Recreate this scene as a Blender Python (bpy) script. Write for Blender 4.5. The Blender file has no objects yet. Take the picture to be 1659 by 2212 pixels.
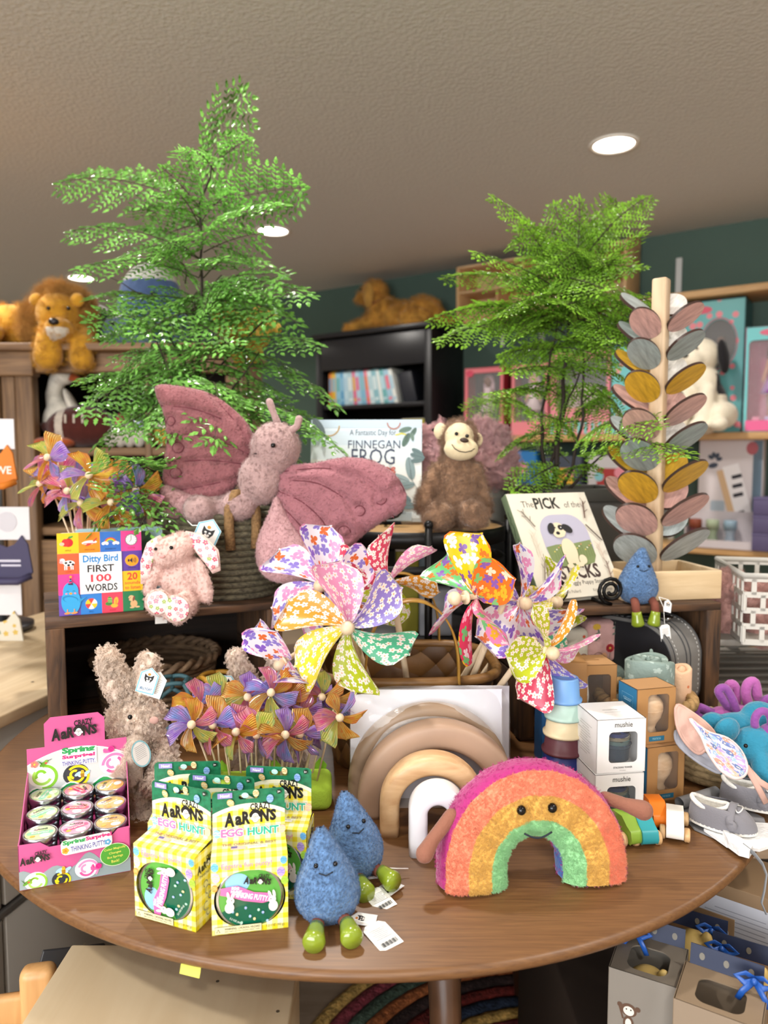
import bpy, bmesh, math, random
from mathutils import Vector as V, Matrix as Mx, Euler
from math import sin, cos, pi, sqrt
rnd = random.Random(11)
sc = bpy.context.scene
COL = sc.collection
def R(d): return math.radians(d)
# ------------------------------------------------------------------ camera, world, exposure
CZ, PITCH, FPX, PW, PH = 1.27, R(-4.5), 1597.6, 1659, 2212
cam_d = bpy.data.cameras.new('camera'); cam = bpy.data.objects.new('camera', cam_d); COL.objects.link(cam)
cam.location = (0, 0, CZ); cam.rotation_euler = (R(90) + PITCH, 0, 0)
cam_d.sensor_fit = 'VERTICAL'; cam_d.sensor_height = 36; cam_d.sensor_width = 27; cam_d.lens = 26
cam_d.clip_start = .02
cam_d.dof.use_dof = True; cam_d.dof.focus_distance = 1.0; cam_d.dof.aperture_fstop = 4.2
sc.camera = cam
sc.view_settings.view_transform = 'Standard'; sc.view_settings.look = 'None'
sc.view_settings.gamma = 1; sc.view_settings.use_curve_mapping = False
sc.view_settings.exposure = 0.0
sc.cycles.use_denoising = True
sc.cycles.max_bounces = 8; sc.cycles.diffuse_bounces = 5; sc.cycles.glossy_bounces = 3
sc.cycles.transmission_bounces = 5; sc.cycles.transparent_max_bounces = 12
sc.cycles.caustics_reflective = False; sc.cycles.caustics_refractive = False
sc.cycles.sample_clamp_indirect = 4
W = bpy.data.worlds.new('room_air'); sc.world = W; W.use_nodes = True
W.node_tree.nodes['Background'].inputs[0].default_value = (1.0, .95, .88, 1)
W.node_tree.nodes['Background'].inputs[1].default_value = .30
CEIL = 2.46
def downlight_lamp(x, y, power, size=.14, col=(1, .95, .885)):
 d = bpy.data.lights.new('downlight_lamp', 'AREA'); d.shape = 'DISK'; d.size = size; d.energy = power * .9; d.color = col
 d.spread = R(150)
 o = bpy.data.objects.new('downlight_lamp', d); o.location = (x, y, CEIL - .012); COL.objects.link(o)
 return o
LAMPS = [(.886, 2.952, 19), (-.593, 4.06, 19), (-2.055, 5.124, 20), (2.36, 1.84, 18), (-.22, 1.45, 15), (1.26, .34, 17), (-1.7, 2.56, 22), (-1.33, -.05, 22), (.15, -1.16, 22), (2.6, -.77, 18), (-2.9, 1.06, 18), (1.6, -2.3, 18)]
for l in LAMPS: downlight_lamp(*l)
def added_window_light(x, y, z, w, h, rz, power, col):
 d = bpy.data.lights.new('added_window_fill', 'AREA'); d.shape = 'RECTANGLE'; d.size = w; d.size_y = h; d.energy = power; d.color = col
 o = bpy.data.objects.new('added_window_fill', d); o.location = (x, y, z); o.rotation_euler = (R(90), 0, R(rz)); COL.objects.link(o)
added_window_light(-1.55, -2.62, 1.5, 3.6, 1.5, -34.955 , 165, (.97, .985, 1.0))  # fill lamp added behind the camera to brighten the ceiling and fronts
# ------------------------------------------------------------------ placing: a point of the place from a picture point and its distance
def ray(px, py):
 x = (px - PW / 2) / FPX; y = -(py - PH / 2) / FPX
 c, s = cos(PITCH), sin(PITCH)
 return V((x, c - s * y, s + c * y))
def at(px, py, Y):
 r = ray(px, py); r = r / r.y; return V((r.x * Y, Y, CZ + r.z * Y))
def onz(px, py, z):
 r = ray(px, py); t = (z - CZ) / r.z; return V((r.x * t, r.y * t, z))
# ------------------------------------------------------------------ materials
def lin(h):
 if not isinstance(h, str): return tuple(h)[:3]
 h = h.lstrip('#'); c = [int(h[i:i + 2], 16) / 255 for i in (0, 2, 4)]
 return tuple(x / 12.92 if x <= .04045 else ((x + .055) / 1.055) ** 2.4 for x in c)
MATS = {}
def newmat(name):
 m = bpy.data.materials.new(name); m.use_nodes = True
 nt = m.node_tree; b = nt.nodes['Principled BSDF']
 return m, nt, b
def N(nt, t, **k):
 n = nt.nodes.new(t)
 for a, v in k.items(): setattr(n, a, v)
 return n
def mat(col, rough=.55, metal=0, bump=None, var=None, coat=0, trans=0, emit=0, alpha=1, sheen=0, ior=1.45, sss=0, coord='Object'):
 key = (col if isinstance(col, str) else tuple(col), rough, metal, bump, var, coat, trans, emit, alpha, sheen, ior, sss)
 if key in MATS: return MATS[key]
 m, nt, b = newmat('paint' if not bump else 'cloth')
 c = lin(col)
 b.inputs['Base Color'].default_value = (*c, 1); b.inputs['Roughness'].default_value = rough
 b.inputs['Metallic'].default_value = metal; b.inputs['Coat Weight'].default_value = coat
 b.inputs['Transmission Weight'].default_value = trans; b.inputs['Alpha'].default_value = alpha
 b.inputs['IOR'].default_value = ior
 if sheen: b.inputs['Sheen Weight'].default_value = sheen; b.inputs['Sheen Roughness'].default_value = .4
 if emit: b.inputs['Emission Color'].default_value = (*c, 1); b.inputs['Emission Strength'].default_value = emit
 if bump or var:
  tc = N(nt, 'ShaderNodeTexCoord')
 if bump:
  t = N(nt, 'ShaderNodeTexNoise'); t.inputs['Scale'].default_value = bump[0]; t.inputs['Detail'].default_value = 4
  nt.links.new(tc.outputs[coord], t.inputs['Vector'])
  bp = N(nt, 'ShaderNodeBump'); bp.inputs['Strength'].default_value = bump[1]; bp.inputs['Distance'].default_value = bump[2] if len(bump) > 2 else .003
  nt.links.new(t.outputs['Fac'], bp.inputs['Height']); nt.links.new(bp.outputs[0], b.inputs['Normal'])
 if var:   # (scale, amount)
  t = N(nt, 'ShaderNodeTexNoise'); t.inputs['Scale'].default_value = var[0]; t.inputs['Detail'].default_value = 5
  nt.links.new(tc.outputs[coord], t.inputs['Vector'])
  r = N(nt, 'ShaderNodeValToRGB'); e = r.color_ramp.elements
  e[0].position = .3; e[1].position = .7
  e[0].color = (*[x * (1 - var[1]) for x in c], 1); e[1].color = (*[min(1, x * (1 + var[1])) for x in c], 1)
  nt.links.new(t.outputs['Fac'], r.inputs[0]); nt.links.new(r.outputs[0], b.inputs['Base Color'])
 MATS[key] = m; return m
def plush(col, s=260, st=.8): return mat(col, rough=.95, bump=(s, st, .004), var=(45, .14), sheen=.35)
def wood(c1, c2, axis='X', scale=9, stretch=14, rough=.5, bump=.15, coat=0, c3=None):
 key = ('wood', c1, c2, axis, scale, stretch, rough, bump, coat, c3)
 if key in MATS: return MATS[key]
 m, nt, b = newmat('wood'); tc = N(nt, 'ShaderNodeTexCoord'); mp = N(nt, 'ShaderNodeMapping')
 s = {'X': (1, stretch, stretch), 'Y': (stretch, 1, stretch), 'Z': (stretch, stretch, 1)}[axis]
 mp.inputs['Scale'].default_value = s
 nt.links.new(tc.outputs['Object'], mp.inputs['Vector'])
 t = N(nt, 'ShaderNodeTexNoise'); t.inputs['Scale'].default_value = scale; t.inputs['Detail'].default_value = 6; t.inputs['Distortion'].default_value = .6
 nt.links.new(mp.outputs[0], t.inputs['Vector'])
 r = N(nt, 'ShaderNodeValToRGB'); e = r.color_ramp.elements
 e[0].position = .3; e[1].position = .7; e[0].color = (*lin(c1), 1); e[1].color = (*lin(c2), 1)
 if c3: k = e.new(.2); k.color = (*lin(c3), 1)
 nt.links.new(t.outputs['Fac'], r.inputs[0]); nt.links.new(r.outputs[0], b.inputs['Base Color'])
 b.inputs['Roughness'].default_value = rough; b.inputs['Coat Weight'].default_value = coat
 if bump:
  bp = N(nt, 'ShaderNodeBump'); bp.inputs['Strength'].default_value = bump; bp.inputs['Distance'].default_value = .002
  nt.links.new(t.outputs['Fac'], bp.inputs['Height']); nt.links.new(bp.outputs[0], b.inputs['Normal'])
 MATS[key] = m; return m
def mth(nt, op, a, b=None, c=None):
 n = N(nt, 'ShaderNodeMath', operation=op)
 for i, x in enumerate((a, b, c)):
  if x is None: continue
  if isinstance(x, (int, float)): n.inputs[i].default_value = x
  else: nt.links.new(x, n.inputs[i])
 return n.outputs[0]
def printed(base, cols, scale, kind='flower', size=.36, coord='UV', centre=None, rough=.35, alpha=1, trl=0, bump=None):
 """a sheet or cloth printed all over with small flowers, butterflies or dots"""
 key = ('print', base, tuple(cols), scale, kind, size, coord, centre, rough, alpha, trl)
 if key in MATS: return MATS[key]
 m, nt, b = newmat('printed_sheet'); L = nt.links.new
 tc = N(nt, 'ShaderNodeTexCoord'); mp = N(nt, 'ShaderNodeMapping'); mp.inputs['Scale'].default_value = (scale,) * 3
 if coord == 'Object':
  s0 = N(nt, 'ShaderNodeSeparateXYZ'); c0 = N(nt, 'ShaderNodeCombineXYZ'); L(tc.outputs['Object'], s0.inputs[0]); L(mth(nt, 'ADD', s0.outputs[0], mth(nt, 'MULTIPLY', s0.outputs[1], .6)), c0.inputs[0]); L(s0.outputs[2], c0.inputs[1]); L(c0.outputs[0], mp.inputs['Vector'])
 else: L(tc.outputs[coord], mp.inputs['Vector'])
 vo = N(nt, 'ShaderNodeTexVoronoi', voronoi_dimensions='2D'); vo.inputs['Scale'].default_value = 1; vo.inputs['Randomness'].default_value = .7
 L(mp.outputs[0], vo.inputs['Vector'])
 d = N(nt, 'ShaderNodeVectorMath', operation='SUBTRACT'); L(mp.outputs[0], d.inputs[0]); L(vo.outputs['Position'], d.inputs[1])
 sp = N(nt, 'ShaderNodeSeparateXYZ'); L(d.outputs[0], sp.inputs[0])
 scol = N(nt, 'ShaderNodeSeparateColor'); L(vo.outputs['Color'], scol.inputs[0])
 ang = mth(nt, 'ARCTAN2', sp.outputs[1], sp.outputs[0]); ang = mth(nt, 'ADD', ang, mth(nt, 'MULTIPLY', scol.outputs[1], 6.28))
 rr = mth(nt, 'SQRT', mth(nt, 'ADD', mth(nt, 'MULTIPLY', sp.outputs[0], sp.outputs[0]), mth(nt, 'MULTIPLY', sp.outputs[1], sp.outputs[1])))
 szv = mth(nt, 'ADD', size * .75, mth(nt, 'MULTIPLY', scol.outputs[2], size * .4))
 if kind == 'flower': lobe = mth(nt, 'ADD', .55, mth(nt, 'MULTIPLY', mth(nt, 'ABSOLUTE', mth(nt, 'COSINE', mth(nt, 'MULTIPLY', ang, 2.5))), .45))
 elif kind == 'butterfly':
  s2 = mth(nt, 'ABSOLUTE', mth(nt, 'SINE', mth(nt, 'MULTIPLY', ang, 2)))
  lobe = mth(nt, 'ADD', .18, mth(nt, 'MULTIPLY', mth(nt, 'POWER', s2, .6), mth(nt, 'ADD', .8, mth(nt, 'MULTIPLY', mth(nt, 'SINE', ang), .25))))
 else: lobe = mth(nt, 'ADD', 1.0, 0)
 mask = mth(nt, 'LESS_THAN', rr, mth(nt, 'MULTIPLY', szv, lobe))
 ramp = N(nt, 'ShaderNodeValToRGB'); ramp.color_ramp.interpolation = 'CONSTANT'
 e = ramp.color_ramp.elements
 while len(e) < len(cols): e.new(.5)
 for i, c in enumerate(cols): e[i].position = i / len(cols); e[i].color = (*lin(c), 1)
 L(scol.outputs[0], ramp.inputs[0])
 mx = N(nt, 'ShaderNodeMix', data_type='RGBA'); L(mask, mx.inputs[0]); mx.inputs[6].default_value = (*lin(base), 1); L(ramp.outputs[0], mx.inputs[7])
 out = mx.outputs[2]
 if centre:
  m2 = mth(nt, 'LESS_THAN', rr, size * .22)
  mx2 = N(nt, 'ShaderNodeMix', data_type='RGBA'); L(m2, mx2.inputs[0]); L(out, mx2.inputs[6]); mx2.inputs[7].default_value = (*lin(centre), 1)
  out = mx2.outputs[2]
 L(out, b.inputs['Base Color']); b.inputs['Roughness'].default_value = rough; b.inputs['Alpha'].default_value = alpha
 if bump:
  t = N(nt, 'ShaderNodeTexNoise'); t.inputs['Scale'].default_value = bump[0]; L(tc.outputs['Object'], t.inputs['Vector'])
  bp = N(nt, 'ShaderNodeBump'); bp.inputs['Strength'].default_value = bump[1]; bp.inputs['Distance'].default_value = .003
  L(t.outputs['Fac'], bp.inputs['Height']); L(bp.outputs[0], b.inputs['Normal'])
 if trl:
  tr = N(nt, 'ShaderNodeBsdfTranslucent'); L(out, tr.inputs[0])
  ms = N(nt, 'ShaderNodeMixShader'); ms.inputs[0].default_value = trl
  L(b.outputs[0], ms.inputs[1]); L(tr.outputs[0], ms.inputs[2]); L(ms.outputs[0], nt.nodes['Material Output'].inputs[0])
 MATS[key] = m; return m
def translucent(col, rough=.3, f=.4, var=0):
 key = ('trl', col, rough, f, var)
 if key in MATS: return MATS[key]
 m, nt, b = newmat('leafy'); c = (*lin(col), 1)
 b.inputs['Base Color'].default_value = c; b.inputs['Roughness'].default_value = rough
 tr = N(nt, 'ShaderNodeBsdfTranslucent'); tr.inputs[0].default_value = c
 if var:
  tc = N(nt, 'ShaderNodeTexCoord'); t = N(nt, 'ShaderNodeTexNoise'); t.inputs['Scale'].default_value = var
  nt.links.new(tc.outputs['Object'], t.inputs['Vector'])
  r = N(nt, 'ShaderNodeValToRGB'); e = r.color_ramp.elements; e[0].position = .35; e[1].position = .65
  e[0].color = (*[x * .5 for x in c[:3]], 1); e[1].color = (*[min(1, x * 1.45) for x in c[:3]], 1)
  nt.links.new(t.outputs[0], r.inputs[0]); nt.links.new(r.outputs[0], b.inputs['Base Color']); nt.links.new(r.outputs[0], tr.inputs[0])
 ms = N(nt, 'ShaderNodeMixShader'); ms.inputs[0].default_value = f
 nt.links.new(b.outputs[0], ms.inputs[1]); nt.links.new(tr.outputs[0], ms.inputs[2]); nt.links.new(ms.outputs[0], nt.nodes['Material Output'].inputs[0])
 MATS[key] = m; return m
def clear_film(rough=.08, k=.86, tint='#ffffff'):
 key = ('film', rough, k, tint)
 if key in MATS: return MATS[key]
 m, nt, b = newmat('clear_film'); tr = N(nt, 'ShaderNodeBsdfTransparent'); tr.inputs[0].default_value = (*lin(tint), 1)
 b.inputs['Base Color'].default_value = (*lin(tint), 1); b.inputs['Roughness'].default_value = rough; b.inputs['Coat Weight'].default_value = 1
 t = N(nt, 'ShaderNodeTexNoise'); t.inputs['Scale'].default_value = 60; tc = N(nt, 'ShaderNodeTexCoord'); nt.links.new(tc.outputs['Object'], t.inputs['Vector'])
 bp = N(nt, 'ShaderNodeBump'); bp.inputs['Strength'].default_value = .5; bp.inputs['Distance'].default_value = .003
 nt.links.new(t.outputs[0], bp.inputs['Height']); nt.links.new(bp.outputs[0], b.inputs['Normal'])
 ms = N(nt, 'ShaderNodeMixShader'); ms.inputs[0].default_value = 1 - k
 nt.links.new(tr.outputs[0], ms.inputs[1]); nt.links.new(b.outputs[0], ms.inputs[2]); nt.links.new(ms.outputs[0], nt.nodes['Material Output'].inputs[0])
 MATS[key] = m; return m
# ------------------------------------------------------------------ objects and tags
def link(o, parent=None):
 COL.objects.link(o)
 if parent is not None: o.parent = parent
 return o
def tag(o, label=None, cat=None, group=None, kind=None):
 if label: o['label'] = label
 if cat: o['category'] = cat
 if group: o['group'] = group
 if kind: o['kind'] = kind
 return o
def thing(name, label, cat, loc=(0, 0, 0), rz=0, group=None, rot=None):
 o = bpy.data.objects.new(name, None); o.empty_display_size = .02; COL.objects.link(o)
 o.location = loc; o.rotation_euler = rot if rot else (0, 0, R(rz))
 return tag(o, label, cat, group)
def copy_tree(o, parent=None):
 c = o.copy(); COL.objects.link(c); c.parent = parent
 for ch in [x for x in KIDS(o)]: copy_tree(ch, c)
 return c
def KIDS(o): return [x for x in COL.objects if x.parent == o]
def dup(o, label, loc=None, rz=None, group=None, rot=None):
 c = copy_tree(o); c['label'] = label
 if loc is not None: c.location = loc
 if rz is not None: c.rotation_euler = (0, 0, R(rz))
 if rot is not None: c.rotation_euler = rot
 if group: c['group'] = group
 return c
class MB:
 """collects shapes into ONE mesh"""
 def __init__(s): s.v = []; s.f = []; s.m = []; s.sm = []; s.u = []
 def add(s, vs, fs, mi=0, smooth=False, T=None, uv=None):
  n = len(s.v)
  s.v += [tuple(T @ V(p)) if T is not None else tuple(p) for p in vs]
  for f in fs:
   s.f.append(tuple(i + n for i in f)); s.m.append(mi); s.sm.append(smooth)
   s.u.append([uv[i] for i in f] if uv else None)
  return s
 def box(s, c, d, mi=0, r=0, T=None, seg=2):
  if r <= 0:
   x, y, z = [a / 2 for a in d]
   vs = [(c[0] + i * x, c[1] + j * y, c[2] + k * z) for i in (-1, 1) for j in (-1, 1) for k in (-1, 1)]
   return s.add(vs, [(0, 1, 3, 2), (4, 6, 7, 5), (0, 4, 5, 1), (2, 3, 7, 6), (0, 2, 6, 4), (1, 5, 7, 3)], mi, False, T)
  bm = bmesh.new(); bmesh.ops.create_cube(bm, size=1)
  bmesh.ops.scale(bm, vec=d, verts=bm.verts); bmesh.ops.translate(bm, vec=c, verts=bm.verts)
  bmesh.ops.bevel(bm, geom=bm.edges[:], offset=min(r, min(d) * .49), segments=seg, affect='EDGES', profile=.5)
  bm.verts.index_update()
  s.add([v.co[:] for v in bm.verts], [[v.index for v in f.verts] for f in bm.faces], mi, True, T); bm.free(); return s
 def lathe(s, prof, n=24, mi=0, T=None, smooth=True, ang=2 * pi):
  vs, fs, uv = [], [], []
  k = len(prof); closed = ang >= 2 * pi - 1e-6; cols = n if closed else n + 1
  for i in range(cols):
   a = ang * i / n
   for j, (r, z) in enumerate(prof): vs.append((r * cos(a), r * sin(a), z)); uv.append((i / n, j / max(1, k - 1)))
  for i in range(n):
   i2 = (i + 1) % cols
   for j in range(k - 1):
    a, b, c, d = i * k + j, i2 * k + j, i2 * k + j + 1, i * k + j + 1
    if prof[j][0] < 1e-7: fs.append((a, c, d))
    elif prof[j + 1][0] < 1e-7: fs.append((a, b, d))
    else: fs.append((a, b, c, d))
  return s.add(vs, fs, mi, smooth, T, uv)
 def ell(s, c, r, mi=0, T=None, n=18, k=12, rot=None):
  if isinstance(r, (int, float)): r = (r, r, r)
  M = Mx.Translation(c) @ (Euler([R(a) for a in rot]).to_matrix().to_4x4() if rot else Mx.Identity(4)) @ Mx.Diagonal((*r, 1))
  if T is not None: M = T @ M
  return s.lathe([(sin(pi * j / k) if 0 < j < k else 0, -cos(pi * j / k)) for j in range(k + 1)], n, mi, M)
 def tube(s, pts, r, n=8, mi=0, T=None, cap=True, closed=False, flat=1):
  pts = [V(p) for p in pts]; m = len(pts); rs = r if isinstance(r, (list, tuple)) else [r] * m
  up = None; vs, fs = [], []
  for i, p in enumerate(pts):
   a = pts[(i - 1) % m] if (closed or i > 0) else p; b = pts[(i + 1) % m] if (closed or i < m - 1) else p
   t = (b - a).normalized()
   if up is None:
    up = t.orthogonal().normalized() if flat == 1 else V((0, 1, 0))
   up = (up - t * up.dot(t)).normalized(); sd = t.cross(up)
   for j in range(n):
    g = 2 * pi * j / n; vs.append(p + (sd * cos(g) + up * sin(g) * flat) * rs[i])
  for i in range(m if closed else m - 1):
   i2 = (i + 1) % m
   for j in range(n): j2 = (j + 1) % n; fs.append((i * n + j, i * n + j2, i2 * n + j2, i2 * n + j))
  if cap and not closed:
   fs.append(tuple(range(n))[::-1]); fs.append(tuple((m - 1) * n + j for j in range(n)))
  return s.add(vs, fs, mi, True, T)
 def prism(s, out, z0, z1, mi=0, T=None, smooth=False, side_mi=None):
  n = len(out)
  vs = [(x, y, z0) for x, y in out] + [(x, y, z1) for x, y in out]
  s.add(vs, [tuple(range(n))[::-1], tuple(range(n, 2 * n))], mi, False, T)
  return s.add(vs, [(i, (i + 1) % n, n + (i + 1) % n, n + i) for i in range(n)], mi if side_mi is None else side_mi, smooth, T)
 def surf(s, fn, nu, nv, mi=0, T=None, flip=False):
  vs = [fn(i / nu, j / nv) for i in range(nu + 1) for j in range(nv + 1)]; uv = [(i / nu, j / nv) for i in range(nu + 1) for j in range(nv + 1)]
  k = nv + 1
  fs = [(i * k + j, (i + 1) * k + j, (i + 1) * k + j + 1, i * k + j + 1) for i in range(nu) for j in range(nv)]
  if flip: fs = [f[::-1] for f in fs]
  return s.add(vs, fs, mi, True, T, uv)
 def mesh(s, name, mats):
  me = bpy.data.meshes.new(name); me.from_pydata(s.v, [], s.f)
  for m in mats: me.materials.append(m)
  me.polygons.foreach_set('material_index', s.m); me.polygons.foreach_set('use_smooth', s.sm)
  if any(s.u):
   ul = me.uv_layers.new(name='UVMap'); k = 0
   for f, u in zip(s.f, s.u):
    for i in range(len(f)):
     ul.data[k].uv = u[i] if u else (0, 0); k += 1
  me.update(); return me
 def build(s, name, mats, parent=None, loc=None, rot=None, sub=0, solid=0):
  mats = mats if isinstance(mats, (list, tuple)) else [mats]
  o = bpy.data.objects.new(name, s.mesh(name, mats)); link(o, parent)
  if loc is not None: o.location = loc
  if rot is not None: o.rotation_euler = rot
  if solid: m = o.modifiers.new('s', 'SOLIDIFY'); m.thickness = solid; m.offset = 0
  if sub: m = o.modifiers.new('d', 'SUBSURF'); m.levels = m.render_levels = sub
  return o
def bake(o):
 """apply modifiers"""
 dg = bpy.context.evaluated_depsgraph_get(); e = o.evaluated_get(dg)
 me = bpy.data.meshes.new_from_object(e); o.modifiers.clear(); o.data = me; return me
def capsule(mb, p0, r0, p1, r1, n=14):
 p0, p1 = V(p0), V(p1); d = p1 - p0; L = d.length
 q = d.to_track_quat('Z', 'Y').to_matrix().to_4x4()
 prof = [(0, -r0)] + [(r0 * cos(a), r0 * sin(a)) for a in (-1.2, -.8, -.4, 0)] + [(r1 * cos(a), L + r1 * sin(a)) for a in (0, .4, .8, 1.2)] + [(0, L + r1)]
 mb.lathe(prof, n, 0, Mx.Translation(p0) @ q)
def blob(name, parts, mats, parent=None, vox=.004, smooth=6, pick=None, loc=None, rot=None):
 """one continuous soft body grown from ellipsoids ('e',c,r,rot) and limbs ('c',p0,r0,p1,r1)"""
 mb = MB()
 for p in parts:
  if p[0] == 'e': mb.ell(p[1], p[2], rot=p[3] if len(p) > 3 else None)
  elif p[0] == 'c': capsule(mb, *p[1:])
  else:
   pts, rs = p[1], p[2]
   for i in range(len(pts) - 1): capsule(mb, pts[i], rs[i], pts[i + 1], rs[i + 1])
 mats = mats if isinstance(mats, (list, tuple)) else [mats]
 o = mb.build(name, mats, parent)
 m = o.modifiers.new('r', 'REMESH'); m.mode = 'VOXEL'; m.voxel_size = vox
 m = o.modifiers.new('k', 'SMOOTH'); m.factor = .5; m.iterations = smooth
 pr = o.parent; o.parent = None
 me = bake(o); o.parent = pr
 if not me.materials:
  for q in mats: me.materials.append(q)
 mi = [0] * len(me.polygons)
 if pick: mi = [pick(p.center) for p in me.polygons]
 me.polygons.foreach_set('material_index', mi); me.polygons.foreach_set('use_smooth', [True] * len(mi)); me.update()
 if loc is not None: o.location = loc
 if rot is not None: o.rotation_euler = rot
 return o
def fur(o, n, length, child=12, rad=.00035, rough=.3, clump=.3, mi=0, seed=3, curl=0, rl=.5):
 m = o.modifiers.new('fur', 'PARTICLE_SYSTEM'); ps = m.particle_system; st = ps.settings
 ps.seed = seed
 st.type = 'HAIR'; st.count = n; st.hair_length = length; st.hair_step = 3; st.render_step = 3; st.display_step = 2
 st.emit_from = 'FACE'; st.use_modifier_stack = True; st.distribution = 'RAND'; st.use_even_distribution = True
 st.child_type = 'SIMPLE'; st.rendered_child_count = child; st.child_percent = 1; st.child_radius = length * .8
 st.clump_factor = clump; st.roughness_1 = rough * length; st.roughness_1_size = .01; st.roughness_endpoint = rough * length * 2
 st.roughness_2 = rough * length * 2; st.roughness_2_size = .01
 st.brownian_factor = length * .25; st.tangent_factor = 0; st.length_random = rl
 if curl: st.kink = 'CURL'; st.kink_amplitude = curl; st.kink_frequency = 3
 st.material = mi + 1; st.root_radius = 1; st.tip_radius = .25; st.radius_scale = rad
 return o
# ------------------------------------------------------------------ flat print (text, pictures) as thin layers on a real face
TXT = {}
def text_mesh(t, bold):
 k = (t, bold)
 if k not in TXT:
  cu = bpy.data.curves.new('t', 'FONT'); cu.body = t; cu.size = 1; cu.offset = bold; cu.resolution_u = 2
  o = bpy.data.objects.new('t', cu); COL.objects.link(o)
  dg = bpy.context.evaluated_depsgraph_get(); me = bpy.data.meshes.new_from_object(o.evaluated_get(dg))
  vs = [v.co.copy() for v in me.vertices]; fs = [tuple(p.vertices) for p in me.polygons]
  bpy.data.objects.remove(o); bpy.data.curves.remove(cu); bpy.data.meshes.remove(me)
  x0 = min((v.x for v in vs), default=0); x1 = max((v.x for v in vs), default=1); y0 = min((v.y for v in vs), default=0); y1 = max((v.y for v in vs), default=1)
  TXT[k] = ([(v.x - x0, v.y - y0) for v in vs], fs, x1 - x0, y1 - y0)
 return TXT[k]
class Art:
 def __init__(s, rough=.4, step=.00006, coat=0): s.mb = MB(); s.cols = []; s.k = 1; s.rough = rough; s.step = step; s.coat = coat
 def ci(s, c):
  if c not in s.cols: s.cols.append(c)
  return s.cols.index(c)
 def poly(s, pts, c, bump=True):
  z = s.k * s.step; s.mb.add([(x, y, z) for x, y in pts], [tuple(range(len(pts)))], s.ci(c)); s.k += 1; return s
 def rect(s, x, y, w, h, c, r=0, rot=0): return s.poly(xf(rrect(w, h, r), x, y, rot), c)
 def ell(s, x, y, rx, ry, c, n=20, rot=0): return s.poly(xf([(rx * cos(2 * pi * i / n), ry * sin(2 * pi * i / n)) for i in range(n)], x, y, rot), c)
 def arc(s, x, y, r0, r1, a0, a1, c, n=16):
  o = [(x + r1 * cos(R(a0 + (a1 - a0) * i / n)), y + r1 * sin(R(a0 + (a1 - a0) * i / n))) for i in range(n + 1)]
  i_ = [(x + r0 * cos(R(a1 + (a0 - a1) * i / n)), y + r0 * sin(R(a1 + (a0 - a1) * i / n))) for i in range(n + 1)]
  for j in range(n):
   z = s.k * s.step; q = [o[j], o[j + 1], i_[n - j - 1], i_[n - j]]; s.mb.add([(a, b, z) for a, b in q], [(0, 1, 2, 3)], s.ci(c))
  s.k += 1; return s
 def line(s, pts, w, c):
  z = s.k * s.step
  for (a, b), (d, e) in zip(pts, pts[1:]):
   L = sqrt((d - a) ** 2 + (e - b) ** 2) or 1e-6; nx, ny = -(e - b) / L * w / 2, (d - a) / L * w / 2
   s.mb.add([(a + nx, b + ny, z), (a - nx, b - ny, z), (d - nx, e - ny, z), (d + nx, e + ny, z)], [(0, 1, 2, 3)], s.ci(c))
  s.k += 1; return s
 def text(s, t, x, y, h, c, bold=.0, w=None, rot=0, al='C', arc=0, shear=0, jit=0):
  """h: height of the whole word box; x,y its centre (al C) or left middle (al L); arc: bow of the baseline"""
  vs, fs, tw, th = text_mesh(t, bold); sy = h / th; sx = (w / tw) if w else sy
  W_ = tw * sx; ox = -W_ / 2 if al == 'C' else (0 if al == 'L' else -W_); z = s.k * s.step; ca, sa = cos(R(rot)), sin(R(rot)); out = []
  for vx, vy in vs:
   px = vx * sx + ox + (vy - th / 2) * sy * shear; py = (vy - th / 2) * sy
   if arc: py += arc * (1 - (2 * (vx / tw) - 1) ** 2) - arc * .5
   out.append((x + px * ca - py * sa, y + px * sa + py * ca, z))
  s.mb.add(out, fs, s.ci(c)); s.k += 1; return s
 def star(s, x, y, r, c, n=5, inner=.45, rot=90):
  return s.poly([(x + (r if i % 2 == 0 else r * inner) * cos(R(rot + 180 * i / n)), y + (r if i % 2 == 0 else r * inner) * sin(R(rot + 180 * i / n))) for i in range(2 * n)], c)
 def flower(s, x, y, r, c, cc, n=5):
  for i in range(n): s.ell(x + r * .55 * cos(2 * pi * i / n), y + r * .55 * sin(2 * pi * i / n), r * .45, r * .45, c, 10); s.k -= 1
  s.k += 1; return s.ell(x, y, r * .3, r * .3, cc, 10)
 def build(s, name, parent, T=None, bend=None):
  if bend: s.mb.v = [tuple(bend(*p)) for p in s.mb.v]
  o = s.mb.build(name, [mat(c, s.rough, coat=s.coat) for c in s.cols], parent)
  if T is not None: o.matrix_local = T
  return o
def rrect(w, h, r=0, n=5):
 if r <= 0: return [(-w / 2, -h / 2), (w / 2, -h / 2), (w / 2, h / 2), (-w / 2, h / 2)]
 o = []
 for cx, cy, a in ((w / 2 - r, -h / 2 + r, -90), (w / 2 - r, h / 2 - r, 0), (-w / 2 + r, h / 2 - r, 90), (-w / 2 + r, -h / 2 + r, 180)):
  o += [(cx + r * cos(R(a + 90 * i / n)), cy + r * sin(R(a + 90 * i / n))) for i in range(n + 1)]
 return o
def xf(pts, x, y, rot=0):
 c, s = cos(R(rot)), sin(R(rot)); return [(x + a * c - b * s, y + a * s + b * c) for a, b in pts]
def face_front(y=0, x=0, z=0):   # picture plane standing up, looking towards -Y: u -> X, v -> Z
 return Mx.Translation((x, y, z)) @ Mx.Rotation(R(90), 4, 'X')
def face_right(x=0, y=0, z=0):   # looking towards +X: u -> Y
 return Mx.Translation((x, y, z)) @ Mx.Rotation(R(90), 4, 'Z') @ Mx.Rotation(R(90), 4, 'X')
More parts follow.
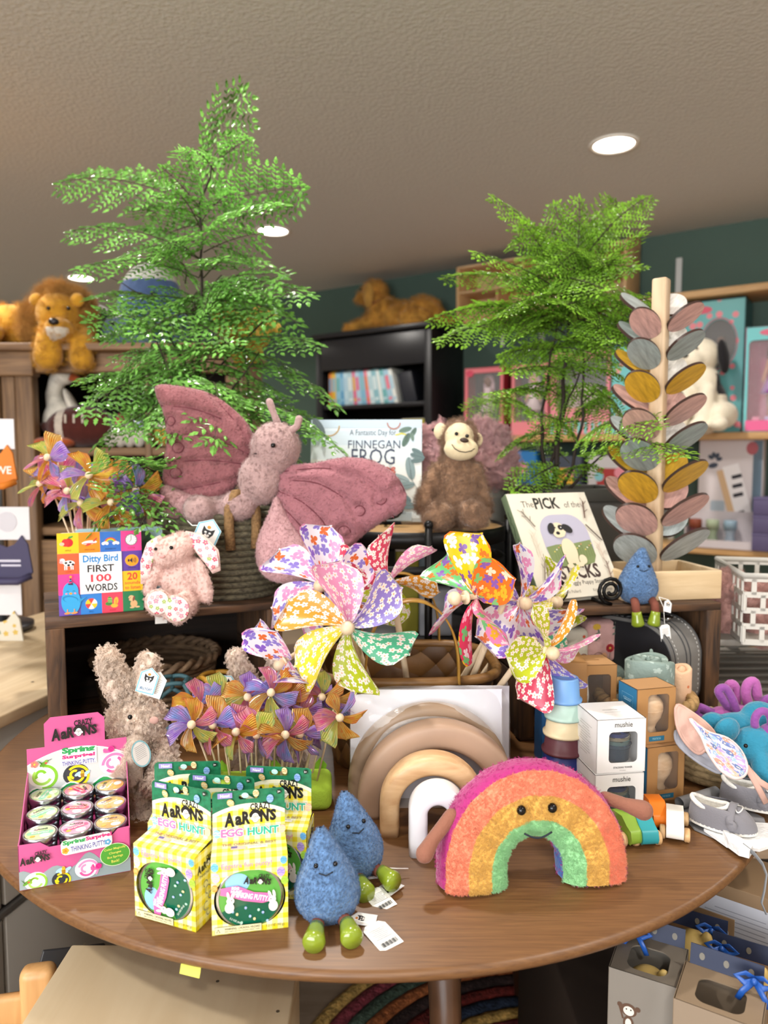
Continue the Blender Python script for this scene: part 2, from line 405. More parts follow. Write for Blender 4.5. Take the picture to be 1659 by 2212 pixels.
def face_left(x=0, y=0, z=0):
 return Mx.Translation((x, y, z)) @ Mx.Rotation(R(-90), 4, 'Z') @ Mx.Rotation(R(90), 4, 'X')
def frame_plate(w, h, hw, hh, hx=0, hy=0, r=.006, rh=.006, n=5):
 """(verts, faces) of a flat plate with one rounded hole, in 2D"""
 outer = rrect(w, h, r, n); inner = xf(rrect(hw, hh, rh, n), hx, hy)
 k = len(outer); return outer + inner, [(i, (i + 1) % k, k + (i + 1) % k, k + i) for i in range(k)]
def holed(mb, w, h, hw, hh, t, mi=0, hx=0, hy=0, r=.002, rh=.006, T=None, hole=None):
 outer = rrect(w, h, r, 8); inner = hole or xf(rrect(hw, hh, rh, 8), hx, hy); k = len(outer)
 vs = [(a, b, 0) for a, b in outer + inner] + [(a, b, -t) for a, b in outer + inner]
 fs = []
 for i in range(k):
  j = (i + 1) % k
  fs += [(i, j, k + j, k + i), (2 * k + j, 2 * k + i, 3 * k + i, 3 * k + j), (i, 2 * k + i, 2 * k + j, j), (k + i, k + j, 3 * k + j, 3 * k + i)]
 mb.add(vs, fs, mi, False, T)
# ------------------------------------------------------------------ the room
WA = -34.955
WALL = Mx.Translation((1.94, 3.843, 0)) @ Mx.Rotation(R(WA), 4, 'Z')     # x along the green wall, -y into the room
WINV = WALL.inverted()
def wp(px, py, t):          # picture point on a plane t metres in front of the green wall -> (s, z)
 o = WINV @ V((0, 0, CZ)); d = WINV.to_3x3() @ ray(px, py); k = (-t - o.y) / d.y; q = o + d * k; return q.x, q.z
def wl(s, t, z): return WALL @ V((s, -t, z))
def struct(name, mb, m):
 o = mb.build(name, m); o['kind'] = 'structure'; return o
S0, S1, T1 = -5.5, 4.2, 8.2
green = mat('#52695f', .75, bump=(40, .08, .002), var=(3, .05))
cream = mat('#d2cbc0', .8, bump=(60, .1, .002))
m_ceil = mat('#d8d7d3', .9, bump=(70, .5, .006), var=(90, .03))
f = MB(); f.box(((S0 + S1) / 2, -T1 / 2, -.05), (S1 - S0, T1, .1), T=WALL)
struct('floor', f, wood('#8a7560', '#a6907a', 'X', 4, 8, .45))
c = MB(); c.box(((S0 + S1) / 2, -T1 / 2, CEIL + .05), (S1 - S0, T1, .1), T=WALL); struct('ceiling', c, m_ceil)
for nm, ce, d, m in (('wall_back', ((S0 + S1) / 2, .05, CEIL / 2), (S1 - S0, .1, CEIL), green), ('wall_front', ((S0 + S1) / 2, -T1 - .05, CEIL / 2), (S1 - S0, .1, CEIL), cream),
     ('wall_left', (S0 - .05, -T1 / 2, CEIL / 2), (.1, T1, CEIL), cream), ('wall_right', (S1 + .05, -T1 / 2, CEIL / 2), (.1, T1, CEIL), cream)):
 w = MB(); w.box(ce, d, T=WALL); struct(nm, w, m)
def added_window():  # unseen window with glowing pane, added to go with the fill lamp
 o = MB(); p = WINV @ V((-1.55, -2.62, 1.5));
 for x, z, w, h in ((0, -.78, 3.76, .06), (0, .78, 3.76, .06), (-1.85, 0, .06, 1.6), (1.85, 0, .06, 1.6), (-.62, 0, .04, 1.5), (.62, 0, .04, 1.5)): o.box((p.x + x, p.y - .03, 1.5 + z), (w, .05, h), T=WALL)
 o.box((p.x, p.y - .06, 1.5), (3.7, .01, 1.52), 1, T=WALL)
 q = o.build('added_window_1', [mat('#e8e4da', .5), mat('#dfe8f2', .3, emit=1.2)]); q['kind'] = 'structure'
added_window()
def ceiling_light(x, y, label):
 t = thing('ceiling_light', label, 'ceiling light', (x, y, CEIL), group='round recessed ceiling lights')
 r = MB(); r.lathe([(.095, 0), (.095, -.004), (.088, -.007), (.078, -.006), (.076, -.001)], 40); r.build('trim_ring', mat('#f4efe6', .5), t)
 l = MB(); l.lathe([(0, -.002), (.076, -.002)], 40); l.build('lens', mat('#fff4e2', .4, emit=14), t)
ceiling_light(.886, 2.952, 'large round recessed ceiling light above the right fern and marble tree')
ceiling_light(-.593, 4.06, 'round recessed ceiling light showing beside the right fronds of the tall fern')
ceiling_light(-2.055, 5.124, 'smallest round recessed ceiling light, above the plush lion')
# ------------------------------------------------------------------ wall shelves on the green wall
pine = wood('#b98d58', '#d3ab78', 'X', 6, 12, .5)
def wall_shelf(z, s0, s1, label, depth=.3):
 t = thing('wall_shelf', label, 'shelf', wl((s0 + s1) / 2, depth / 2, z), WA, 'pine shelves on the green wall')
 b = MB(); b.box((0, 0, -.0175), (s1 - s0, depth, .035), r=.003); b.build('board', pine, t)
 k = int((s1 - s0) / .8)
 for i in range(k + 1):
  x = -(s1 - s0) / 2 + .12 + i * ((s1 - s0) - .24) / max(1, k)
  q = MB(); q.box((x, depth / 2 - .14, -.045), (.012, .27, .02)); q.box((x, depth / 2 - .008, -.09), (.02, .012, .11)); q.build('bracket', mat('#d8d8d4', .4, .6), t)
SH = [(2.08, 'topmost pine wall shelf carrying the dollhouse'), (1.375, 'pine wall shelf carrying the boxed dolls and spotted plush dog'), (.80, 'pine wall shelf carrying the toy piano box'), (.36, 'lowest pine wall shelf, near the floor')]
for z, l in SH: wall_shelf(z, -1.58, 1.6, l)
for s in (-1.2, -.42, .5):
 q = MB(); q.box((s, -.008, 1.32), (.03, .016, 2.0), T=WALL); o = q.build('shelf_standard', mat('#d4d6d4', .4, .5))
 tag(o, {-1.2: 'white slotted upright for shelf brackets, beside the black bookcase', -.42: 'white slotted upright for shelf brackets, behind the boxed dolls', .5: 'white slotted upright for shelf brackets, at the far right of the wall'}[s], 'shelf upright', 'slotted uprights on the green wall')
# dollhouse
def dollhouse():
 s0, _ = wp(992, 600, .26); s1, _ = wp(1352, 600, .26); w = s1 - s0; h = .31; d = .24
 t = thing('dollhouse', 'open-fronted natural wood dollhouse on the topmost wall shelf behind the fern', 'dollhouse', wl((s0 + s1) / 2, .16, 2.08), WA)
 wd = wood('#c9a06c', '#e0bd8c', 'Z', 8, 12, .5); wd2 = wood('#d8b486', '#e9cba0', 'X', 8, 12, .5)
 b = MB(); b.box((0, d / 2, h / 2), (w, .008, h)); b.build('back_panel', wd2, t)
 for x in (-w / 2, w / 2):
  b = MB(); b.box((x, 0, h / 2), (.018, d, h), r=.002); b.build('side_wall', wd, t)
 for z in (.006, .155, h - .006):
  b = MB(); b.box((0, 0, z), (w, d, .012), r=.002); b.build('floor_board', wd2, t)
 for x, z in ((-w * .26, .08), (w * .12, .08), (-w * .1, .23), (w * .28, .23)):
  b = MB(); b.box((x, .02, z), (.012, d - .05, .145)); b.build('divider', wd, t)
 for x in (-w * .38, w * .38):
  b = MB()
  for k in range(5): b.box((x - .05 + k * .025, -d / 2 + .01, .04), (.006, .006, .06))
  b.box((x, -d / 2 + .01, .072), (.12, .008, .008)); b.build('railing', wd2, t)
 b = MB(); b.prism([(-d / 2, h - .002), (d / 2, h - .002), (d / 2, h + .052), (.0, h + .052)], -.009, .009, T=Mx.Translation((w / 2, 0, 0)) @ Mx.Rotation(R(90), 4, 'Z') @ Mx.Rotation(R(90), 4, 'X')); b.build('gable', wd, t)
dollhouse()
def window_box(name, label, cat, s0, s1, t, z, h, d, col, side, win=None, winc='#5b5560', rr=.01, group='boxed dolls on the wall shelf', dots=None):
 """carton with a real window opening and an inside"""
 w = s1 - s0
 o = thing(name, label, cat, wl((s0 + s1) / 2, t, z), WA, group)
 m_f = printed(col, [dots], 14, 'dot', .2, 'Object') if dots else mat(col, .35)
 b = MB(); th = .004
 b.box((-w / 2 + th / 2, d / 2, h / 2), (th, d, h), 1); b.box((w / 2 - th / 2, d / 2, h / 2), (th, d, h), 1)
 b.box((0, d - th / 2, h / 2), (w, th, h), 2); b.box((0, d / 2, th / 2), (w, d, th), 1); b.box((0, d / 2, h - th / 2), (w, d, th), 1)
 if win: holed(b, w, h, win[2] * w, win[3] * h, .003, 0, win[0] * w, win[1] * h, .004, rr, T=face_front(0, 0, h / 2), hole=xf([(win[2] * w / 2 * cos(2 * pi * i / 36 - pi / 2), win[3] * h / 2 * sin(2 * pi * i / 36 - pi / 2)) for i in range(36)], win[0] * w, win[1] * h) if rr == 'oval' else None)
 else: b.box((0, .002, h / 2), (w, .004, h), 0)
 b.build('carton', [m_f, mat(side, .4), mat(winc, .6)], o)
 if win:
  g = MB(); g.box((win[0] * w, .0045, h / 2 + win[1] * h), (win[2] * w * .99, .0006, win[3] * h * .99)); g.build('window_pane', clear_film(.06, .9), o)
 return o, w, h
def tiny_doll(parent, x, z, h, skin, dress, hair, y=.06):
 """doll seen through the window of its carton; a part of the boxed toy"""
 b = blob('doll_body', [('e', (0, 0, .86 * h), (.085 * h, .08 * h, .1 * h)), ('c', (0, 0, .76 * h), .03 * h, (0, 0, .55 * h), .07 * h), ('c', (.05 * h, 0, .4 * h), .045 * h, (.05 * h, 0, .04 * h), .03 * h), ('c', (-.05 * h, 0, .4 * h), .045 * h, (-.05 * h, 0, .04 * h), .03 * h),
      ('c', (.08 * h, 0, .7 * h), .03 * h, (.14 * h, -.02 * h, .45 * h), .022 * h), ('c', (-.08 * h, 0, .7 * h), .03 * h, (-.14 * h, -.02 * h, .45 * h), .022 * h)], mat(skin, .5), parent, .006, 3, loc=(x, y, z))
 d = MB(); d.lathe([(.07 * h, .74 * h), (.085 * h, .6 * h), (.07 * h, .52 * h), (.17 * h, .3 * h), (.16 * h, .3 * h)], 24); d.build('doll_dress', mat(dress, .6), parent, (x, y, z))
 q = blob('doll_hair', [('e', (0, .02 * h, .88 * h), (.1 * h, .085 * h, .1 * h)), ('c', (.07 * h, .04 * h, .82 * h), .045 * h, (.08 * h, .03 * h, .6 * h), .03 * h), ('c', (-.07 * h, .04 * h, .82 * h), .045 * h, (-.08 * h, .03 * h, .6 * h), .03 * h)], mat(hair, .6), parent, .006, 3, loc=(x, y, z))
z1 = 1.376
s0, _ = wp(1003, 860, .25); s1, _ = wp(1088, 860, .25)
_, zt = wp(1050, 793, .25); hd = zt - z1
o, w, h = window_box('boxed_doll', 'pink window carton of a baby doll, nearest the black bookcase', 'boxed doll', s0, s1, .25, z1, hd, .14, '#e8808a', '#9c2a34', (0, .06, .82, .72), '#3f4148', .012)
tiny_doll(o, 0, .05, hd * .8, '#7b4d36', '#f2dbe3', '#e9c9d4')
a = Art(); a.rect(0, -h * .42, w * .8, h * .1, '#f6e9ee', .004); a.ell(-w * .36, h * .42, w * .1, h * .05, '#d9506a'); a.text('BABY', 0, -h * .42, h * .05, '#d0577a', .02); a.build('print', o, face_front(-.001, 0, h / 2))
s0, _ = wp(1104, 860, .25); s1, _ = wp(1184, 860, .25)
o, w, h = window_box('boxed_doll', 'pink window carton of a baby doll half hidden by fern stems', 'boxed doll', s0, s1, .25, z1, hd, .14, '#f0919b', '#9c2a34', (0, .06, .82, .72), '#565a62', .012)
tiny_doll(o, 0, .05, hd * .8, '#e7b99b', '#f7e6ec', '#f3dbe2')
s0, _ = wp(1188, 860, .26); s1, _ = wp(1318, 860, .26); _, zt = wp(1250, 756, .26)
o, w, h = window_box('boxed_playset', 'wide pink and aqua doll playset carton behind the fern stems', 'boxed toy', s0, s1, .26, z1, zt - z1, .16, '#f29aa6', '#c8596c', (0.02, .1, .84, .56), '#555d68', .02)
b = MB(); b.box((0, .07, h * .45), (w * .5, .05, h * .3), r=.02); b.build('toy_cot', mat('#f4d6df', .6), o)
a = Art()
for k in range(9): a.rect(-w * .45 + k * w * .113, -h * .42, w * .05, h * .14, '#7fd3d2')
for k in range(9): a.rect(-w * .45 + k * w * .113, h * .43, w * .05, h * .08, '#8a5560')
a.ell(w * .25, -h * .18, w * .1, h * .1, '#c7a39a'); a.build('print', o, face_front(-.001, 0, h / 2))
s0, _ = wp(1320, 860, .27); s1, _ = wp(1402, 860, .27)
o, w, h = window_box('boxed_doll', 'aqua carton with pink dots standing behind the marble tree', 'boxed doll', s0, s1, .27, z1, zt - z1, .17, '#7fd0d3', '#58a7ab', dots='#f2a3a4')
s0, _ = wp(1408, 800, .2); s1, _ = wp(1468, 800, .2); _, z2 = wp(1440, 655, .2)
o, w, h = window_box('boxed_doll', 'tall teal dotted carton squeezed between marble tree and spotted dog', 'boxed doll', s0, s1, .2, z1, z2 - z1, .16, '#4f9a9b', '#3d7d80', dots='#d76f78')
s0, _ = wp(1476, 800, .25); s1, _ = wp(1606, 800, .25); _, z2 = wp(1540, 648, .25)
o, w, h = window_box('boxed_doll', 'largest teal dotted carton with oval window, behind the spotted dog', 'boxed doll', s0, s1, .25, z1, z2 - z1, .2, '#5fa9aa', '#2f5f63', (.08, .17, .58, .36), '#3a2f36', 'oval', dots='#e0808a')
tiny_doll(o, w * .08, h * .34, h * .42, '#6a4636', '#4a4850', '#1d1719')
a = Art(); a.ell(-w * .2, h * .43, w * .16, h * .028, '#d64f68'); a.ell(w * .08, h * .17, w * .3, h * .19, '#b5485c'); a.build('print', o, face_front(-.0006, 0, h / 2))
bpy.data.objects.remove(KIDS(o)[-1]); a = Art(); a.ell(-w * .2, h * .43, w * .16, h * .028, '#d64f68'); a.arc(w * .08, h * .17, w * .3, w * .315, 0, 360, '#b5485c', 30); a.mb.v = [(x, (y - h * .17) * (h * .36) / (w * .58) + h * .17 if abs(y - h * .17) < h * .2 and x > -w * .25 else y, z) for x, y, z in a.mb.v]; a.build('print', o, face_front(-.001, 0, h / 2))
s0, _ = wp(1608, 800, .29); s1 = s0 + .24; _, z2 = wp(1650, 704, .29)
o, w, h = window_box('boxed_doll', 'pink window carton with long-haired doll in purple skirt, right of the teal carton', 'boxed doll', s0, s1, .29, z1, z2 - z1, .12, '#79cfd2', '#cf5d83', (0, -.05, .86, .84), '#b9567a', .02)
tiny_doll(o, .01, .07, h * .78, '#c78e70', '#b44fc9', '#54301f')
a = Art(); a.ell(w * .05, h * .44, w * .3, h * .035, '#e06a86'); a.rect(0, -h * .44, w * .9, h * .1, '#f06a9f'); a.build('print', o, face_front(-.001, 0, h / 2))
for k in range(3):
 q = MB(); q.box((-.07 + k * .055, .06, .05), (.035, .03, .05), r=.006); q.build('doll_accessory', mat(['#f08fb0', '#c9aee0', '#f2dfe6'][k], .5), o)
# spotted plush dog on the shelf
def plush_dog():
 s, _ = wp(1520, 900, .36); w = mat('#e6dcc6', .9, bump=(160, .6, .004), var=(30, .06), sheen=.3); k = mat('#17161a', .9, bump=(160, .6, .004), sheen=.2)
 t = thing('plush_dog', 'cream plush dog with black ear and patches sitting on the wall shelf', 'plush toy', wl(s, .38, 1.375), WA - 12)
 def pick(c): return 1 if ((c.x + .085) ** 2 + (c.z - .16) ** 2 < .0016 and c.y < .02) or (c.x > .05 and abs(c.z - .23) < .05 and c.y > -.02) or (c.x < -.06 and c.z < .06 and c.y < .0 and c.z > .02) else 0
 b = blob('body', [('e', (0, .03, .13), (.1, .1, .14)), ('e', (0, .0, .24), (.075, .075, .09)), ('e', (-.012, -.01, .37), (.085, .085, .085)), ('e', (-.03, -.075, .345), (.06, .06, .055)),
     ('c', (-.055, -.06, .2), .035, (-.06, -.1, .03), .038), ('c', (.045, -.06, .2), .038, (.05, -.12, .035), .04), ('e', (.045, -.14, .03), (.045, .05, .035)), ('e', (-.06, -.12, .03), (.042, .05, .034)),
     ('e', (.11, -.02, .08), (.055, .1, .065)), ('e', (.13, -.12, .032), (.04, .05, .034)), ('e', (-.1, .0, .07), (.05, .09, .06))], [w, k], t, .007, 5, pick)
 e = blob('ear', [('e', (0, 0, 0), (.026, .045, .085))], k, t, .006, 3, loc=(.085, .01, .36), rot=(0, R(-8), R(10)))
 e = blob('ear', [('e', (0, 0, 0), (.026, .045, .085))], w, t, .006, 3, loc=(-.095, .02, .36), rot=(0, R(8), R(-10)))
 for x in (-.055, .0):
  q = MB(); q.ell((x, -.088, .395), .008); q.build('eye', mat('#0c0b0c', .15), t)
 q = MB(); q.ell((-.035, -.135, .365), (.016, .01, .012)); q.build('nose', mat('#141214', .3), t)
plush_dog()
# the shelf below: toy piano carton, tray of shaker bottles, purple cartons
def piano_box():
 s0, _ = wp(1508, 1060, .2); s1, _ = wp(1646, 1060, .2); _, zt = wp(1570, 950, .2); z = .8; h = zt - z; w = s1 - s0
 t = thing('toy_piano_box', 'white carton printed with a toy keyboard on the wall shelf', 'boxed toy', wl((s0 + s1) / 2, .2, z), WA)
 b = MB(); b.box((0, .05, h / 2), (w, .1, h), r=.002); b.build('carton', mat('#d9d0d2', .5), t)
 a = Art()
 a.rect(w * .42, 0, w * .14, h * .98, '#5b6f80'); a.ell(w * .33, h * .42, w * .09, h * .06, '#b3545c')
 a.poly(xf(rrect(w * .12, h * .74), w * .03, -h * .14, 16), '#d7b48c'); a.poly(xf(rrect(w * .26, h * .8), w * .2, -h * .12, 16), '#f2eef0')
 for k in range(8):
  if k % 4 != 3: a.poly(xf(rrect(w * .16, h * .035), w * .14 - .0 + (k - 4) * -w * .016, -h * .35 + k * h * .085, 16), '#25222a')
 a.rect(-w * .18, -h * .22, w * .22, h * .3, '#a7b3bf', .01)
 for an in (20, 60, 100, 140): a.ell(-w * .25 + w * .08 * cos(R(an)), h * .3 + h * .06 * sin(R(an)), w * .05, h * .018, '#3c4456', rot=an)
 a.ell(-w * .27, h * .26, w * .08, h * .025, '#3c4456', rot=15); a.build('print', t, face_front(-.0012, 0, h / 2))
piano_box()
s0, _ = wp(1480, 1150, .3); s1, _ = wp(1634, 1150, .3)
t = thing('display_tray', 'white card counter tray holding three capped bottles on the wall shelf', 'tray', wl((s0 + s1) / 2, .304, .8), WA)
w = s1 - s0
b = MB(); b.box((0, .1, .09), (w, .004, .18)); b.box((0, .05, .002), (w, .1, .004)); b.box((0, 0, .02), (w, .004, .04)); b.box((-w / 2, .05, .05), (.004, .1, .1)); b.box((w / 2, .05, .05), (.004, .1, .1))
b.build('tray_card', mat('#cfc6ca', .6), t)
for k, (cc, bc, lb) in enumerate((('#8a4632', '#7a4a55', 'brown-capped'), ('#a9b79a', '#8d9a82', 'green-capped'), ('#8fa9bb', '#8e9aa8', 'blue-capped'))):
 x = -w * .38 + k * w * .25
 u = thing('shaker_bottle', lb + ' small bottle in the white tray on the wall shelf', 'bottle', WALL @ V(((s0 + s1) / 2 + x, -.259, .804)), WA, 'bottles in the white counter tray')
 b = MB(); b.lathe([(0, 0), (.026, 0), (.028, .03), (.02, .06), (.027, .085), (.027, .09), (0, .09)], 20); b.build('bottle', mat(bc, .25), u)
 b = MB(); b.lathe([(0, .09), (.031, .09), (.031, .13), (.028, .135), (0, .135)], 20); b.build('cap', mat(cc, .4), u)
for k in range(3):
 s0, _ = wp(1628, 1100, .3)
 q = thing('purple_box', ['bottom purple carton of the stack beside the toy piano', 'middle purple carton of the stack beside the toy piano', 'top purple carton of the stack beside the toy piano'][k], 'box', wl(s0 + .13, .31, .8 + k * .087), WA, 'purple cartons on the wall shelf')
 b = MB(); b.box((0, .08, .04), (.26, .18, .078), r=.002); b.build('carton', mat('#5d5578', .5), q)
 b = MB(); b.box((0, .08, .081), (.264, .184, .01), r=.002); b.build('lid', mat('#675f86', .5), q)
# blurred stock on the left half of that shelf
for px, pw, ph, c, c2, l in ((1112, 90, 76, '#1f6fb0', '#0f4d86', 'blue flat toy carton on the shelf left of the fern stems'), (1215, 80, 62, '#3a4150', '#d7a53f', 'dark round-front toy carton behind the fern stems'), (1320, 100, 60, '#b9b6b8', '#a23a3a', 'pale tray of small toys behind the marble tree')):
 a0, _ = wp(px - pw / 2, 1020, .25); a1, _ = wp(px + pw / 2, 1020, .25); w = a1 - a0; h = ph / 1600 * 4.0
 _, zz = wp(px, 1044, .25)
 q = thing('toy_carton', l, 'boxed toy', wl((a0 + a1) / 2, .25, .80), WA)
 hh = zz - .8 + h
 b = MB(); b.box((0, .05, hh / 2), (w, .1, hh), r=.003); b.build('carton', mat(c, .5), q)
 ar = Art(); ar.rect(0, hh * .2, w * .6, hh * .3, c2, .01); ar.ell(w * .2, hh * .3, w * .12, w * .12, '#d98a98'); ar.ell(-w * .25, hh * .25, w * .1, w * .1, '#7fb9c2'); ar.build('print', q, face_front(-.0012, 0, hh / 2))
# on the shelf by the floor: pale bin with white things, shoes
def pale_bin(name, label, s, t, z, w, h, d, c):
 q = thing(name, label, 'bin', wl(s, t, z), WA)
 b = MB(); th = .008
 b.box((0, 0, h / 2), (w, th, h)); b.box((0, d, h / 2), (w, th, h)); b.box((-w / 2, d / 2, h / 2), (th, d, h)); b.box((w / 2, d / 2, h / 2), (th, d, h)); b.box((0, d / 2, .004), (w, d, .008)); b.build('bin_body', mat(c, .5), q)
 b = MB(); b.tube([(-w / 2, 0, h), (w / 2, 0, h), (w / 2, d, h), (-w / 2, d, h)], .01, 8, closed=True); b.build('rim', mat(c, .5), q)
 for k in range(4):
  e = MB(); e.ell((-w * .3 + k * w * .2, d * .4 + .03 * (k % 2), h * .9), (.05, .045, .035), rot=(10 * k, 20, 30 * k)); e.build('folded_cloth', mat('#e9e4de', .9), q)
sx, _ = wp(1612, 1500, .3); pale_bin('cloth_bin', 'pale bin of white folded cloths on the lowest wall shelf', sx, .3, .362, .34, .13, .2, '#a9a292')
for k, px in enumerate((1590, 1640)):
 sx, _ = wp(px, 1385, .25); _, zz = wp(px, 1390, .25)
sx, zz = wp(1518, 1215, .24)
q = thing('green_pillow_toy', 'round green and white cushion toy under the toy piano shelf', 'toy', wl(sx, .24, .361), WA)
b = MB(); b.ell((0, .08, .16), (.13, .06, .16)); b.build('cushion', plush('#e4e4da'), q); b = MB(); b.ell((0, .045, .15), (.09, .04, .11)); b.build('patch', plush('#9ab02c'), q)
# ------------------------------------------------------------------ black bookcase with plush dog lying on top
def bookcase():
 s0, s1, H, D = -2.62, -1.765, 2.03, .4; w = s1 - s0
 t = thing('bookcase', 'tall black bookcase with open shelves against the green wall', 'bookcase', wl((s0 + s1) / 2, D, 0), WA)
 bk = mat('#17171a', .4); ed = mat('#232326', .35)
 for x in (-w / 2, w / 2):
  b = MB(); b.box((x, D / 2, H / 2), (.05, D, H), r=.003); b.build('side', bk, t)
 b = MB(); b.box((0, D - .01, H / 2), (w, .012, H)); b.build('back', mat('#0c0c0d', .6), t)
 b = MB(); b.box((0, D / 2 - .01, H + .015), (w + .08, D + .04, .03), r=.004); b.build('top', ed, t)
 b = MB(); b.box((0, .012, H - .11), (w - .04, .024, .2), r=.003); b.build('header', ed, t)
 _, zs = wp(800, 872, D);
 for z in (zs, zs - .36, zs - .72, .12):
  b = MB(); b.box((0, D / 2, z - .012), (w - .05, D - .02, .024), r=.002); b.build('shelf', ed, t)
 return t, s0, s1, zs, D
bc, s0, s1, zs, D = bookcase()
cols = ['#d9803f', '#d9b13f', '#8fc0d8', '#5f9fc9', '#b9d6e2', '#a8c8d2', '#d96b8e', '#a9c9dc', '#7fb4d0', '#e07a8c', '#cfe0e4', '#88b8c4', '#d8e2e2', '#6fb0b4', '#9fc4d8', '#e2e6e2']
x = s0 + .06; hb = .22
words = ['orange', 'yellow', 'pale blue', 'blue', 'icy blue', 'grey blue', 'pink', 'light blue', 'sky blue', 'rose', 'off-white', 'teal grey', 'white', 'sea green', 'powder blue', 'cream white']
for k, c in enumerate(cols):
 th = .026 + .008 * (k % 3); lean = -14 * k / 15
 q = thing('book', '%s paperback spine, number %s from the left end of the bookcase row' % (words[k], ['one', 'two', 'three', 'four', 'five', 'six', 'seven', 'eight', 'nine', 'ten', 'eleven', 'twelve', 'thirteen', 'fourteen', 'fifteen', 'sixteen'][k]), 'book', wl(x + th / 2, D - .03, zs + .0), 0, 'paperbacks on the black bookcase', rot=(0, R(lean) * 1, R(WA)))
 b = MB(); b.box((0, .075, hb / 2), (th, .15, hb + .01 * (k % 2)), r=.0015); b.build('cover', mat(c, .45), q)
 b = MB(); b.box((0, -.0008, hb * .62), (th * .6, .0012, hb * .4)); b.box((0, -.0008, hb * .15), (th * .6, .0012, hb * .08)); b.build('spine_print', mat(cols[(k * 5 + 3) % 16], .5), q)
 x += th + .0015
q = thing('dark_book', 'dark book leaning at the right end of the bookcase row', 'book', wl(s1 - .16, D - .06, zs), 0, rot=(0, R(-14), R(WA))); b = MB(); b.box((0, .07, .1), (.1, .15, .2), r=.002); b.build('cover', mat('#22242c', .5), q)
q = thing('pink_book', 'pink box book on the lower bookcase shelf', 'book', wl(s0 + .29, D - .05, zs - .36), WA); b = MB(); b.box((0, .05, .12), (.3, .05, .24), r=.003); b.build('cover', mat('#b08aa4', .5), q)
q = thing('yellow_box', 'yellow and white boxed toy on the lower bookcase shelf', 'box', wl(s1 - .13, D - .04, zs - .36), WA); b = MB(); b.box((0, .05, .13), (.18, .09, .26), r=.003); b.build('carton', mat('#a39e98', .5), q)
ar = Art(); ar.rect(0, .1, .17, .05, '#b8b13a'); ar.ell(.02, -.02, .05, .06, '#c79a3a'); ar.build('print', q, face_front(.004, 0, .13))
def lying_dog():
 s, z = wp(800, 715, .22); g = mat('#cf9840', .9, bump=(120, .8, .006), var=(14, .35), sheen=.3); w = plush('#d8cbb4'); l = mat('#c8994a', .9, bump=(120, .8, .006), var=(14, .25), sheen=.3)
 t = thing('plush_spaniel', 'golden brown plush dog lying on top of the black bookcase', 'plush toy', wl(-2.13, .2, 2.061), WA)
 def pick(c): return 1 if (c.x < -.12 and abs(c.y) < .045 and .05 < c.z < .17) else 0
 b = blob('body', [('e', (.08, .0, .09), (.22, .11, .095)), ('e', (.2, 0, .1), (.13, .115, .1)), ('e', (-.1, 0, .12), (.12, .1, .12)), ('e', (-.17, -.01, .27), (.085, .08, .085)), ('e', (-.245, -.03, .24), (.06, .05, .045)),
     ('c', (-.14, -.06, .08), .045, (-.32, -.09, .035), .035), ('c', (-.12, .06, .08), .045, (-.3, .06, .035), .035), ('e', (.2, -.1, .06), (.12, .05, .06)), ('c', (.3, 0, .08), .04, (.42, .0, .03), .02)], [g, w], t, .008, 4, pick)
 fur(b, 1200, .02, 10, .0009)
 for y in (-.085, .075):
  e = blob('ear', [('e', (0, 0, 0), (.04, .02, .085))], l, t, .007, 3, loc=(-.16, y, .24))
 q = MB(); q.ell((-.298, -.03, .25), (.014, .02, .014)); q.build('nose', mat('#1a1412', .3), t)
 for y in (-.055, .025):
  q = MB(); q.ell((-.245, y, .295), .009); q.build('eye', mat('#120d0b', .15), t)
 q = MB(); q.tube([(-.125 + .075 * cos(a), .0 + .08 * sin(a), .185 + .02 * cos(a)) for a in [2 * pi * k / 20 for k in range(20)]], .008, 8, closed=True); q.build('collar', mat('#7c2029', .6), t)
lying_dog()
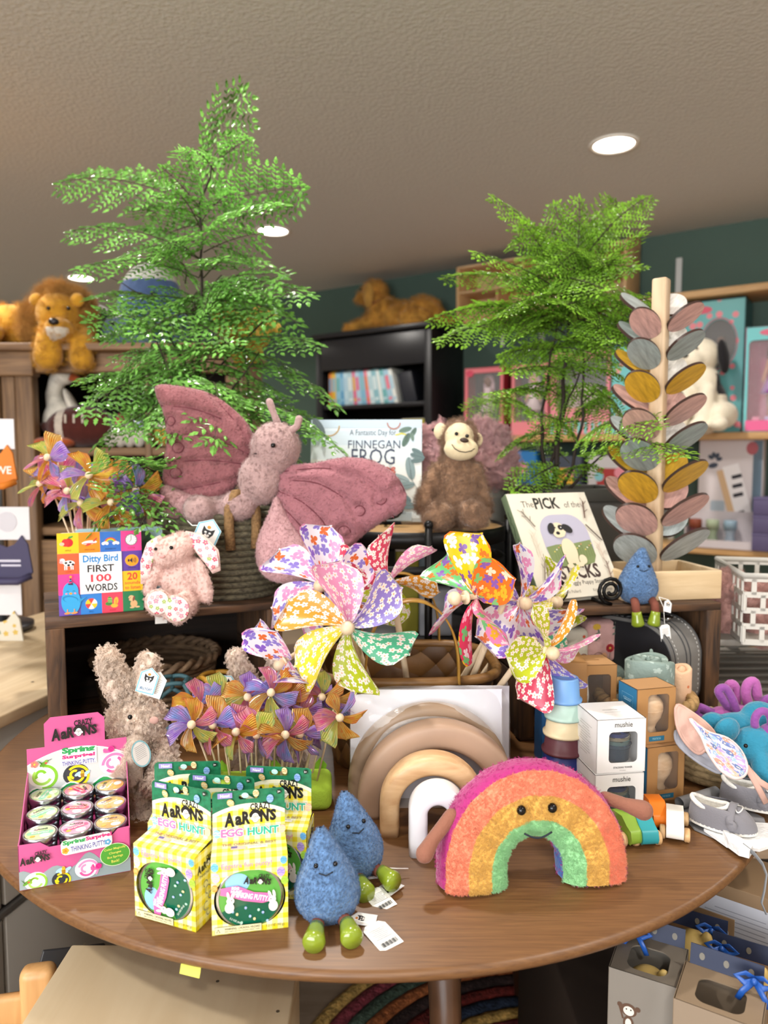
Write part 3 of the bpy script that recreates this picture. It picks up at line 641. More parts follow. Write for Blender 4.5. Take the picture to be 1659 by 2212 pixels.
# ------------------------------------------------------------------ brown wooden cabinet on the left
YC = 2.62
def cabinet():
 xs = lambda px: at(px, 980, YC).x
 zt = at(60, 748, YC).z; x0, x1 = xs(-160), xs(520); D = .42
 t = thing('wooden_cabinet', 'weathered brown wooden cabinet with open shelves at the left', 'cabinet', (0, YC, 0))
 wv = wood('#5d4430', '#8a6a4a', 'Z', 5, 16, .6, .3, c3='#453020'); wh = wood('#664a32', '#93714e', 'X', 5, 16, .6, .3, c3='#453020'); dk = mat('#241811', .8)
 b = MB(); b.box(((x0 + x1) / 2, D / 2 - .03, zt - .01), (x1 - x0 + .06, D + .08, .025), r=.004); b.build('top', wh, t)
 b = MB(); b.box(((x0 + x1) / 2, .0, zt - .058), (x1 - x0, .045, .07), r=.006); b.build('crown_rail', wh, t)
 b = MB(); b.box((xs(20), -.012, zt - .064), (xs(88) - xs(-50), .06, .085), r=.006); b.build('corner_block', wh, t)
 for k, (p0, p1) in enumerate(((-50, 10), (12, 42), (44, 82))):
  b = MB(); b.box(((xs(p0) + xs(p1)) / 2, .0, (zt - .1) / 2), (xs(p1) - xs(p0), .05 if k != 1 else .03, zt - .1), r=.006); b.build('stile_plank', wv, t)
 b = MB(); b.box((xs(320), .02, (zt - .1) / 2), (xs(326) - xs(313), .04, zt - .1), r=.002); b.build('divider', wv, t)
 b = MB(); b.box((xs(505), .02, (zt - .1) / 2), (.05, .04, zt - .1), r=.002); b.build('stile_plank', wv, t)
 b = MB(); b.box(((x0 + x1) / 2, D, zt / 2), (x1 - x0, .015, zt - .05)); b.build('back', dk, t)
 for x in (xs(-60), x1):
  b = MB(); b.box((x, D / 2, zt / 2), (.02, D, zt - .03)); b.build('side', wv, t)
 for py in (967, 1140):
  z = at(200, py, YC).z; b = MB(); b.box(((xs(60) + x1) / 2, D / 2 - .0, z - .014), (x1 - xs(60), D - .02, .028), r=.003); b.build('shelf', wh, t)
 z = at(200, 1155, YC).z
 b = MB(); b.box(((xs(60) + x1) / 2, .01, z - .12), (x1 - xs(60), .02, .2), r=.003); b.build('drawer_front', wh, t)
 b = MB(); b.box((xs(275), -.004, z - .1), (.07, .01, .025), r=.003); b.build('card_holder', mat('#8f8578', .5), t)
 b = MB(); b.box(((xs(60) + x1) / 2, .01, (z - .23) / 2), (x1 - xs(60), .02, z - .24), r=.003); b.build('door', wv, t)
 return zt, at(200, 967, YC).z, at(200, 1140, YC).z
zt, zs1, zs2 = cabinet()
def plush_lion():
 p = at(95, 750, YC - .02); g = mat('#c08a22', .9, bump=(140, .7, .005), var=(16, .2), sheen=.35); mn = mat('#b58646', .95, bump=(90, .8, .006), var=(12, .3)); wt = plush('#d9cfc0')
 t = thing('plush_lion', 'golden plush lion lying on the brown cabinet with paws hanging down', 'plush toy', (p.x + .0, YC + .06, zt + .004)); t.scale = (.8, .8, .8)
 def pick(c): return 1 if (c.x - .115) ** 2 + (c.z - .035) ** 2 < .0022 and c.y < -.2 and c.z < .05 else 0
 b = blob('body', [('e', (-.22, .07, .1), (.22, .12, .1)), ('e', (-.02, .02, .1), (.12, .11, .1)), ('e', (.06, -.07, .13), (.1, .1, .1)), ('e', (.1, -.17, .05), (.062, .075, .05)), ('c', (.02, -.04, .1), .062, (.05, -.16, .0), .055), ('c', (.05, -.16, .0), .055, (.045, -.165, -.06), .062),
     ('c', (.12, .0, .08), .06, (.17, -.12, .0), .05), ('c', (.17, -.12, .0), .05, (.178, -.14, -.07), .052), ('e', (-.3, -.08, .05), (.12, .06, .055))], [g, wt], t, .008, 4, pick)
 m = blob('mane', [('e', (.03, .0, .13), (.11, .085, .12)), ('e', (.06, -.04, .215), (.085, .07, .04)), ('e', (-.055, -.05, .095), (.045, .06, .09)), ('e', (.15, -.03, .15), (.035, .05, .07))], mn, t, .009, 3)
 fur(m, 900, .03, 16, .0009, clump=.5)
 for x in (-.02, .155):
  e = MB(); e.ell((x, -.11, .185), (.032, .018, .03)); e.build('ear', g, t)
 q = MB(); q.ell((.108, -.243, .072), (.022, .014, .015)); q.build('nose', mat('#1c1210', .3), t)
 for x in (.055, .14):
  q = MB(); q.ell((x, -.168, .14), .009); q.build('eye', mat('#1a0f08', .15), t)
 fur(b, 1300, .014, 8, .0008)
plush_lion()
# other plush on the cabinet top, hidden among the fronds
for nm, px, py, rx, rz, c, l in (('plush_dinosaur', 212, 748, .075, .085, '#26372c', 'dark green rounded plush next to the lion'), ('plush_whale', 280, 758, .1, .07, '#5d7389', 'slate blue plush lying on the cabinet behind the fronds'), ('plush_shark', 330, 752, .12, .16, '#3f557c', 'upright blue plush with pale belly behind the fern')):
 p = at(px, 980, YC + .1)
 q = thing(nm, l, 'plush toy', (p.x, YC + .12, zt + .003))
 b = blob('body', [('e', (0, 0, rz * .95), (rx, rx * .8, rz)), ('e', (rx * .75, -.02, rz * .5), (rx * .45, rx * .5, rz * .5)), ('c', (-rx * .5, 0, rz), rx * .4, (-rx * .3, .0, rz * 1.7), rx * .2)], [plush(c), plush('#bfc0b8')], q, .007, 5, pick=lambda v, r=rz: 1 if v.z > r * 1.5 else 0)
 for x in (-.3, .3):
  e = MB(); e.ell((x * rx, -rx * .78, rz * 1.15), .008); e.build('eye', mat('#101010', .2), q)
def goose():
 p = at(122, 965, YC + .05); w = plush('#d6cfc2'); br = plush('#4c1a12'); og = plush('#b5562a')
 t = thing('plush_goose', 'white plush goose with orange bill on the cabinet shelf below the lion', 'plush toy', (p.x, YC + .1, zs1 + .001), 0)
 b = blob('body', [('e', (0, 0, .09), (.065, .07, .085)), (('t'), [(-.01, 0, .12), (-.025, 0, .19), (-.005, -.01, .245), (.02, -.02, .262)], [.04, .03, .03, .038]), ('e', (.03, -.03, .26), (.04, .036, .036))], w, t, .006, 5)
 q = MB(); q.lathe([(0, .05), (.008, .045), (.016, .012), (.018, 0)], 14, T=Mx.Translation((.055, -.045, .255)) @ Mx.Rotation(R(115), 4, 'Y') @ Mx.Rotation(R(-20), 4, 'X')); q.build('bill', og, t)
 for x in (-.03, .045):
  f_ = MB(); f_.ell((x, -.075, .018), (.038, .055, .018)); f_.build('foot', og, t)
 q = MB(); q.ell((.05, -.062, .268), .005); q.build('eye', mat('#111111', .2), t)
 q = blob('wing', [('e', (.055, -.03, .15), (.016, .03, .07), (0, -25, 0))], w, t, .005, 3)
 p2 = at(195, 965, YC + .05)
 t2 = thing('plush_football', 'dark red plush football with white band beside the goose', 'plush toy', (p2.x - .03, YC + .06, zs1 + .001))
 f_ = blob('ball', [('e', (0, 0, .075), (.13, .075, .075)), ('e', (0, 0, .075), (.16, .04, .04))], [br, plush('#c9bcae')], t2, .006, 4, pick=lambda c: 1 if abs(c.x + .06) < .017 else 0)
 for x in (-.03, .0, .03):
  q = MB(); q.box((x, -.07, .1), (.006, .008, .03)); q.build('lace', mat('#c9bcae', .8), t2)
goose()
for k, (px, c, hat) in enumerate(((237, '#7f8f7a', '#56624f'), (258, '#c9c2b4', '#a83a3c'), (278, '#9aa08c', '#6d7a62'), (299, '#a9b7cc', '#b8c6da'))):
 p = at(px, 965, YC + .03)
 q = thing('plush_gnome', ['sage green', 'cream with red band', 'olive grey', 'pale blue'][k] + ' small plush figure in the row on the cabinet shelf', 'plush toy', (p.x, YC + .045, zs1 + .001), group='small plush figures on the cabinet shelf')
 b = MB(); b.ell((0, 0, .04), (.026, .024, .04)); b.build('body', plush('#c7c2b6'), q)
 b = MB(); b.ell((0, 0, .078), (.021, .02, .02)); b.build('head', plush(c), q)
 b = MB(); b.lathe([(.022, .085), (.02, .095), (.006, .12), (0, .122)], 16); b.build('hat', plush(hat), q)
p = at(355, 965, YC + .04); q = thing('plush_duck', 'yellow and white plush on the right-hand compartment of the cabinet', 'plush toy', (p.x, YC + .08, zs1 + .001)); b = blob('body', [('e', (0, 0, .05), (.06, .05, .05)), ('e', (.02, -.02, .12), (.04, .04, .045))], [plush('#c79a34'), plush('#d9d4c8')], q, .006, 4, pick=lambda c: int(c.z > .07))
p = at(230, 1120, YC + .1); q = thing('plush_mole', 'brown plush heap on the lower cabinet shelf', 'plush toy', (p.x + .12, YC + .14, zs2 + .001)); b = blob('body', [('e', (0, 0, .05), (.14, .07, .05)), ('e', (.12, -.02, .05), (.06, .06, .05))], plush('#4a352c'), q, .007, 4)
# ------------------------------------------------------------------ bib rack at the left edge
YB = 1.95
def bib_rack():
 p = at(-30, 1300, YB)
 t = thing('bib_rack', 'grey metal spinner rack hung with bibs at the left edge', 'display rack', (p.x, YB + .08, .781))
 b = MB(); b.tube([(0, 0, .02), (0, 0, .6)], .012, 10); b.build('pole', mat('#77777a', .4, .7), t)
 b = MB(); b.lathe([(0, .02), (.08, .02), (.08, .008), (.075, 0), (0, 0)], 28); b.build('base', mat('#55555a', .4, .7), t)
 for py in (975, 1110, 1268, 1440):
  z = at(0, py, YB).z + .012 - .781; b = MB(); b.tube([(0, 0, z), (.05, -.12, z)], .004, 6); b.tube([(0, 0, z), (-.05, -.12, z)], .004, 6); b.build('hook', mat('#8a8a8d', .4, .7), t)
bib_rack()
def bib(label, px0, px1, py0, py1, c, card, pr=None):
 a, bq = at(px0, py0, YB - .03), at(px1, py1, YB - .03); w = bq.x - a.x; h = a.z - bq.z
 t = thing('hanging_bib', label, 'bib', ((a.x + bq.x) / 2, YB - .03, bq.z), group='bibs on the spinner rack')
 if card:
  k = MB(); k.box((0, .0, h * .78), (w * .9, .002, h * .44)); k.build('header_card', mat('#d9d6da', .5), t)
 out = [(-w * .5, h * .12), (-w * .36, 0), (w * .36, 0), (w * .5, h * .12), (w * .42, h * .5), (w * .3, h * .62), (w * .16, h * .5), (0, h * .46), (-w * .16, h * .5), (-w * .3, h * .62), (-w * .42, h * .5)]
 k = MB(); k.prism(out, 0, .006, T=face_front(-.002)); k.build('bib_cloth', pr or mat(c, .6), t)
 k = MB(); k.tube([(-w * .48, -.012, h * .08), (-w * .3, -.035, h * .02), (w * .3, -.035, h * .02), (w * .48, -.012, h * .08)], .009, 8); k.build('crumb_pocket', mat(c, .6), t)
 return t, w, h
t, w, h = bib('orange silicone bib topmost on the rack at the left edge', -60, 40, 905, 1052, '#d97a1e', True)
a = Art(); a.text('WE', w * .2, 0, .02, '#f0e8dc', .02); a.build('print', t, face_front(-.009, 0, h * .25))
t, w, h = bib('dark purple bib on white header card at the left edge', -40, 74, 1095, 1255, '#3d3858', True)
a = Art(); a.rect(0, 0, w * .55, .006, '#c9c6d6'); a.rect(.01, -.012, w * .4, .005, '#c9c6d6'); a.ell(-w * .25, -.012, .006, .006, '#d9803a'); a.build('print', t, face_front(-.009, 0, h * .28))
a = Art(); a.ell(.0, 0, w * .2, w * .2, '#c2bfc6'); a.build('card_print', t, face_front(-.002, 0, h * .8))
bib('cream bib with blue and yellow flowers at the left edge', -50, 56, 1262, 1412, '#cfc8b8', True, printed('#d2cbbb', ['#5a6d8c', '#c9a94a', '#7d8a6a'], 40, 'flower', .3, 'Object'))
bib('lilac bib lowest on the rack at the left edge', -50, 45, 1440, 1560, '#8d8aae', True)
# ------------------------------------------------------------------ round display table, cabinet and bench beneath
TZ = .75; TC = V((-.018, 1.372)); TR = .668
def table():
 t = thing('round_table', 'large round brown wooden display table carrying the toys', 'table', (TC.x, TC.y, 0))
 top = MB(); top.lathe([(0, TZ), (TR - .006, TZ), (TR - .001, TZ - .003), (TR, TZ - .008), (TR - .004, TZ - .014), (TR - .03, TZ - .022), (0, TZ - .022)], 160)
 top.build('tabletop', wood('#5d3d21', '#74502e', 'X', 15, 20, .42, .05, .0, c3='#50331b'), t)
 lw = wood('#4f3524', '#6a4a34', 'Z', 6, 12, .4)
 for a in (95, 180, 286, 38):
  x, y = .36 * cos(R(a)), .36 * sin(R(a))
  l = MB(); l.tube([(x * 1.2, y * 1.2, 0), (x, y, TZ - .03)], [.016, .027], 16); l.build('leg', lw, t)
 l = MB(); l.tube([(.36 * cos(a), .36 * sin(a), TZ - .045) for a in [2 * pi * k / 48 for k in range(48)]], .024, 10, closed=True); l.build('apron', lw, t)
table()
def sticky():
 p = onz(411, 2093, TZ - .02); q = MB(); q.surf(lambda u, v: ((u - .5) * .024, -.004 * v * v, -.016 * v), 2, 4)
 o = q.build('sticky_note', mat('#d8d45a', .7), None, (p.x, p.y + .004, TZ - .012)); o.rotation_euler = (0, 0, R(-18)); o['label'] = 'yellow paper note stuck under the rim of the table'; o['category'] = 'note'
sticky()
# birch bench in front, running under the table
def bench():
 z = .63; a = onz(165, 2025, z); b = onz(100, 2212, z); c = onz(641, 2105, z)
 t = thing('birch_bench', 'pale birch plywood bench pushed under the front of the table', 'bench', ((a.x + c.x) / 2, 0, 0))
 w = c.x - a.x; y0, y1 = .45, .92
 wd = wood('#cdb692', '#dcc9a8', 'Y', 3, 7, .5, .03, c3='#bfa57e')
 q = MB(); q.box((0, (y0 + y1) / 2, z - .009), (w, y1 - y0, .018), r=.002); q.build('top', wd, t)
 for x in (-w / 2 + .01, w / 2 - .01):
  q = MB(); q.box((x, (y0 + y1) / 2, (z - .018) / 2), (.018, y1 - y0 - .04, z - .018), r=.002); q.build('side_panel', wd, t)
 q = MB()
 for px, py in ((183, 2040), (470, 2120), (600, 2185)):
  k = onz(px, py, z); q.lathe([(0, .0003), (.0022, .0003)], 10, T=Mx.Translation((k.x - t.location.x, k.y, z)))
 q.build('screw_heads', mat('#4f4436', .5), t)
bench()
def stool():
 y = .93; p = at(82, 2085, y)
 t = thing('beech_chair', 'small beech child chair back at the lower left corner', 'chair', (p.x, y, 0), 12)
 wd = wood('#b98a55', '#d0a26c', 'Z', 5, 10, .4)
 q = MB(); q.box((0, 0, p.z / 2), (.045, .03, p.z), r=.012, seg=4); q.build('back_post', wd, t)
 q = MB(); q.box((-.26, 0, p.z / 2), (.045, .03, p.z), r=.012, seg=4); q.build('back_post', wd, t)
 for z in (p.z - .06, p.z - .16):
  q = MB(); q.box((-.13, 0, z), (.24, .016, .05), r=.006); q.build('back_rail', wd, t)
 q = MB(); q.box((-.13, -.14, .28), (.3, .3, .02), r=.008); q.build('seat', wd, t)
 for x in (0, -.26):
  q = MB(); q.box((x, -.27, .135), (.035, .035, .27), r=.008); q.build('front_leg', wd, t)
 b = at(118, 2190, y + .06)
 k = thing('booklet', 'yellow and black booklet tucked beside the little beech chair', 'booklet', (b.x, y + .07, b.z), 0, rot=(R(0), R(18), R(40)))
 q = MB(); q.box((0, 0, 0), (.09, .006, .17), r=.001); q.build('cover', mat('#3a3a3c', .4), k)
 a = Art(); a.rect(-.03, -.03, .03, .1, '#c9b43a'); a.rect(.012, 0, .04, .12, '#7d8284'); a.build('print', k, face_front(-.0035))
stool()
# grey counter with birch top behind the table on the left
def counter():
 z = .78; a = onz(0, 1532, z); b = onz(88, 1493, z); d = (b - a); d.z = 0; d.normalize(); n = V((d.y, -d.x, 0))
 an = math.degrees(math.atan2(d.y, d.x))
 t = thing('grey_counter', 'grey drawer counter with birch top to the left of the table', 'counter', (a.x, a.y, 0), an)
 gy = mat('#bcb8b0', .5); bw = wood('#bfa682', '#d5bf9c', 'X', 4, 8, .5); L = 1.6
 q = MB(); q.box((0, .25, z - .012), (L, .56, .024), r=.003); q.build('top', bw, t)
 q = MB(); q.box((0, .27, (z - .1) / 2), (L - .04, .48, z - .1)); q.build('carcass', mat('#4a4846', .6), t)
 zs = [(z - .03, z - .16), (z - .185, z - .40), (z - .425, z - .73)]
 for k in range(-2, 2):
  for z1_, z0_ in zs:
   q = MB(); q.box((k * .38 + .19, .02, (z1_ + z0_) / 2), (.37, .018, z1_ - z0_), r=.002); q.build('drawer_front', gy, t)
 for z0_ in (z - .172, z - .412):
  q = MB(); q.box((0, .012, z0_), (L - .04, .012, .012), r=.001); q.build('rail', bw if z0_ > z - .2 else mat('#7d7a76', .4, .4), t)
 q = MB()
 for x in (.05, .16): q.lathe([(0, .0006), (.0035, .0006)], 10, T=Mx.Translation((x, .06, z)))
 q.build('screw_holes', mat('#4f4436', .5), t)
counter()
# ------------------------------------------------------------------ weathered crates on the table
CT = .99
def crate(name, label, x, y, an, L, D, H):
 t = thing(name, label, 'crate', (x, y, TZ), an)
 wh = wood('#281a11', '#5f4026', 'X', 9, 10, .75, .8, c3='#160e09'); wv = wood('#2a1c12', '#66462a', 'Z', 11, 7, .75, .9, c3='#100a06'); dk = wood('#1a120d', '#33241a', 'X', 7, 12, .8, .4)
 th = .014
 n = 3
 for k in range(n):
  q = MB(); q.box((L / 2, (k + .5) * D / n, H - th / 2), (L, D / n - .003, th), r=.002); q.build('top_board', wh, t)
  q = MB(); q.box((L / 2, (k + .5) * D / n, th / 2 + .0005), (L - .01, D / n - .003, th), r=.002); q.build('bottom_board', wh, t)
 for x in (.009, L - .009):
  for k in range(2):
   q = MB(); q.box((x, D / 2, th + (k + .5) * (H - 2 * th) / 2), (.018, D - .004, (H - 2 * th) / 2 - .003), r=.002); q.build('end_board', wv, t)
 for x in (.015, L - .015):
  q = MB(); q.box((x, .012, H / 2 - .004), (.03, .024, H - th - .004), r=.002); q.build('corner_post', wv, t)
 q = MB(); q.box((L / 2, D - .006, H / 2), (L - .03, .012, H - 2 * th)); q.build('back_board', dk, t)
 return t
LC = crate('wooden_crate', 'weathered dark crate on its side at left, holding the beige bunnies', -.565, 1.214, 25, .41, .3, CT - TZ)
RC = crate('wooden_crate', 'weathered dark crate on its side at right, holding the silver case and blankets', .243, 1.302, 10.4, .40, .3, CT - TZ)
LM = Mx.Translation((-.565, 1.214, 0)) @ Mx.Rotation(R(25), 4, 'Z'); RM = Mx.Translation((.243, 1.302, 0)) @ Mx.Rotation(R(10.4), 4, 'Z')
# round black stand between the crates
def stand():
 x, y, r, z = .06, 1.62, .205, 1.12
 t = thing('round_stand', 'black metal stand with round wooden tray between the two crates', 'stand', (x, y, TZ))
 bk = mat('#151516', .4, .4); h = z - TZ
 q = MB(); q.lathe([(0, h - .008), (r - .005, h - .008), (r - .005, h - .02), (0, h - .02)], 64); q.build('tray_board', wood('#9c7648', '#c29a66', 'X', 6, 18, .5, c3='#6b4c2c'), t)
 q = MB(); q.lathe([(r - .004, h - .034), (r, h - .034), (r, h - .002), (r - .004, h - .002), (r - .004, h - .034)], 64); q.build('tray_rim', bk, t)
 for a in (-83, -5, 97, 175):
  q = MB(); q.tube([((r + .006) * cos(R(a)), (r + .006) * sin(R(a)), 0), ((r + .006) * cos(R(a)), (r + .006) * sin(R(a)), h + .01)], .0075, 10); q.ell(((r + .006) * cos(R(a)), (r + .006) * sin(R(a)), h + .014), .009); q.build('leg', bk, t)
 for zz in (.12, .28):
  q = MB(); q.lathe([(r - .004, zz), (r, zz), (r, zz + .022), (r - .004, zz + .022), (r - .004, zz)], 48); q.build('ring_band', bk, t)
 q = MB(); q.lathe([(0, .12), (r - .005, .12), (r - .005, .13), (0, .13)], 48); q.build('lower_board', mat('#39383a', .5), t)
stand()
# goods on the low shelf of the stand
for k, (px, py, w, h, c, l) in enumerate(((940, 1290, .07, .06, '#a9adb5', 'folded grey cloth on the lower board of the black stand'), (880, 1185, .05, .05, '#a8a13c', 'yellow-lidded little box behind the pinwheels'), (905, 1200, .035, .06, '#9fb9c6', 'pale blue little box behind the pinwheels'))):
 p = at(px, 1300, 1.58)
 q = thing('small_box' if k else 'folded_cloth', l, 'box' if k else 'cloth', (p.x, 1.58 + .03 * k, TZ + .131))
 b = MB(); b.box((0, 0, .05 if not k else .09), (w, .05, .1 if not k else .18), r=.004); b.build('cloth' if not k else 'carton', mat(c, .6), q)
 if k: b = MB(); b.box((0, 0, .184), (w + .002, .052, .012), r=.002); b.build('lid', mat('#d9d4c4' if k == 1 else '#b9cdd6', .6), q)
# ------------------------------------------------------------------ two potted ferns
def leaflet(mb, o, d, nrm, L, w, mi):
 """one toothed leaflet from o along d"""
 s = d.cross(nrm); up = nrm * (L * .10)
 c0, c1, c2, c3 = o, o + d * L * .4 + up, o + d * L * .72 + up * .9, o + d * L
 a = [o + d * L * .28 + s * w, o + d * L * .55 + s * w * .62, o + d * L * .62 + s * w * .85, o + d * L * .82 + s * w * .3]
 b = [o + d * L * .28 - s * w, o + d * L * .55 - s * w * .62, o + d * L * .62 - s * w * .85, o + d * L * .82 - s * w * .3]
 vs = [c0, c1, c2, c3] + a + b
 mb.add(vs, [(0, 4, 5, 1), (1, 5, 6, 2), (2, 6, 7, 3), (0, 1, 9, 8), (1, 2, 10, 9), (2, 3, 11, 10)], mi)
def frond_mesh(L, npin, pl, nleaf, ll, arch, seed, droop=.25):
 r = random.Random(seed); mb = MB()
 def pt(u): return V((L * u, 0, 4 * arch * L * u * (1 - u)))
 pts = [pt(k / 10) for k in range(11)]
 mb.tube(pts, [.0016 * (1 - .7 * k / 10) for k in range(11)], 5, 1, cap=False)
 for i in range(npin):
  u = .14 + .86 * (i / (npin - .4)); p = pt(u); t = (pt(min(1, u + .02)) - pt(u - .02)).normalized()
  le = pl * (sin(pi * min(1, (u * .78 + .2))) ** .8) * (.85 + .3 * r.random()) + .004
  for sd in (-1, 1):
   d = (t * (.62 + .15 * r.random()) + V((0, sd, 0)) + V((0, 0, -droop * (.3 + r.random())))).normalized()
   q = [p + d * le * k / 4 + V((0, 0, -.12 * le * (k / 4) ** 2)) for k in range(5)]
   mb.tube(q, [.0007, .0006, .0005, .0004, .0002], 4, 1, cap=False)
   n = max(2, int(nleaf * le / pl))
   for j in range(n):
    v = (j + .6) / (n + .3); pp = p + d * le * v + V((0, 0, -.12 * le * v * v))
    nrm = (V((0, 0, 1)) + V((r.uniform(-.4, .4), r.uniform(-.4, .4), 0))).normalized()
    for s2 in (-1, 1):
     side = d.cross(V((0, 0, 1))).normalized() * s2
     dd = (side + d * .75 + V((0, 0, r.uniform(-.35, .15)))).normalized()
     lz = ll * (1 - .45 * v) * (.85 + .3 * r.random())
     leaflet(mb, pp, dd, (nrm - dd * nrm.dot(dd)).normalized(), lz, lz * .24, 0)
   nrm = V((0, 0, 1)); e = q[-1]; leaflet(mb, e, d, (nrm - d * nrm.dot(d)).normalized(), ll * .9, ll * .25, 0)
 e = pts[-1]; d = (pts[-1] - pts[-2]).normalized(); leaflet(mb, e, d, (V((0, 0, 1)) - d * d.z).normalized(), ll, ll * .3, 0)
 return mb
def frond(parent, base, tip, roll, meshes):
 d = tip - base; L = d.length; ref, me = min(meshes, key=lambda m: abs(m[0] - L) + .0001 * rnd.random())
 x = d.normalized(); z = (V((0, 0, 1)) - x * x.z)
 z = z.normalized() if z.length > .15 else V((0, -1, .2)).normalized()
 z = (z - x * z.dot(x)).normalized(); y = z.cross(x)
 M = Mx((x, y, z)).transposed().to_4x4(); M = Mx.Translation(base) @ M @ Mx.Rotation(R(roll), 4, 'X') @ Mx.Scale(L / ref, 4)
 o = bpy.data.objects.new('frond', me); link(o, parent); o.matrix_local = Mx.Translation(-parent.location) @ M
def planter(label, x, y, z, w, h, rz):
 t = thing('planter', label, 'planter', (x, y, z), rz)
 g = mat('#5b5853', .85, bump=(60, .3, .003), var=(9, .15)); rim = mat('#47453f', .7)
 b = MB(); b.box((0, 0, .01), (w, w, .02))
 for sx, sy in ((1, 0), (-1, 0), (0, 1), (0, -1)):
  b.box((sx * (w / 2 - .006), sy * (w / 2 - .006), h / 2), ((.012, w, h) if sx else (w, .012, h)))
 b.build('pot', g, t)
 q = MB()
 for sx, sy in ((1, 0), (-1, 0), (0, 1), (0, -1)):
  q.box((sx * (w / 2 - .004), sy * (w / 2 - .004), h - .014), ((.022, w + .014, .03) if sx else (w + .014, .022, .03)), r=.002)
 q.build('rim', rim, t)
 s = MB(); s.box((0, 0, h - .05), (w - .02, w - .02, .03)); o = s.build('soil', mat('#2a1d14', .95, bump=(90, .9, .01)), t)
 return t
planter('grey square planter behind the left crate, holding the tall fern', -.40, 1.80, TZ, .25, .43, 8)
planter('grey square planter behind the right crate, holding the bushy fern', .445, 1.785, TZ, .235, .44, 4)
leafA = translucent('#76ad50', .22, .38, 30); leafB = translucent('#88b83c', .28, .38, 40); stemm = mat('#3b3a22', .6); stemd = mat('#2e221a', .7)
def mk(nm, L, *a, leaf=None):
 mb = frond_mesh(L, *a); me = mb.mesh(nm, [leaf, stemm]); return (L, me)
fA = [mk('frond', L, n, p, k, l, ar, s, leaf=leafA) for L, n, p, k, l, ar, s in ((.12, 6, .045, 4, .016, .10, 1), (.2, 7, .07, 5, .021, .12, 2), (.2, 7, .062, 5, .020, .05, 12), (.3, 10, .080, 6, .024, .10, 3), (.31, 10, .074, 6, .024, .16, 13), (.4, 12, .09, 7, .024, .1, 4))]
fB = [mk('frond', L, n, p, k, l, ar, s, leaf=leafB) for L, n, p, k, l, ar, s in ((.12, 8, .035, 5, .013, .10, 5), (.2, 12, .052, 6, .015, .12, 6), (.21, 12, .05, 6, .015, .05, 16), (.3, 16, .068, 8, .016, .12, 7), (.36, 18, .075, 8, .016, .1, 8))]
def fern(label, depth, base, stems, fronds, meshes, seed, fill):
 r = random.Random(seed); b = at(*base, depth)
 t = thing('potted_fern', label, 'plant', b)
 for pts, r0 in stems:
  q = MB(); P_ = [at(x, y, depth + dy) - b for x, y, dy in pts]
  S = []
  for i in range(len(P_) - 1):
   for k in range(4):
    u = k / 4; S.append(P_[i].lerp(P_[i + 1], u) + V((.003 * sin(9 * u + i), 0, 0)))
  S.append(P_[-1]); n = len(S)
  q.tube(S, [r0 * (1 - .75 * k / (n - 1)) for k in range(n)], 7); q.build('stem', stemd, t)
 for f in fronds:
  (bx, by, tx, ty) = f[:4]; d0 = f[4] if len(f) > 4 else r.uniform(-.04, .04); d1 = f[5] if len(f) > 5 else r.uniform(-.16, .16)
  frond(t, at(bx, by, depth + d0), at(tx, ty, depth + d1), r.uniform(45, 75) * r.choice((-1, 1)) if f in fronds[:4] else r.uniform(-42, 42), meshes)
 for cx, cy, sx, sy, n in fill:
  for k in range(n):
   a = 2 * pi * k / n + r.random(); x, y = cx + r.uniform(-.3, .3) * sx, cy + r.uniform(-.5, .5) * sy
   L = r.uniform(.6, 1.0)
   frond(t, at(x, y, depth + r.uniform(-.05, .05)), at(x + sx * cos(a) * L, y - sy * .45 * sin(a) * L + 12, depth + r.uniform(-.22, .2)), r.uniform(-50, 50), meshes)
 return t
FL = [(440, 440, 527, 195), (432, 447, 125, 395), (435, 440, 408, 335), (440, 447, 657, 405), (432, 450, 350, 362), (435, 560, 150, 500), (430, 600, 165, 580), (440, 520, 600, 440), (440, 545, 560, 505), (440, 625, 672, 640), (440, 640, 610, 600),
 (430, 700, 200, 640), (430, 720, 190, 695), (440, 760, 690, 745), (440, 800, 733, 880), (430, 790, 176, 890, -.03, -.15), (430, 800, 290, 930, -.03, -.18), (442, 835, 462, 962, -.06, -.36), (430, 830, 372, 945, -.06, -.33), (430, 760, 245, 770),
 (430, 680, 520, 640), (430, 650, 330, 620), (440, 850, 705, 935), (440, 860, 738, 972, -.04, -.2), (430, 850, 205, 965, -.03, -.12), (362, 1040, 236, 985, -.25, -.45), (362, 1068, 212, 1125, -.25, -.46), (365, 1050, 245, 1068, -.24, -.45), (362, 1060, 300, 1140, -.25, -.44), (362, 1030, 275, 1000, -.24, -.43), (440, 840, 650, 1000, -.03, -.05),
 (440, 700, 590, 690), (440, 740, 650, 805), (435, 480, 505, 415), (435, 500, 380, 415), (430, 520, 250, 560), (430, 780, 345, 870), (440, 820, 575, 900), (440, 780, 605, 850), (430, 600, 485, 560), (430, 640, 290, 700), (430, 560, 330, 540),
 (440, 600, 560, 560), (432, 660, 250, 660), (440, 680, 650, 700), (470, 350, 540, 300), (462, 370, 400, 320), (430, 470, 300, 470)]
SL = [([(425, 1120, 0), (420, 960, .02), (428, 800, 0), (436, 600, .02), (433, 440, 0), (470, 330, -.02)], .006), ([(425, 1120, 0), (450, 980, -.04), (490, 860, -.05), (560, 760, -.05)], .005), ([(425, 1120, 0), (395, 960, -.05), (375, 830, -.08), (330, 720, -.08)], .005), ([(425, 1120, 0), (400, 1080, -.04), (355, 1045, -.08)], .004), ([(420, 830, 0), (330, 650, .02), (240, 600, .05)], .003), ([(430, 840, 0), (560, 700, .05), (650, 640, .05)], .003)]
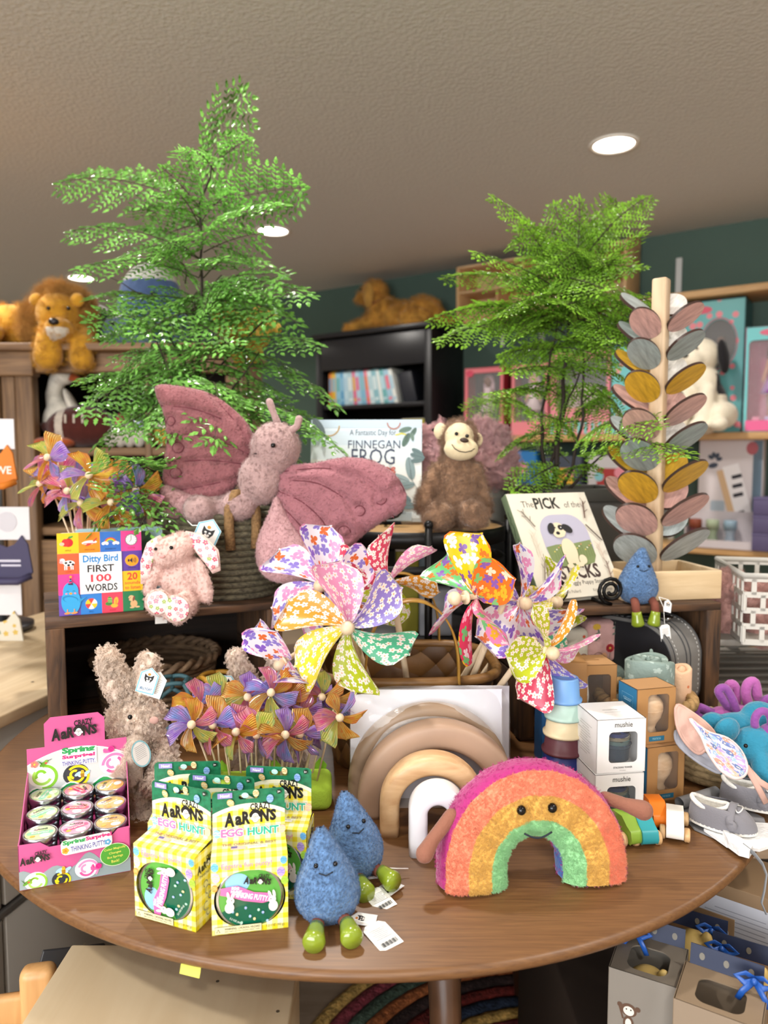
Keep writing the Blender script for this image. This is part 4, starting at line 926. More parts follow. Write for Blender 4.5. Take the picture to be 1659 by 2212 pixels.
fern('tall bright green artificial fern on the left, fronds reaching up past the ceiling lights', 1.74, (425, 1120), SL, FL, fA, 5, [(435, 560, 150, 160, 6), (430, 700, 190, 160, 12), (400, 830, 200, 130, 11), (320, 780, 150, 140, 8)])
FR = [(1225, 640, 1065, 425), (1225, 600, 1198, 442), (1235, 600, 1402, 425), (1230, 620, 1330, 432), (1225, 640, 1025, 545), (1220, 660, 960, 602), (1240, 640, 1395, 577), (1215, 700, 930, 690), (1215, 722, 945, 735), (1240, 700, 1432, 640, 0, -.22), (1240, 740, 1400, 722, 0, -.2), (1240, 720, 1420, 690, 0, -.15),
 (1225, 760, 1080, 765), (1220, 800, 1100, 805), (1180, 850, 1065, 848), (1170, 900, 1005, 885, 0, .2), (1250, 900, 1335, 850), (1262, 1000, 1480, 985, -.05, -.42), (1255, 960, 1420, 925, -.05, -.38), (1240, 950, 1150, 900), (1210, 1000, 1110, 1062), (1230, 1000, 1130, 960), (1225, 660, 1280, 470), (1225, 640, 1130, 480),
 (1230, 680, 1330, 560), (1220, 700, 1120, 640), (1230, 760, 1335, 795), (1220, 760, 1200, 865), (1190, 1060, 1285, 1005), (1190, 1064, 1115, 1085), (1230, 640, 1252, 430), (1225, 600, 1150, 540), (1230, 620, 1300, 520), (1220, 720, 1030, 650), (1230, 780, 1295, 740), (1215, 640, 1090, 600), (1235, 660, 1385, 500), (1180, 940, 1080, 985, 0, -.1)]
SR = [([(1195, 1095, 0), (1200, 1000, 0), (1215, 860, .02), (1228, 700, 0), (1222, 560, 0)], .008), ([(1190, 1095, 0), (1175, 1010, -.02), (1168, 920, -.02), (1185, 800, -.02), (1210, 660, 0)], .006), ([(1195, 1095, 0), (1235, 1010, -.02), (1258, 900, -.03), (1260, 760, 0), (1240, 640, 0)], .005), ([(1200, 1095, 0), (1260, 1020, -.05), (1330, 960, -.12)], .005), ([(1190, 1000, 0), (1215, 900, .03), (1245, 820, .03), (1290, 740, 0)], .004)]
fern('bushy fine-leaved artificial fern on the right, rising behind the puppy picture book', 1.76, (1195, 1095), SR, FR, fB, 9, [(1225, 620, 160, 120, 15), (1225, 720, 180, 100, 16), (1230, 850, 120, 120, 10), (1220, 540, 120, 110, 12)])
# yellow silk flowers behind the left fern
yf = at(540, 730, 1.98)
t = thing('silk_orchid', 'yellow silk orchid spray showing behind the tall fern', 'artificial flower', (yf.x, yf.y, 1.2))
q = MB(); q.tube([(0, 0, -.45), (0, 0, .2), (-.02, -.02, .42), (-.06, -.03, .5)], .004, 6); q.build('stem', stemm, t)
pet = translucent('#d9b24a', .6, .3)
for k, (px, py) in enumerate(((488, 690), (498, 705), (520, 715), (550, 705), (545, 740), (530, 760), (572, 700), (505, 740))):
 c = at(px, py, 1.96 + .02 * (k % 3)) - t.location
 m = MB()
 for a in range(5):
  an = R(72 * a + 20 * k); d = V((cos(an), -.3, sin(an))); m.ell(c + d * .025, (.024, .006, .018), rot=(0, -math.degrees(an), 0), n=10, k=6)
 m.build('blossom', pet, t); m = MB(); m.ell(c + V((0, -.018, 0)), .008, n=8, k=6); m.build('lip', mat('#b5762c', .6), t)
# ------------------------------------------------------------------ helper for figures: sizes read at the figure's own distance
class Fig:
 def __init__(s, name, label, cat, px, py, Y, group=None):
  s.Y = Y; s.k = Y / 1600; s.o = thing(name, label, cat, at(px, py, Y), group=group); s.L = s.o.location.copy()
 def p(s, px, py, dy=0): return at(px, py, s.Y + dy) - s.L
 def e(s, px, py, dy, rx, rz, ry=None, rot=None):
  return ('e', s.p(px, py, dy), (rx * s.k, (ry if ry is not None else (rx + rz) / 2) * s.k, rz * s.k)) + ((rot,) if rot else ())
 def c(s, a, b): return ('c', s.p(*a[:3]), a[3] * s.k, s.p(*b[:3]), b[3] * s.k)
 def ball(s, name, px, py, dy, r, m, sq=(1, 1, 1), rot=None):
  q = MB(); q.ell(s.p(px, py, dy), tuple(r * s.k * a for a in sq), rot=rot); return q.build(name, m, s.o)
 def tube(s, name, pts, r, m, n=8):
  q = MB(); q.tube([s.p(*a) for a in pts], [x * s.k for x in r] if isinstance(r, (list, tuple)) else r * s.k, n); return q.build(name, m, s.o)
BLACK = mat('#0b0a0c', .12); CATW = mat('#f2f0ec', .6)
def hang_tag(parent, loc, rot, w=.03, border='#5fb4cf', cat=True, text='JELLYCAT', back=False, price=False):
 """paper hang tag; a part of the plush it is sewn to"""
 t = MB(); h = w * 1.45
 out = [(-w / 2, -h / 2), (w / 2, -h / 2), (w / 2, h * .26), (0, h / 2), (-w / 2, h * .26)] if not price else [(-w / 2, -h / 2), (w / 2, -h / 2), (w / 2, h * .36), (w * .3, h / 2), (-w * .3, h / 2), (-w / 2, h * .36)]
 t.prism(out, -.0004, 0, 0)
 o = t.build('hang_tag', mat('#f3f2ee', .5), parent); o.location = loc; o.rotation_euler = [R(a) for a in rot]
 a = Art(step=.00008)
 if price:
  for k in range(7): a.rect(0, h * (.25 - k * .06), w * (.7 - .1 * (k % 3)), h * .018, '#9a9a9c')
  for k in range(14): a.rect(-w * .32 + k * w * .05, -h * .34, w * (.016 + .014 * (k * 7 % 3)), h * .16, '#1a1a1c')
 else:
  b = [(x * .97, y * .97) for x, y in out]; i = [(x * .86, y * .9) for x, y in out]
  a.poly(b, border); a.poly(i, '#f5f4f0')
  if cat:
   y0 = h * .06; r = w * .24
   a.poly([(-r, y0), (-r * 1.05, y0 + r * 1.1), (-r * .4, y0 + r * .6), (r * .4, y0 + r * .6), (r * 1.05, y0 + r * 1.1), (r, y0), (r * .6, y0 - r * .7), (-r * .6, y0 - r * .7)], '#17171a')
   a.ell(-r * .38, y0 + r * .1, r * .22, r * .17, '#f5f4f0'); a.ell(r * .38, y0 + r * .1, r * .22, r * .17, '#f5f4f0'); a.ell(0, y0 - r * .4, r * .45, r * .26, '#f5f4f0'); a.ell(0, y0 - r * .25, r * .13, r * .1, '#17171a')
   a.ell(-r * .1, y0 + r * 1.05, r * .35, r * .3, '#e08a2e')
   a.text(text, 0, -h * .33, h * .12, '#2f6f9c', .02, w=w * .66)
  else:
   for k in range(9): a.rect(0, h * (.2 - k * .065), w * (.66 - .08 * (k % 3)), h * .014, '#a9a9ac')
 a.build('tag_print', o); return o
# ------------------------------------------------------------------ board books on the left crate
def words_book():
 w, h = .139, .143
 t = thing('board_book', 'FIRST 100 WORDS sound book with a grid of bright pictures, foremost of the stack', 'book', (-.562, 1.262, CT), 0, 'board books on the left crate', rot=(R(-4), 0, R(23)))
 b = MB(); b.prism(xf(rrect(w, h, .009, 6), w / 2, h / 2), 0, .017, T=face_front(.017) ); b.build('pages', mat('#e7e4dc', .6), t)
 b = MB(); b.prism(xf(rrect(w, h, .009, 6), w / 2, h / 2), 0, .0008, T=face_front(-.0001)); b.build('cover', mat('#f4f2ee', .22, coat=.6), t)
 a = Art(.22, coat=.6); c = w / 4; r_ = h / 4
 def cell(i, j, col): a.rect((i + .5) * c, h - (j + .5) * r_, c, r_, col); return (i + .5) * c, h - (j + .5) * r_
 x, y = cell(0, 0, '#f2c31f'); a.ell(x + .001, y + .001, .0075, .0075, '#c8232c'); a.ell(x - .004, y + .001, .006, .0068, '#d22f35'); a.line([(x, y + .008), (x + .003, y + .012)], .0012, '#4d2d18'); a.ell(x + .005, y + .0105, .004, .0018, '#4a9a3c', rot=25); a.ell(x - .0095, y - .001, .004, .003, '#efb9a0'); a.text('APPLE', x, y - .0125, .0026, '#5a3d1c')
 x, y = cell(1, 0, '#ef8a17'); a.ell(x, y, .0125, .0035, '#f7f5f2', rot=4); a.poly([(x - .003, y - .001), (x + .006, y - .001), (x - .002, y - .006), (x - .007, y - .006)], '#d8403a'); a.poly([(x + .008, y + .001), (x + .0135, y + .0075), (x + .011, y + .0075), (x + .005, y + .002)], '#d8403a'); a.rect(x, y - .0018, .02, .0012, '#d8403a'); a.text('AIRPLANE', x, y - .0125, .0026, '#7a4410')
 x, y = cell(2, 0, '#2f6fc4')
 for k, cc in enumerate(('#e03a36', '#f08a24', '#f4d02c', '#45a852', '#3f8fd4', '#7a4fb0')): a.arc(x, y - .003, .0105 - k * .0013 - .0013, .0105 - k * .0013, 0, 180, cc)
 for q in (-1, 1):
  for k in (-1, 0, 1): a.ell(x + q * .009 + k * .003, y - .003 + (.0012 if k == 0 else 0), .0028, .0026, '#f6f7fa')
 a.text('RAINBOW', x, y - .0125, .0026, '#1c3f7c')
 x, y = cell(3, 0, '#ee3f92'); a.ell(x, y + .002, .0105, .0105, '#5b5e66'); a.ell(x, y + .002, .0092, .0092, '#f6f6f4'); a.line([(x, y + .009), (x, y + .002), (x - .003, y - .002)], .0009, '#2a2a2e')
 for k in range(12): a.ell(x + .0078 * cos(R(30 * k)), y + .002 + .0078 * sin(R(30 * k)), .0006, .0006, '#2a2a2e', 6)
 a.text('CLOCK', x, y - .0125, .0026, '#8c1f55')
 x, y = cell(0, 1, '#f0603a'); a.ell(x + .001, y + .001, .009, .0052, '#f7f5f2'); a.ell(x - .0095, y + .0055, .0042, .0045, '#f7f5f2'); a.ell(x - .0115, y + .0035, .003, .0024, '#efaab4'); a.ell(x - .0125, y + .009, .002, .001, '#e9a0ae', rot=30)
 for k, v in ((-.004, .002), (.003, .003), (.007, -.001), (0, -.002)): a.ell(x + k, y + v, .0022, .0018, '#1d1c20')
 for k in (-.006, -.003, .004, .007): a.rect(x + k, y - .0065, .0017, .007, '#f7f5f2')
 a.text('COW', x, y - .0135, .0026, '#8c2f1c')
 cell(0, 2, '#ee3f92'); cell(0, 3, '#6d4fb2')
 x, y = cell(3, 1, '#5a3a9c'); a.ell(x, y + .001, .0115, .0105, '#f0a11c'); a.rect(x - .0055, y + .001, .003, .0048, '#2a1a30'); a.poly([(x - .004, y + .001), (x + .001, y + .006), (x + .001, y - .004)], '#2a1a30')
 for k in (.0025, .0045, .0065): a.arc(x, y + .001, k, k + .0008, -45, 45, '#2a1a30', 6)
 a.text('SPEAKER', x, y - .012, .0024, '#33205c')
 x, y = cell(3, 2, '#f4c11e'); a.text('20', x, y + .0085, .0135, '#d8432c', .03); a.text('sounds', x, y - .003, .0058, '#d8432c', .015, w=.026); a.text('to listen', x, y - .0115, .0062, '#d8432c', .015, w=.026)
 x, y = cell(1, 3, '#2f7fcf')
 for k, cc in enumerate(('#f2efe8', '#e4443c', '#f2c52c', '#e4443c', '#f2efe8', '#f2c52c')): a.poly([(x, y)] + [(x + .0095 * cos(R(60 * k + 10 * m)), y + .0095 * sin(R(60 * k + 10 * m))) for m in range(7)], cc)
 a.text('BALL', x, y - .0135, .0024, '#1c4f8c')
 x, y = cell(2, 3, '#e8415c'); a.ell(x - .004, y + .004, .0038, .0065, '#3f8a3c', rot=10); a.ell(x - .006, y - .002, .006, .0035, '#3f8a3c'); a.ell(x + .006, y + .002, .0038, .007, '#f0b23c', rot=-10); a.ell(x + .003, y - .006, .006, .0036, '#f0b23c')
 for k in range(3): a.rect(x - .004, y + .001 + k * .003, .007, .0009, '#cfe08a'); a.ell(x + .006, y - .003 + k * .003, .0009, .0009, '#d8432c', 8)
 a.text('SOCKS', x, y - .0135, .0024, '#8c1f33')
 x, y = cell(3, 3, '#1f7a4c'); a.ell(x + .001, y - .005, .006, .0065, '#e2b27c'); a.ell(x - .003, y + .005, .005, .0052, '#e8bd8a'); a.ell(x + .001, y + .004, .0018, .0048, '#8a4f3c', rot=-15); a.ell(x - .005, y + .006, .0007, .0009, '#222'+'222', 8); a.ell(x - .0075, y + .004, .0014, .001, '#3a2a24', 8); a.ell(x - .002, y - .0115, .004, .0016, '#e8bd8a'); a.ell(x + .007, y - .011, .004, .0016, '#e8bd8a')
 # centre panel
 a.rect(w / 2, h / 2, 2 * c, 2 * r_, '#f5f4f2')
 a.text('Ditty Bird', w / 2, h * .665, .0165, '#2f86c8', .035, w=.058); a.text('FIRST', w / 2, h * .555, .0128, '#1f2028', .02, w=.044); a.text('100', w / 2, h * .437, .0135, '#e03a4c', .025, w=.034); a.text('WORDS', w / 2, h * .32, .0128, '#1f2028', .02, w=.053)
 # blue bird over the left column
 x = c * .56; a.ell(x, h * .17, .0155, .0225, '#35a3dc', 30); a.ell(x, h * .29, .0125, .0165, '#35a3dc', 30); a.poly([(x - .008, h * .36), (x + .003, h * .41), (x + .009, h * .35)], '#35a3dc'); a.ell(x - .001, h * .2, .013, .006, '#2384bd', rot=-12); a.ell(x, h * .19, .011, .005, '#35a3dc', rot=-12); a.poly([(x + .013, h * .19), (x + .025, h * .215), (x + .014, h * .15)], '#2f96cf')
 a.arc(x - .005, h * .287, .0016, .0022, 20, 160, '#1d4f74', 6); a.arc(x + .005, h * .287, .0016, .0022, 20, 160, '#1d4f74', 6); a.ell(x, h * .268, .0026, .0018, '#f09a2c'); a.ell(x - .007, h * .268, .002, .0014, '#ee8fb4'); a.ell(x + .007, h * .268, .002, .0014, '#ee8fb4')
 a.poly([(x - .004, h * .375), (x + .0005, h * .465), (x + .0045, h * .37)], '#3a2f52'); a.rect(x, h * .40, .0055, .0016, '#ee3f92', rot=10); a.rect(x, h * .425, .004, .0014, '#35a3dc', rot=10); a.ell(x + .0006, h * .47, .0022, .0022, '#f4a03c')
 for q in (-.006, .005):
  a.rect(x + q, h * .055, .0014, h * .05, '#f09a4c'); a.ell(x + q - .001, h * .03, .0045, .0015, '#f09a4c'); a.ell(x + q + .001, h * .036, .0045, .0013, '#f09a4c')
 a.build('cover_print', t, face_front(-.0009))
 g = thing('board_book', 'dark green edged board book squeezed behind the FIRST 100 WORDS book', 'book', (-.556, 1.281, CT), 0, 'board books on the left crate', rot=(R(-4), 0, R(23)))
 b = MB(); b.prism(xf(rrect(.1455, .140, .009, 6), .0727, .07), 0, .016, T=face_front(.0175)); b.build('pages', mat('#143d2a', .3, coat=.4), g)
 l = thing('board_book', 'pale blue board book in clear sleeve, rearmost of the stack on the left crate', 'book', (-.548, 1.302, CT), 0, 'board books on the left crate', rot=(R(-4), 0, R(23)))
 b = MB(); b.prism(xf(rrect(.15, .146, .009, 6), .076, .073), 0, .022, T=face_front(.024)); b.build('pages', mat('#8fbecb', .25, coat=.6), l)
 b = MB(); b.box((.076, .012, .073), (.153, .027, .148), r=.003); b.build('clear_sleeve', clear_film(.1, .85), l)
 a = Art(.3)
 for k in range(4): a.ell(.138 + .003 * (k % 2), .1 + .008 * k, .005, .004, '#e9f1f3')
 a.build('cover_print', l, face_front(.0015))
words_book()
# ------------------------------------------------------------------ pink bunny with flowered ears
FLOWERY = printed('#efd6cf', ['#d8607c', '#e48aa0', '#c94f6e', '#8fae5a', '#e9a3b0'], 95, 'flower', .42, 'Object', '#f3d7a0', .8)
def floral_bunny():
 F = Fig('plush_bunny', 'small pale pink plush bunny with flowered ear linings sitting on the left crate', 'plush toy', 385, 1312, 1.305)
 pk = mat('#dcbab0', .95, bump=(210, .8, .004), var=(30, .1), sheen=.3)
 b = blob('body', [F.e(394, 1262, .0, 44, 52, 38), F.e(392, 1225, .0, 34, 34, 30), F.e(372, 1192, -.012, 38, 34, 34), F.e(358, 1203, -.025, 25, 22, 20), F.e(392, 1178, -.002, 34, 30, 32),
     ('t', [F.p(425, 1222, 0), F.p(440, 1255, -.01), F.p(447, 1290, -.015)], [.013, .013, .012]), ('t', [F.p(345, 1222, -.01), F.p(330, 1250, -.015), F.p(322, 1275, -.015)], [.012, .012, .011]),
     F.e(362, 1300, -.03, 24, 26, 36), F.e(400, 1305, -.03, 26, 30, 36), F.e(342, 1302, -.058, 31, 31, 12), F.e(382, 1316, -.062, 34, 33, 12)], pk, F.o, .004, 4)
 fur(b, 1500, .0035, 7, .0003)
 for nm, pts, w in (('ear', [(398, 1160, .0), (430, 1172, -.012), (455, 1200, -.02), (468, 1236, -.024)], (15, 21, 24, 11)), ('ear', [(352, 1165, -.0), (330, 1180, -.01), (318, 1215, -.02), (313, 1262, -.022)], (12, 15, 15, 9))):
  e = blob(nm, [('t', [F.p(*q) for q in pts], [.0085] * 4)], pk, F.o, .0035, 2)
  m = MB(); P_ = [F.p(*q) for q in pts]; P2 = []
  for i in range(3):
   for k in range(4): P2.append((P_[i].lerp(P_[i + 1], k / 4), w[i] + (w[i + 1] - w[i]) * k / 4))
  P2.append((P_[3], w[3]))
  bpy.data.objects.remove(e)
  m.tube([q for q, _ in P2], [x * F.k * .95 for _, x in P2], 20, 0, flat=.28);
  e = m.build(nm, pk, F.o);
  m = MB();
  m.tube([q + V((0, -.0045, 0)) for q, _ in P2[1:-1]], [x * F.k * .8 for _, x in P2[1:-1]], 20, 0, flat=.14); e2 = m.build('ear_lining', FLOWERY, e)
 for px, py, r in ((342, 1302, 24), (382, 1316, 26)):
  q = MB(); q.ell(F.p(px, py, -.071), (r * F.k, .003, r * F.k * 1.02)); q.build('sole', FLOWERY, F.o)
 F.ball('eye', 370, 1183, -.041, 4.2, BLACK); F.ball('eye', 336, 1186, -.033, 3.6, BLACK); F.ball('nose', 350, 1202, -.042, 5, mat('#cf9a94', .8), (1.3, .6, .8))
 o = MB(); o.box((0, 0, 0), (.02, .0006, .026)); q = o.build('care_label', mat('#ece9e4', .6), F.o, F.p(348, 1333, -.04), (R(20), 0, R(20)))
floral_bunny()
# ------------------------------------------------------------------ rope basket with the butterfly plush
def rope_basket():
 t = thing('rope_basket', 'grey-green coiled rope basket with jute handles on the left crate', 'basket', (-.325, 1.50, CT), -10)
 m = wood('#454034', '#787058', 'X', 60, 3, .85, .9, c3='#2c2920')
 q = MB(); n = 14; H = .168
 for k in range(n):
  z = H * (k + .5) / n; r = .104 + .012 * sin(pi * (k + 3) / (n + 5)); q.lathe([(r + .0065 * cos(a), z + .0068 * sin(a)) for a in [2 * pi * j / 8 for j in range(9)]], 56)
 q.lathe([(0, .004), (.104, .004), (.104, .012), (0, .012)], 40); q.build('coiled_body', m, t)
 jm = mat('#8a6a44', .9, bump=(240, .9, .004), var=(120, .3))
 for a in (-52, 128):
  q = MB(); x, y = .125 * cos(R(a)), .125 * sin(R(a)); tx, ty = -sin(R(a)), cos(R(a))
  pts = [(x + tx * s, y + ty * s, z) for s, z in ((-.024, .10), (-.027, .14), (-.026, .18), (-.014, .205), (.004, .208), (.02, .198), (.026, .17), (.026, .13), (.024, .10))]
  q.tube(pts, .0095, 10); q.build('handle', jm, t)
 return t
rope_basket()
def pillow(name, outline, F, dy, thick, seams, m, dyf=None, vox=.0045, circles=()):
 pts = [(x, y) for x, y in outline]; k = F.k
 # smooth closed outline
 n = len(pts); sm = []
 for i in range(n):
  p0, p1, p2, p3 = pts[i - 1], pts[i], pts[(i + 1) % n], pts[(i + 2) % n]
  for j in range(3):
   u = j / 3; sm.append(tuple(.5 * ((2 * p1[a]) + (-p0[a] + p2[a]) * u + (2 * p0[a] - 5 * p1[a] + 4 * p2[a] - p3[a]) * u * u + (-p0[a] + 3 * p1[a] - 3 * p2[a] + p3[a]) * u ** 3) for a in (0, 1)))
 loc = [F.p(x, y, dy) for x, y in sm]; out2 = [(v.x, v.z) for v in loc]; y0 = loc[0].y
 mb = MB(); nn = len(out2)
 vs = [(x, y0 - .01, z) for x, z in out2] + [(x, y0 + .01, z) for x, z in out2]
 mb.add(vs, [tuple(range(nn)), tuple(range(nn, 2 * nn))[::-1]] + [(i, nn + i, nn + (i + 1) % nn, (i + 1) % nn) for i in range(nn)])
 o = mb.build(name, m, None); bm = bmesh.new(); bm.from_mesh(o.data); bmesh.ops.recalc_face_normals(bm, faces=bm.faces); bm.to_mesh(o.data); bm.free()
 q = o.modifiers.new('r', 'REMESH'); q.mode = 'VOXEL'; q.voxel_size = vox
 q = o.modifiers.new('s', 'SMOOTH'); q.iterations = 4
 bake(o)
 if not o.data.materials: o.data.materials.append(m)
 def segd(px, pz, a, b):
  ax, az = a; bx, bz = b; dx, dz = bx - ax, bz - az; L = dx * dx + dz * dz
  u = max(0, min(1, ((px - ax) * dx + (pz - az) * dz) / L)) if L else 0
  return sqrt((px - ax - u * dx) ** 2 + (pz - az - u * dz) ** 2)
 S = []
 for s in seams:
  l = [F.p(x, y, dy) for x, y in s]; S += [((l[i].x, l[i].z), (l[i + 1].x, l[i + 1].z)) for i in range(len(l) - 1)]
 for cx, cy, r in circles:
  l = [F.p(cx + r * cos(a), cy + r * sin(a), dy) for a in [2 * pi * i / 14 for i in range(15)]]; S += [((l[i].x, l[i].z), (l[i + 1].x, l[i + 1].z)) for i in range(14)]
 W_ = .03
 for v in o.data.vertices:
  x, z = v.co.x, v.co.z; d = min(segd(x, z, out2[i], out2[(i + 1) % nn]) for i in range(nn))
  g = min(1, d / W_); h = thick * sqrt(max(0, 1 - (1 - g) ** 2)) + .0015
  sd = min((segd(x, z, a, b) for a, b in S), default=1)
  if sd < .008: h -= .009 * (1 - sd / .008) ** .7
  h += .0015 * sin(x * 160) * sin(z * 140)
  off = dyf(x, z) if dyf else 0
  v.co.y = y0 + off + (h if v.co.y > y0 else -h)
 for p_ in o.data.polygons: p_.use_smooth = True
 front = [v.co.copy() for v in o.data.vertices if v.normal.y < 0 or v.co.y < y0]
 st = MB()
 for s in list(seams) + [[(cx + r * cos(2 * pi * i / 16), cy + r * sin(2 * pi * i / 16)) for i in range(17)] for cx, cy, r in circles]:
  l = [F.p(x, y, dy) for x, y in s]; P_ = []
  for i in range(len(l) - 1):
   for j in range(5 if len(s) < 10 else 1): P_.append(l[i].lerp(l[i + 1], j / 5))
  P_.append(l[-1]); Q = []
  for p_ in P_:
   n_ = min(front, key=lambda c: (c.x - p_.x) ** 2 + (c.z - p_.z) ** 2); Q.append(V((p_.x, n_.y - .0012, p_.z)))
  for _ in range(3): Q = [Q[0]] + [(Q[i - 1] + Q[i] * 2 + Q[i + 1]) / 4 for i in range(1, len(Q) - 1)] + [Q[-1]] if len(Q) > 2 else Q
  st.tube(Q, .0011, 6)
 o.parent = F.o
 if st.v: st.build('seam_stitching', mat('#6e3840', .9), o)
 return o
def butterfly():
 F = Fig('plush_butterfly', 'large dusky pink plush butterfly with spread wings in the rope basket', 'plush toy', 520, 1105, 1.42)
 dk = mat('#8c575b', .95, bump=(200, .8, .004), var=(26, .1), sheen=.35); dk2 = mat('#9c666d', .95, bump=(200, .8, .004), var=(26, .1), sheen=.35)
 md = mat('#ad8f8c', .95, bump=(220, .8, .004), var=(30, .1), sheen=.35); lt = mat('#c59a9b', .95, bump=(200, .8, .004), var=(26, .08), sheen=.35)
 LW = [(338, 832), (400, 836), (455, 850), (500, 880), (535, 915), (549, 955), (541, 1000), (515, 1045), (475, 1082), (425, 1088), (370, 1062), (352, 1030), (359, 975), (356, 900), (343, 868)]
 w1 = pillow('upper_wing', LW, F, .012, .02, [[(350, 877), (422, 882), (480, 905)], [(362, 938), (430, 938), (490, 955), (545, 985)], [(358, 1000), (449, 992), (525, 1002)], [(362, 1062), (439, 1050), (530, 1030)], [(455, 850), (520, 920), (548, 980)]], dk, circles=[(372, 910, 11), (388, 967, 13), (383, 1021, 13)])
 RW = [(612, 1008), (680, 1000), (740, 988), (800, 993), (850, 1020), (877, 1065), (868, 1102), (830, 1122), (790, 1150), (752, 1182), (715, 1197), (680, 1188), (640, 1150), (605, 1100), (597, 1055)]
 w2 = pillow('upper_wing', RW, F, -.035, .022, [[(615, 1018), (700, 1008), (775, 1025), (830, 1070), (850, 1115)], [(608, 1035), (690, 1040), (750, 1075), (790, 1145)], [(602, 1060), (655, 1080), (700, 1120), (735, 1190)], [(604, 1085), (650, 1130), (690, 1185)]], dk2, dyf=lambda x, z: -.12 * max(0, x - .07), circles=[(822, 1075, 13), (778, 1100, 12), (745, 1145, 14), (684, 1167, 14), (860, 1056, 12)])
 w3 = pillow('lower_wing', [(598, 1070), (580, 1110), (562, 1150), (553, 1190), (560, 1230), (590, 1255), (632, 1258), (682, 1238), (702, 1200), (660, 1165), (620, 1110)], F, -.045, .018, [], lt)
 w4 = pillow('lower_wing', [(352, 1048), (349, 1085), (360, 1112), (400, 1120), (440, 1112), (450, 1085), (400, 1065)], F, -.005, .018, [], lt)
 for w in (w1, w2, w3, w4): fur(w, 2600, .0022, 5, .00025, seed=5)
 b = blob('body', [F.e(595, 968, -.03, 53, 56, 50), F.e(565, 1035, -.025, 50, 54, 48), F.e(515, 1092, -.02, 42, 32, 38), F.e(430, 1100, -.035, 34, 31, 32), F.e(470, 1098, .0, 45, 28, 40)], md, F.o, .005, 3)
 fur(b, 1800, .0035, 7, .0003)
 for pts in ([(600, 915, -.03), (592, 895, -.03), (582, 868, -.03)], [(628, 930, -.04), (642, 922, -.045), (646, 905, -.045)]):
  q = blob('antenna', [('t', [F.p(*a) for a in pts], [.0075, .0065, .0075])], md, F.o, .003, 2)
 F.ball('eye', 590, 962, -.078, 5, BLACK); F.ball('eye', 552, 980, -.062, 3, mat('#3a2a2c', .5), (1.2, 1, .5))
 hang_tag(F.o, F.p(446, 1156, -.075), (82, 24, 8), .044)
 F.tube('tag_cord', [(405, 1125, -.06), (415, 1135, -.066), (440, 1135, -.074)], 1.2, CATW, 5)
butterfly()
# ------------------------------------------------------------------ frog picture book on an easel
def easel(t, x, y, s=1, x2=None):
 m = mat('#141415', .35, .5)
 for xx in ([x] if x2 is None else [x, x2]):
  q = MB(); pts = [(xx, y + .09, 0), (xx, y, .002), (xx, y - .03, .004)]
  for k in range(26):
   a = R(-90 + k * 28); r = .025 * (1 - k / 34) * s; pts.append((xx + .004 + r * cos(a) * .9 + .012, y - .035, .028 * s + r * sin(a)))
  q.tube(pts, .0035, 8); q.build('easel_scroll', m, t)
def picture_book(name, label, loc, rot, w, h, th, cover, spine, edge='#e9e5da'):
 t = thing(name, label, 'book', loc, rot=rot)
 b = MB(); b.box((0, th / 2, h / 2), (w - .006, th - .004, h - .006)); b.build('pages', mat(edge, .7), t)
 b = MB(); b.box((0, .001, h / 2), (w, .002, h), r=.0008); b.box((0, th - .001, h / 2), (w, .002, h), r=.0008); b.box((-w / 2 + .001, th / 2, h / 2), (.003, th, h), 1, r=.001); b.build('cover', [mat(cover, .35), mat(spine, .5)], t)
 return t
zst = 1.12 - .008
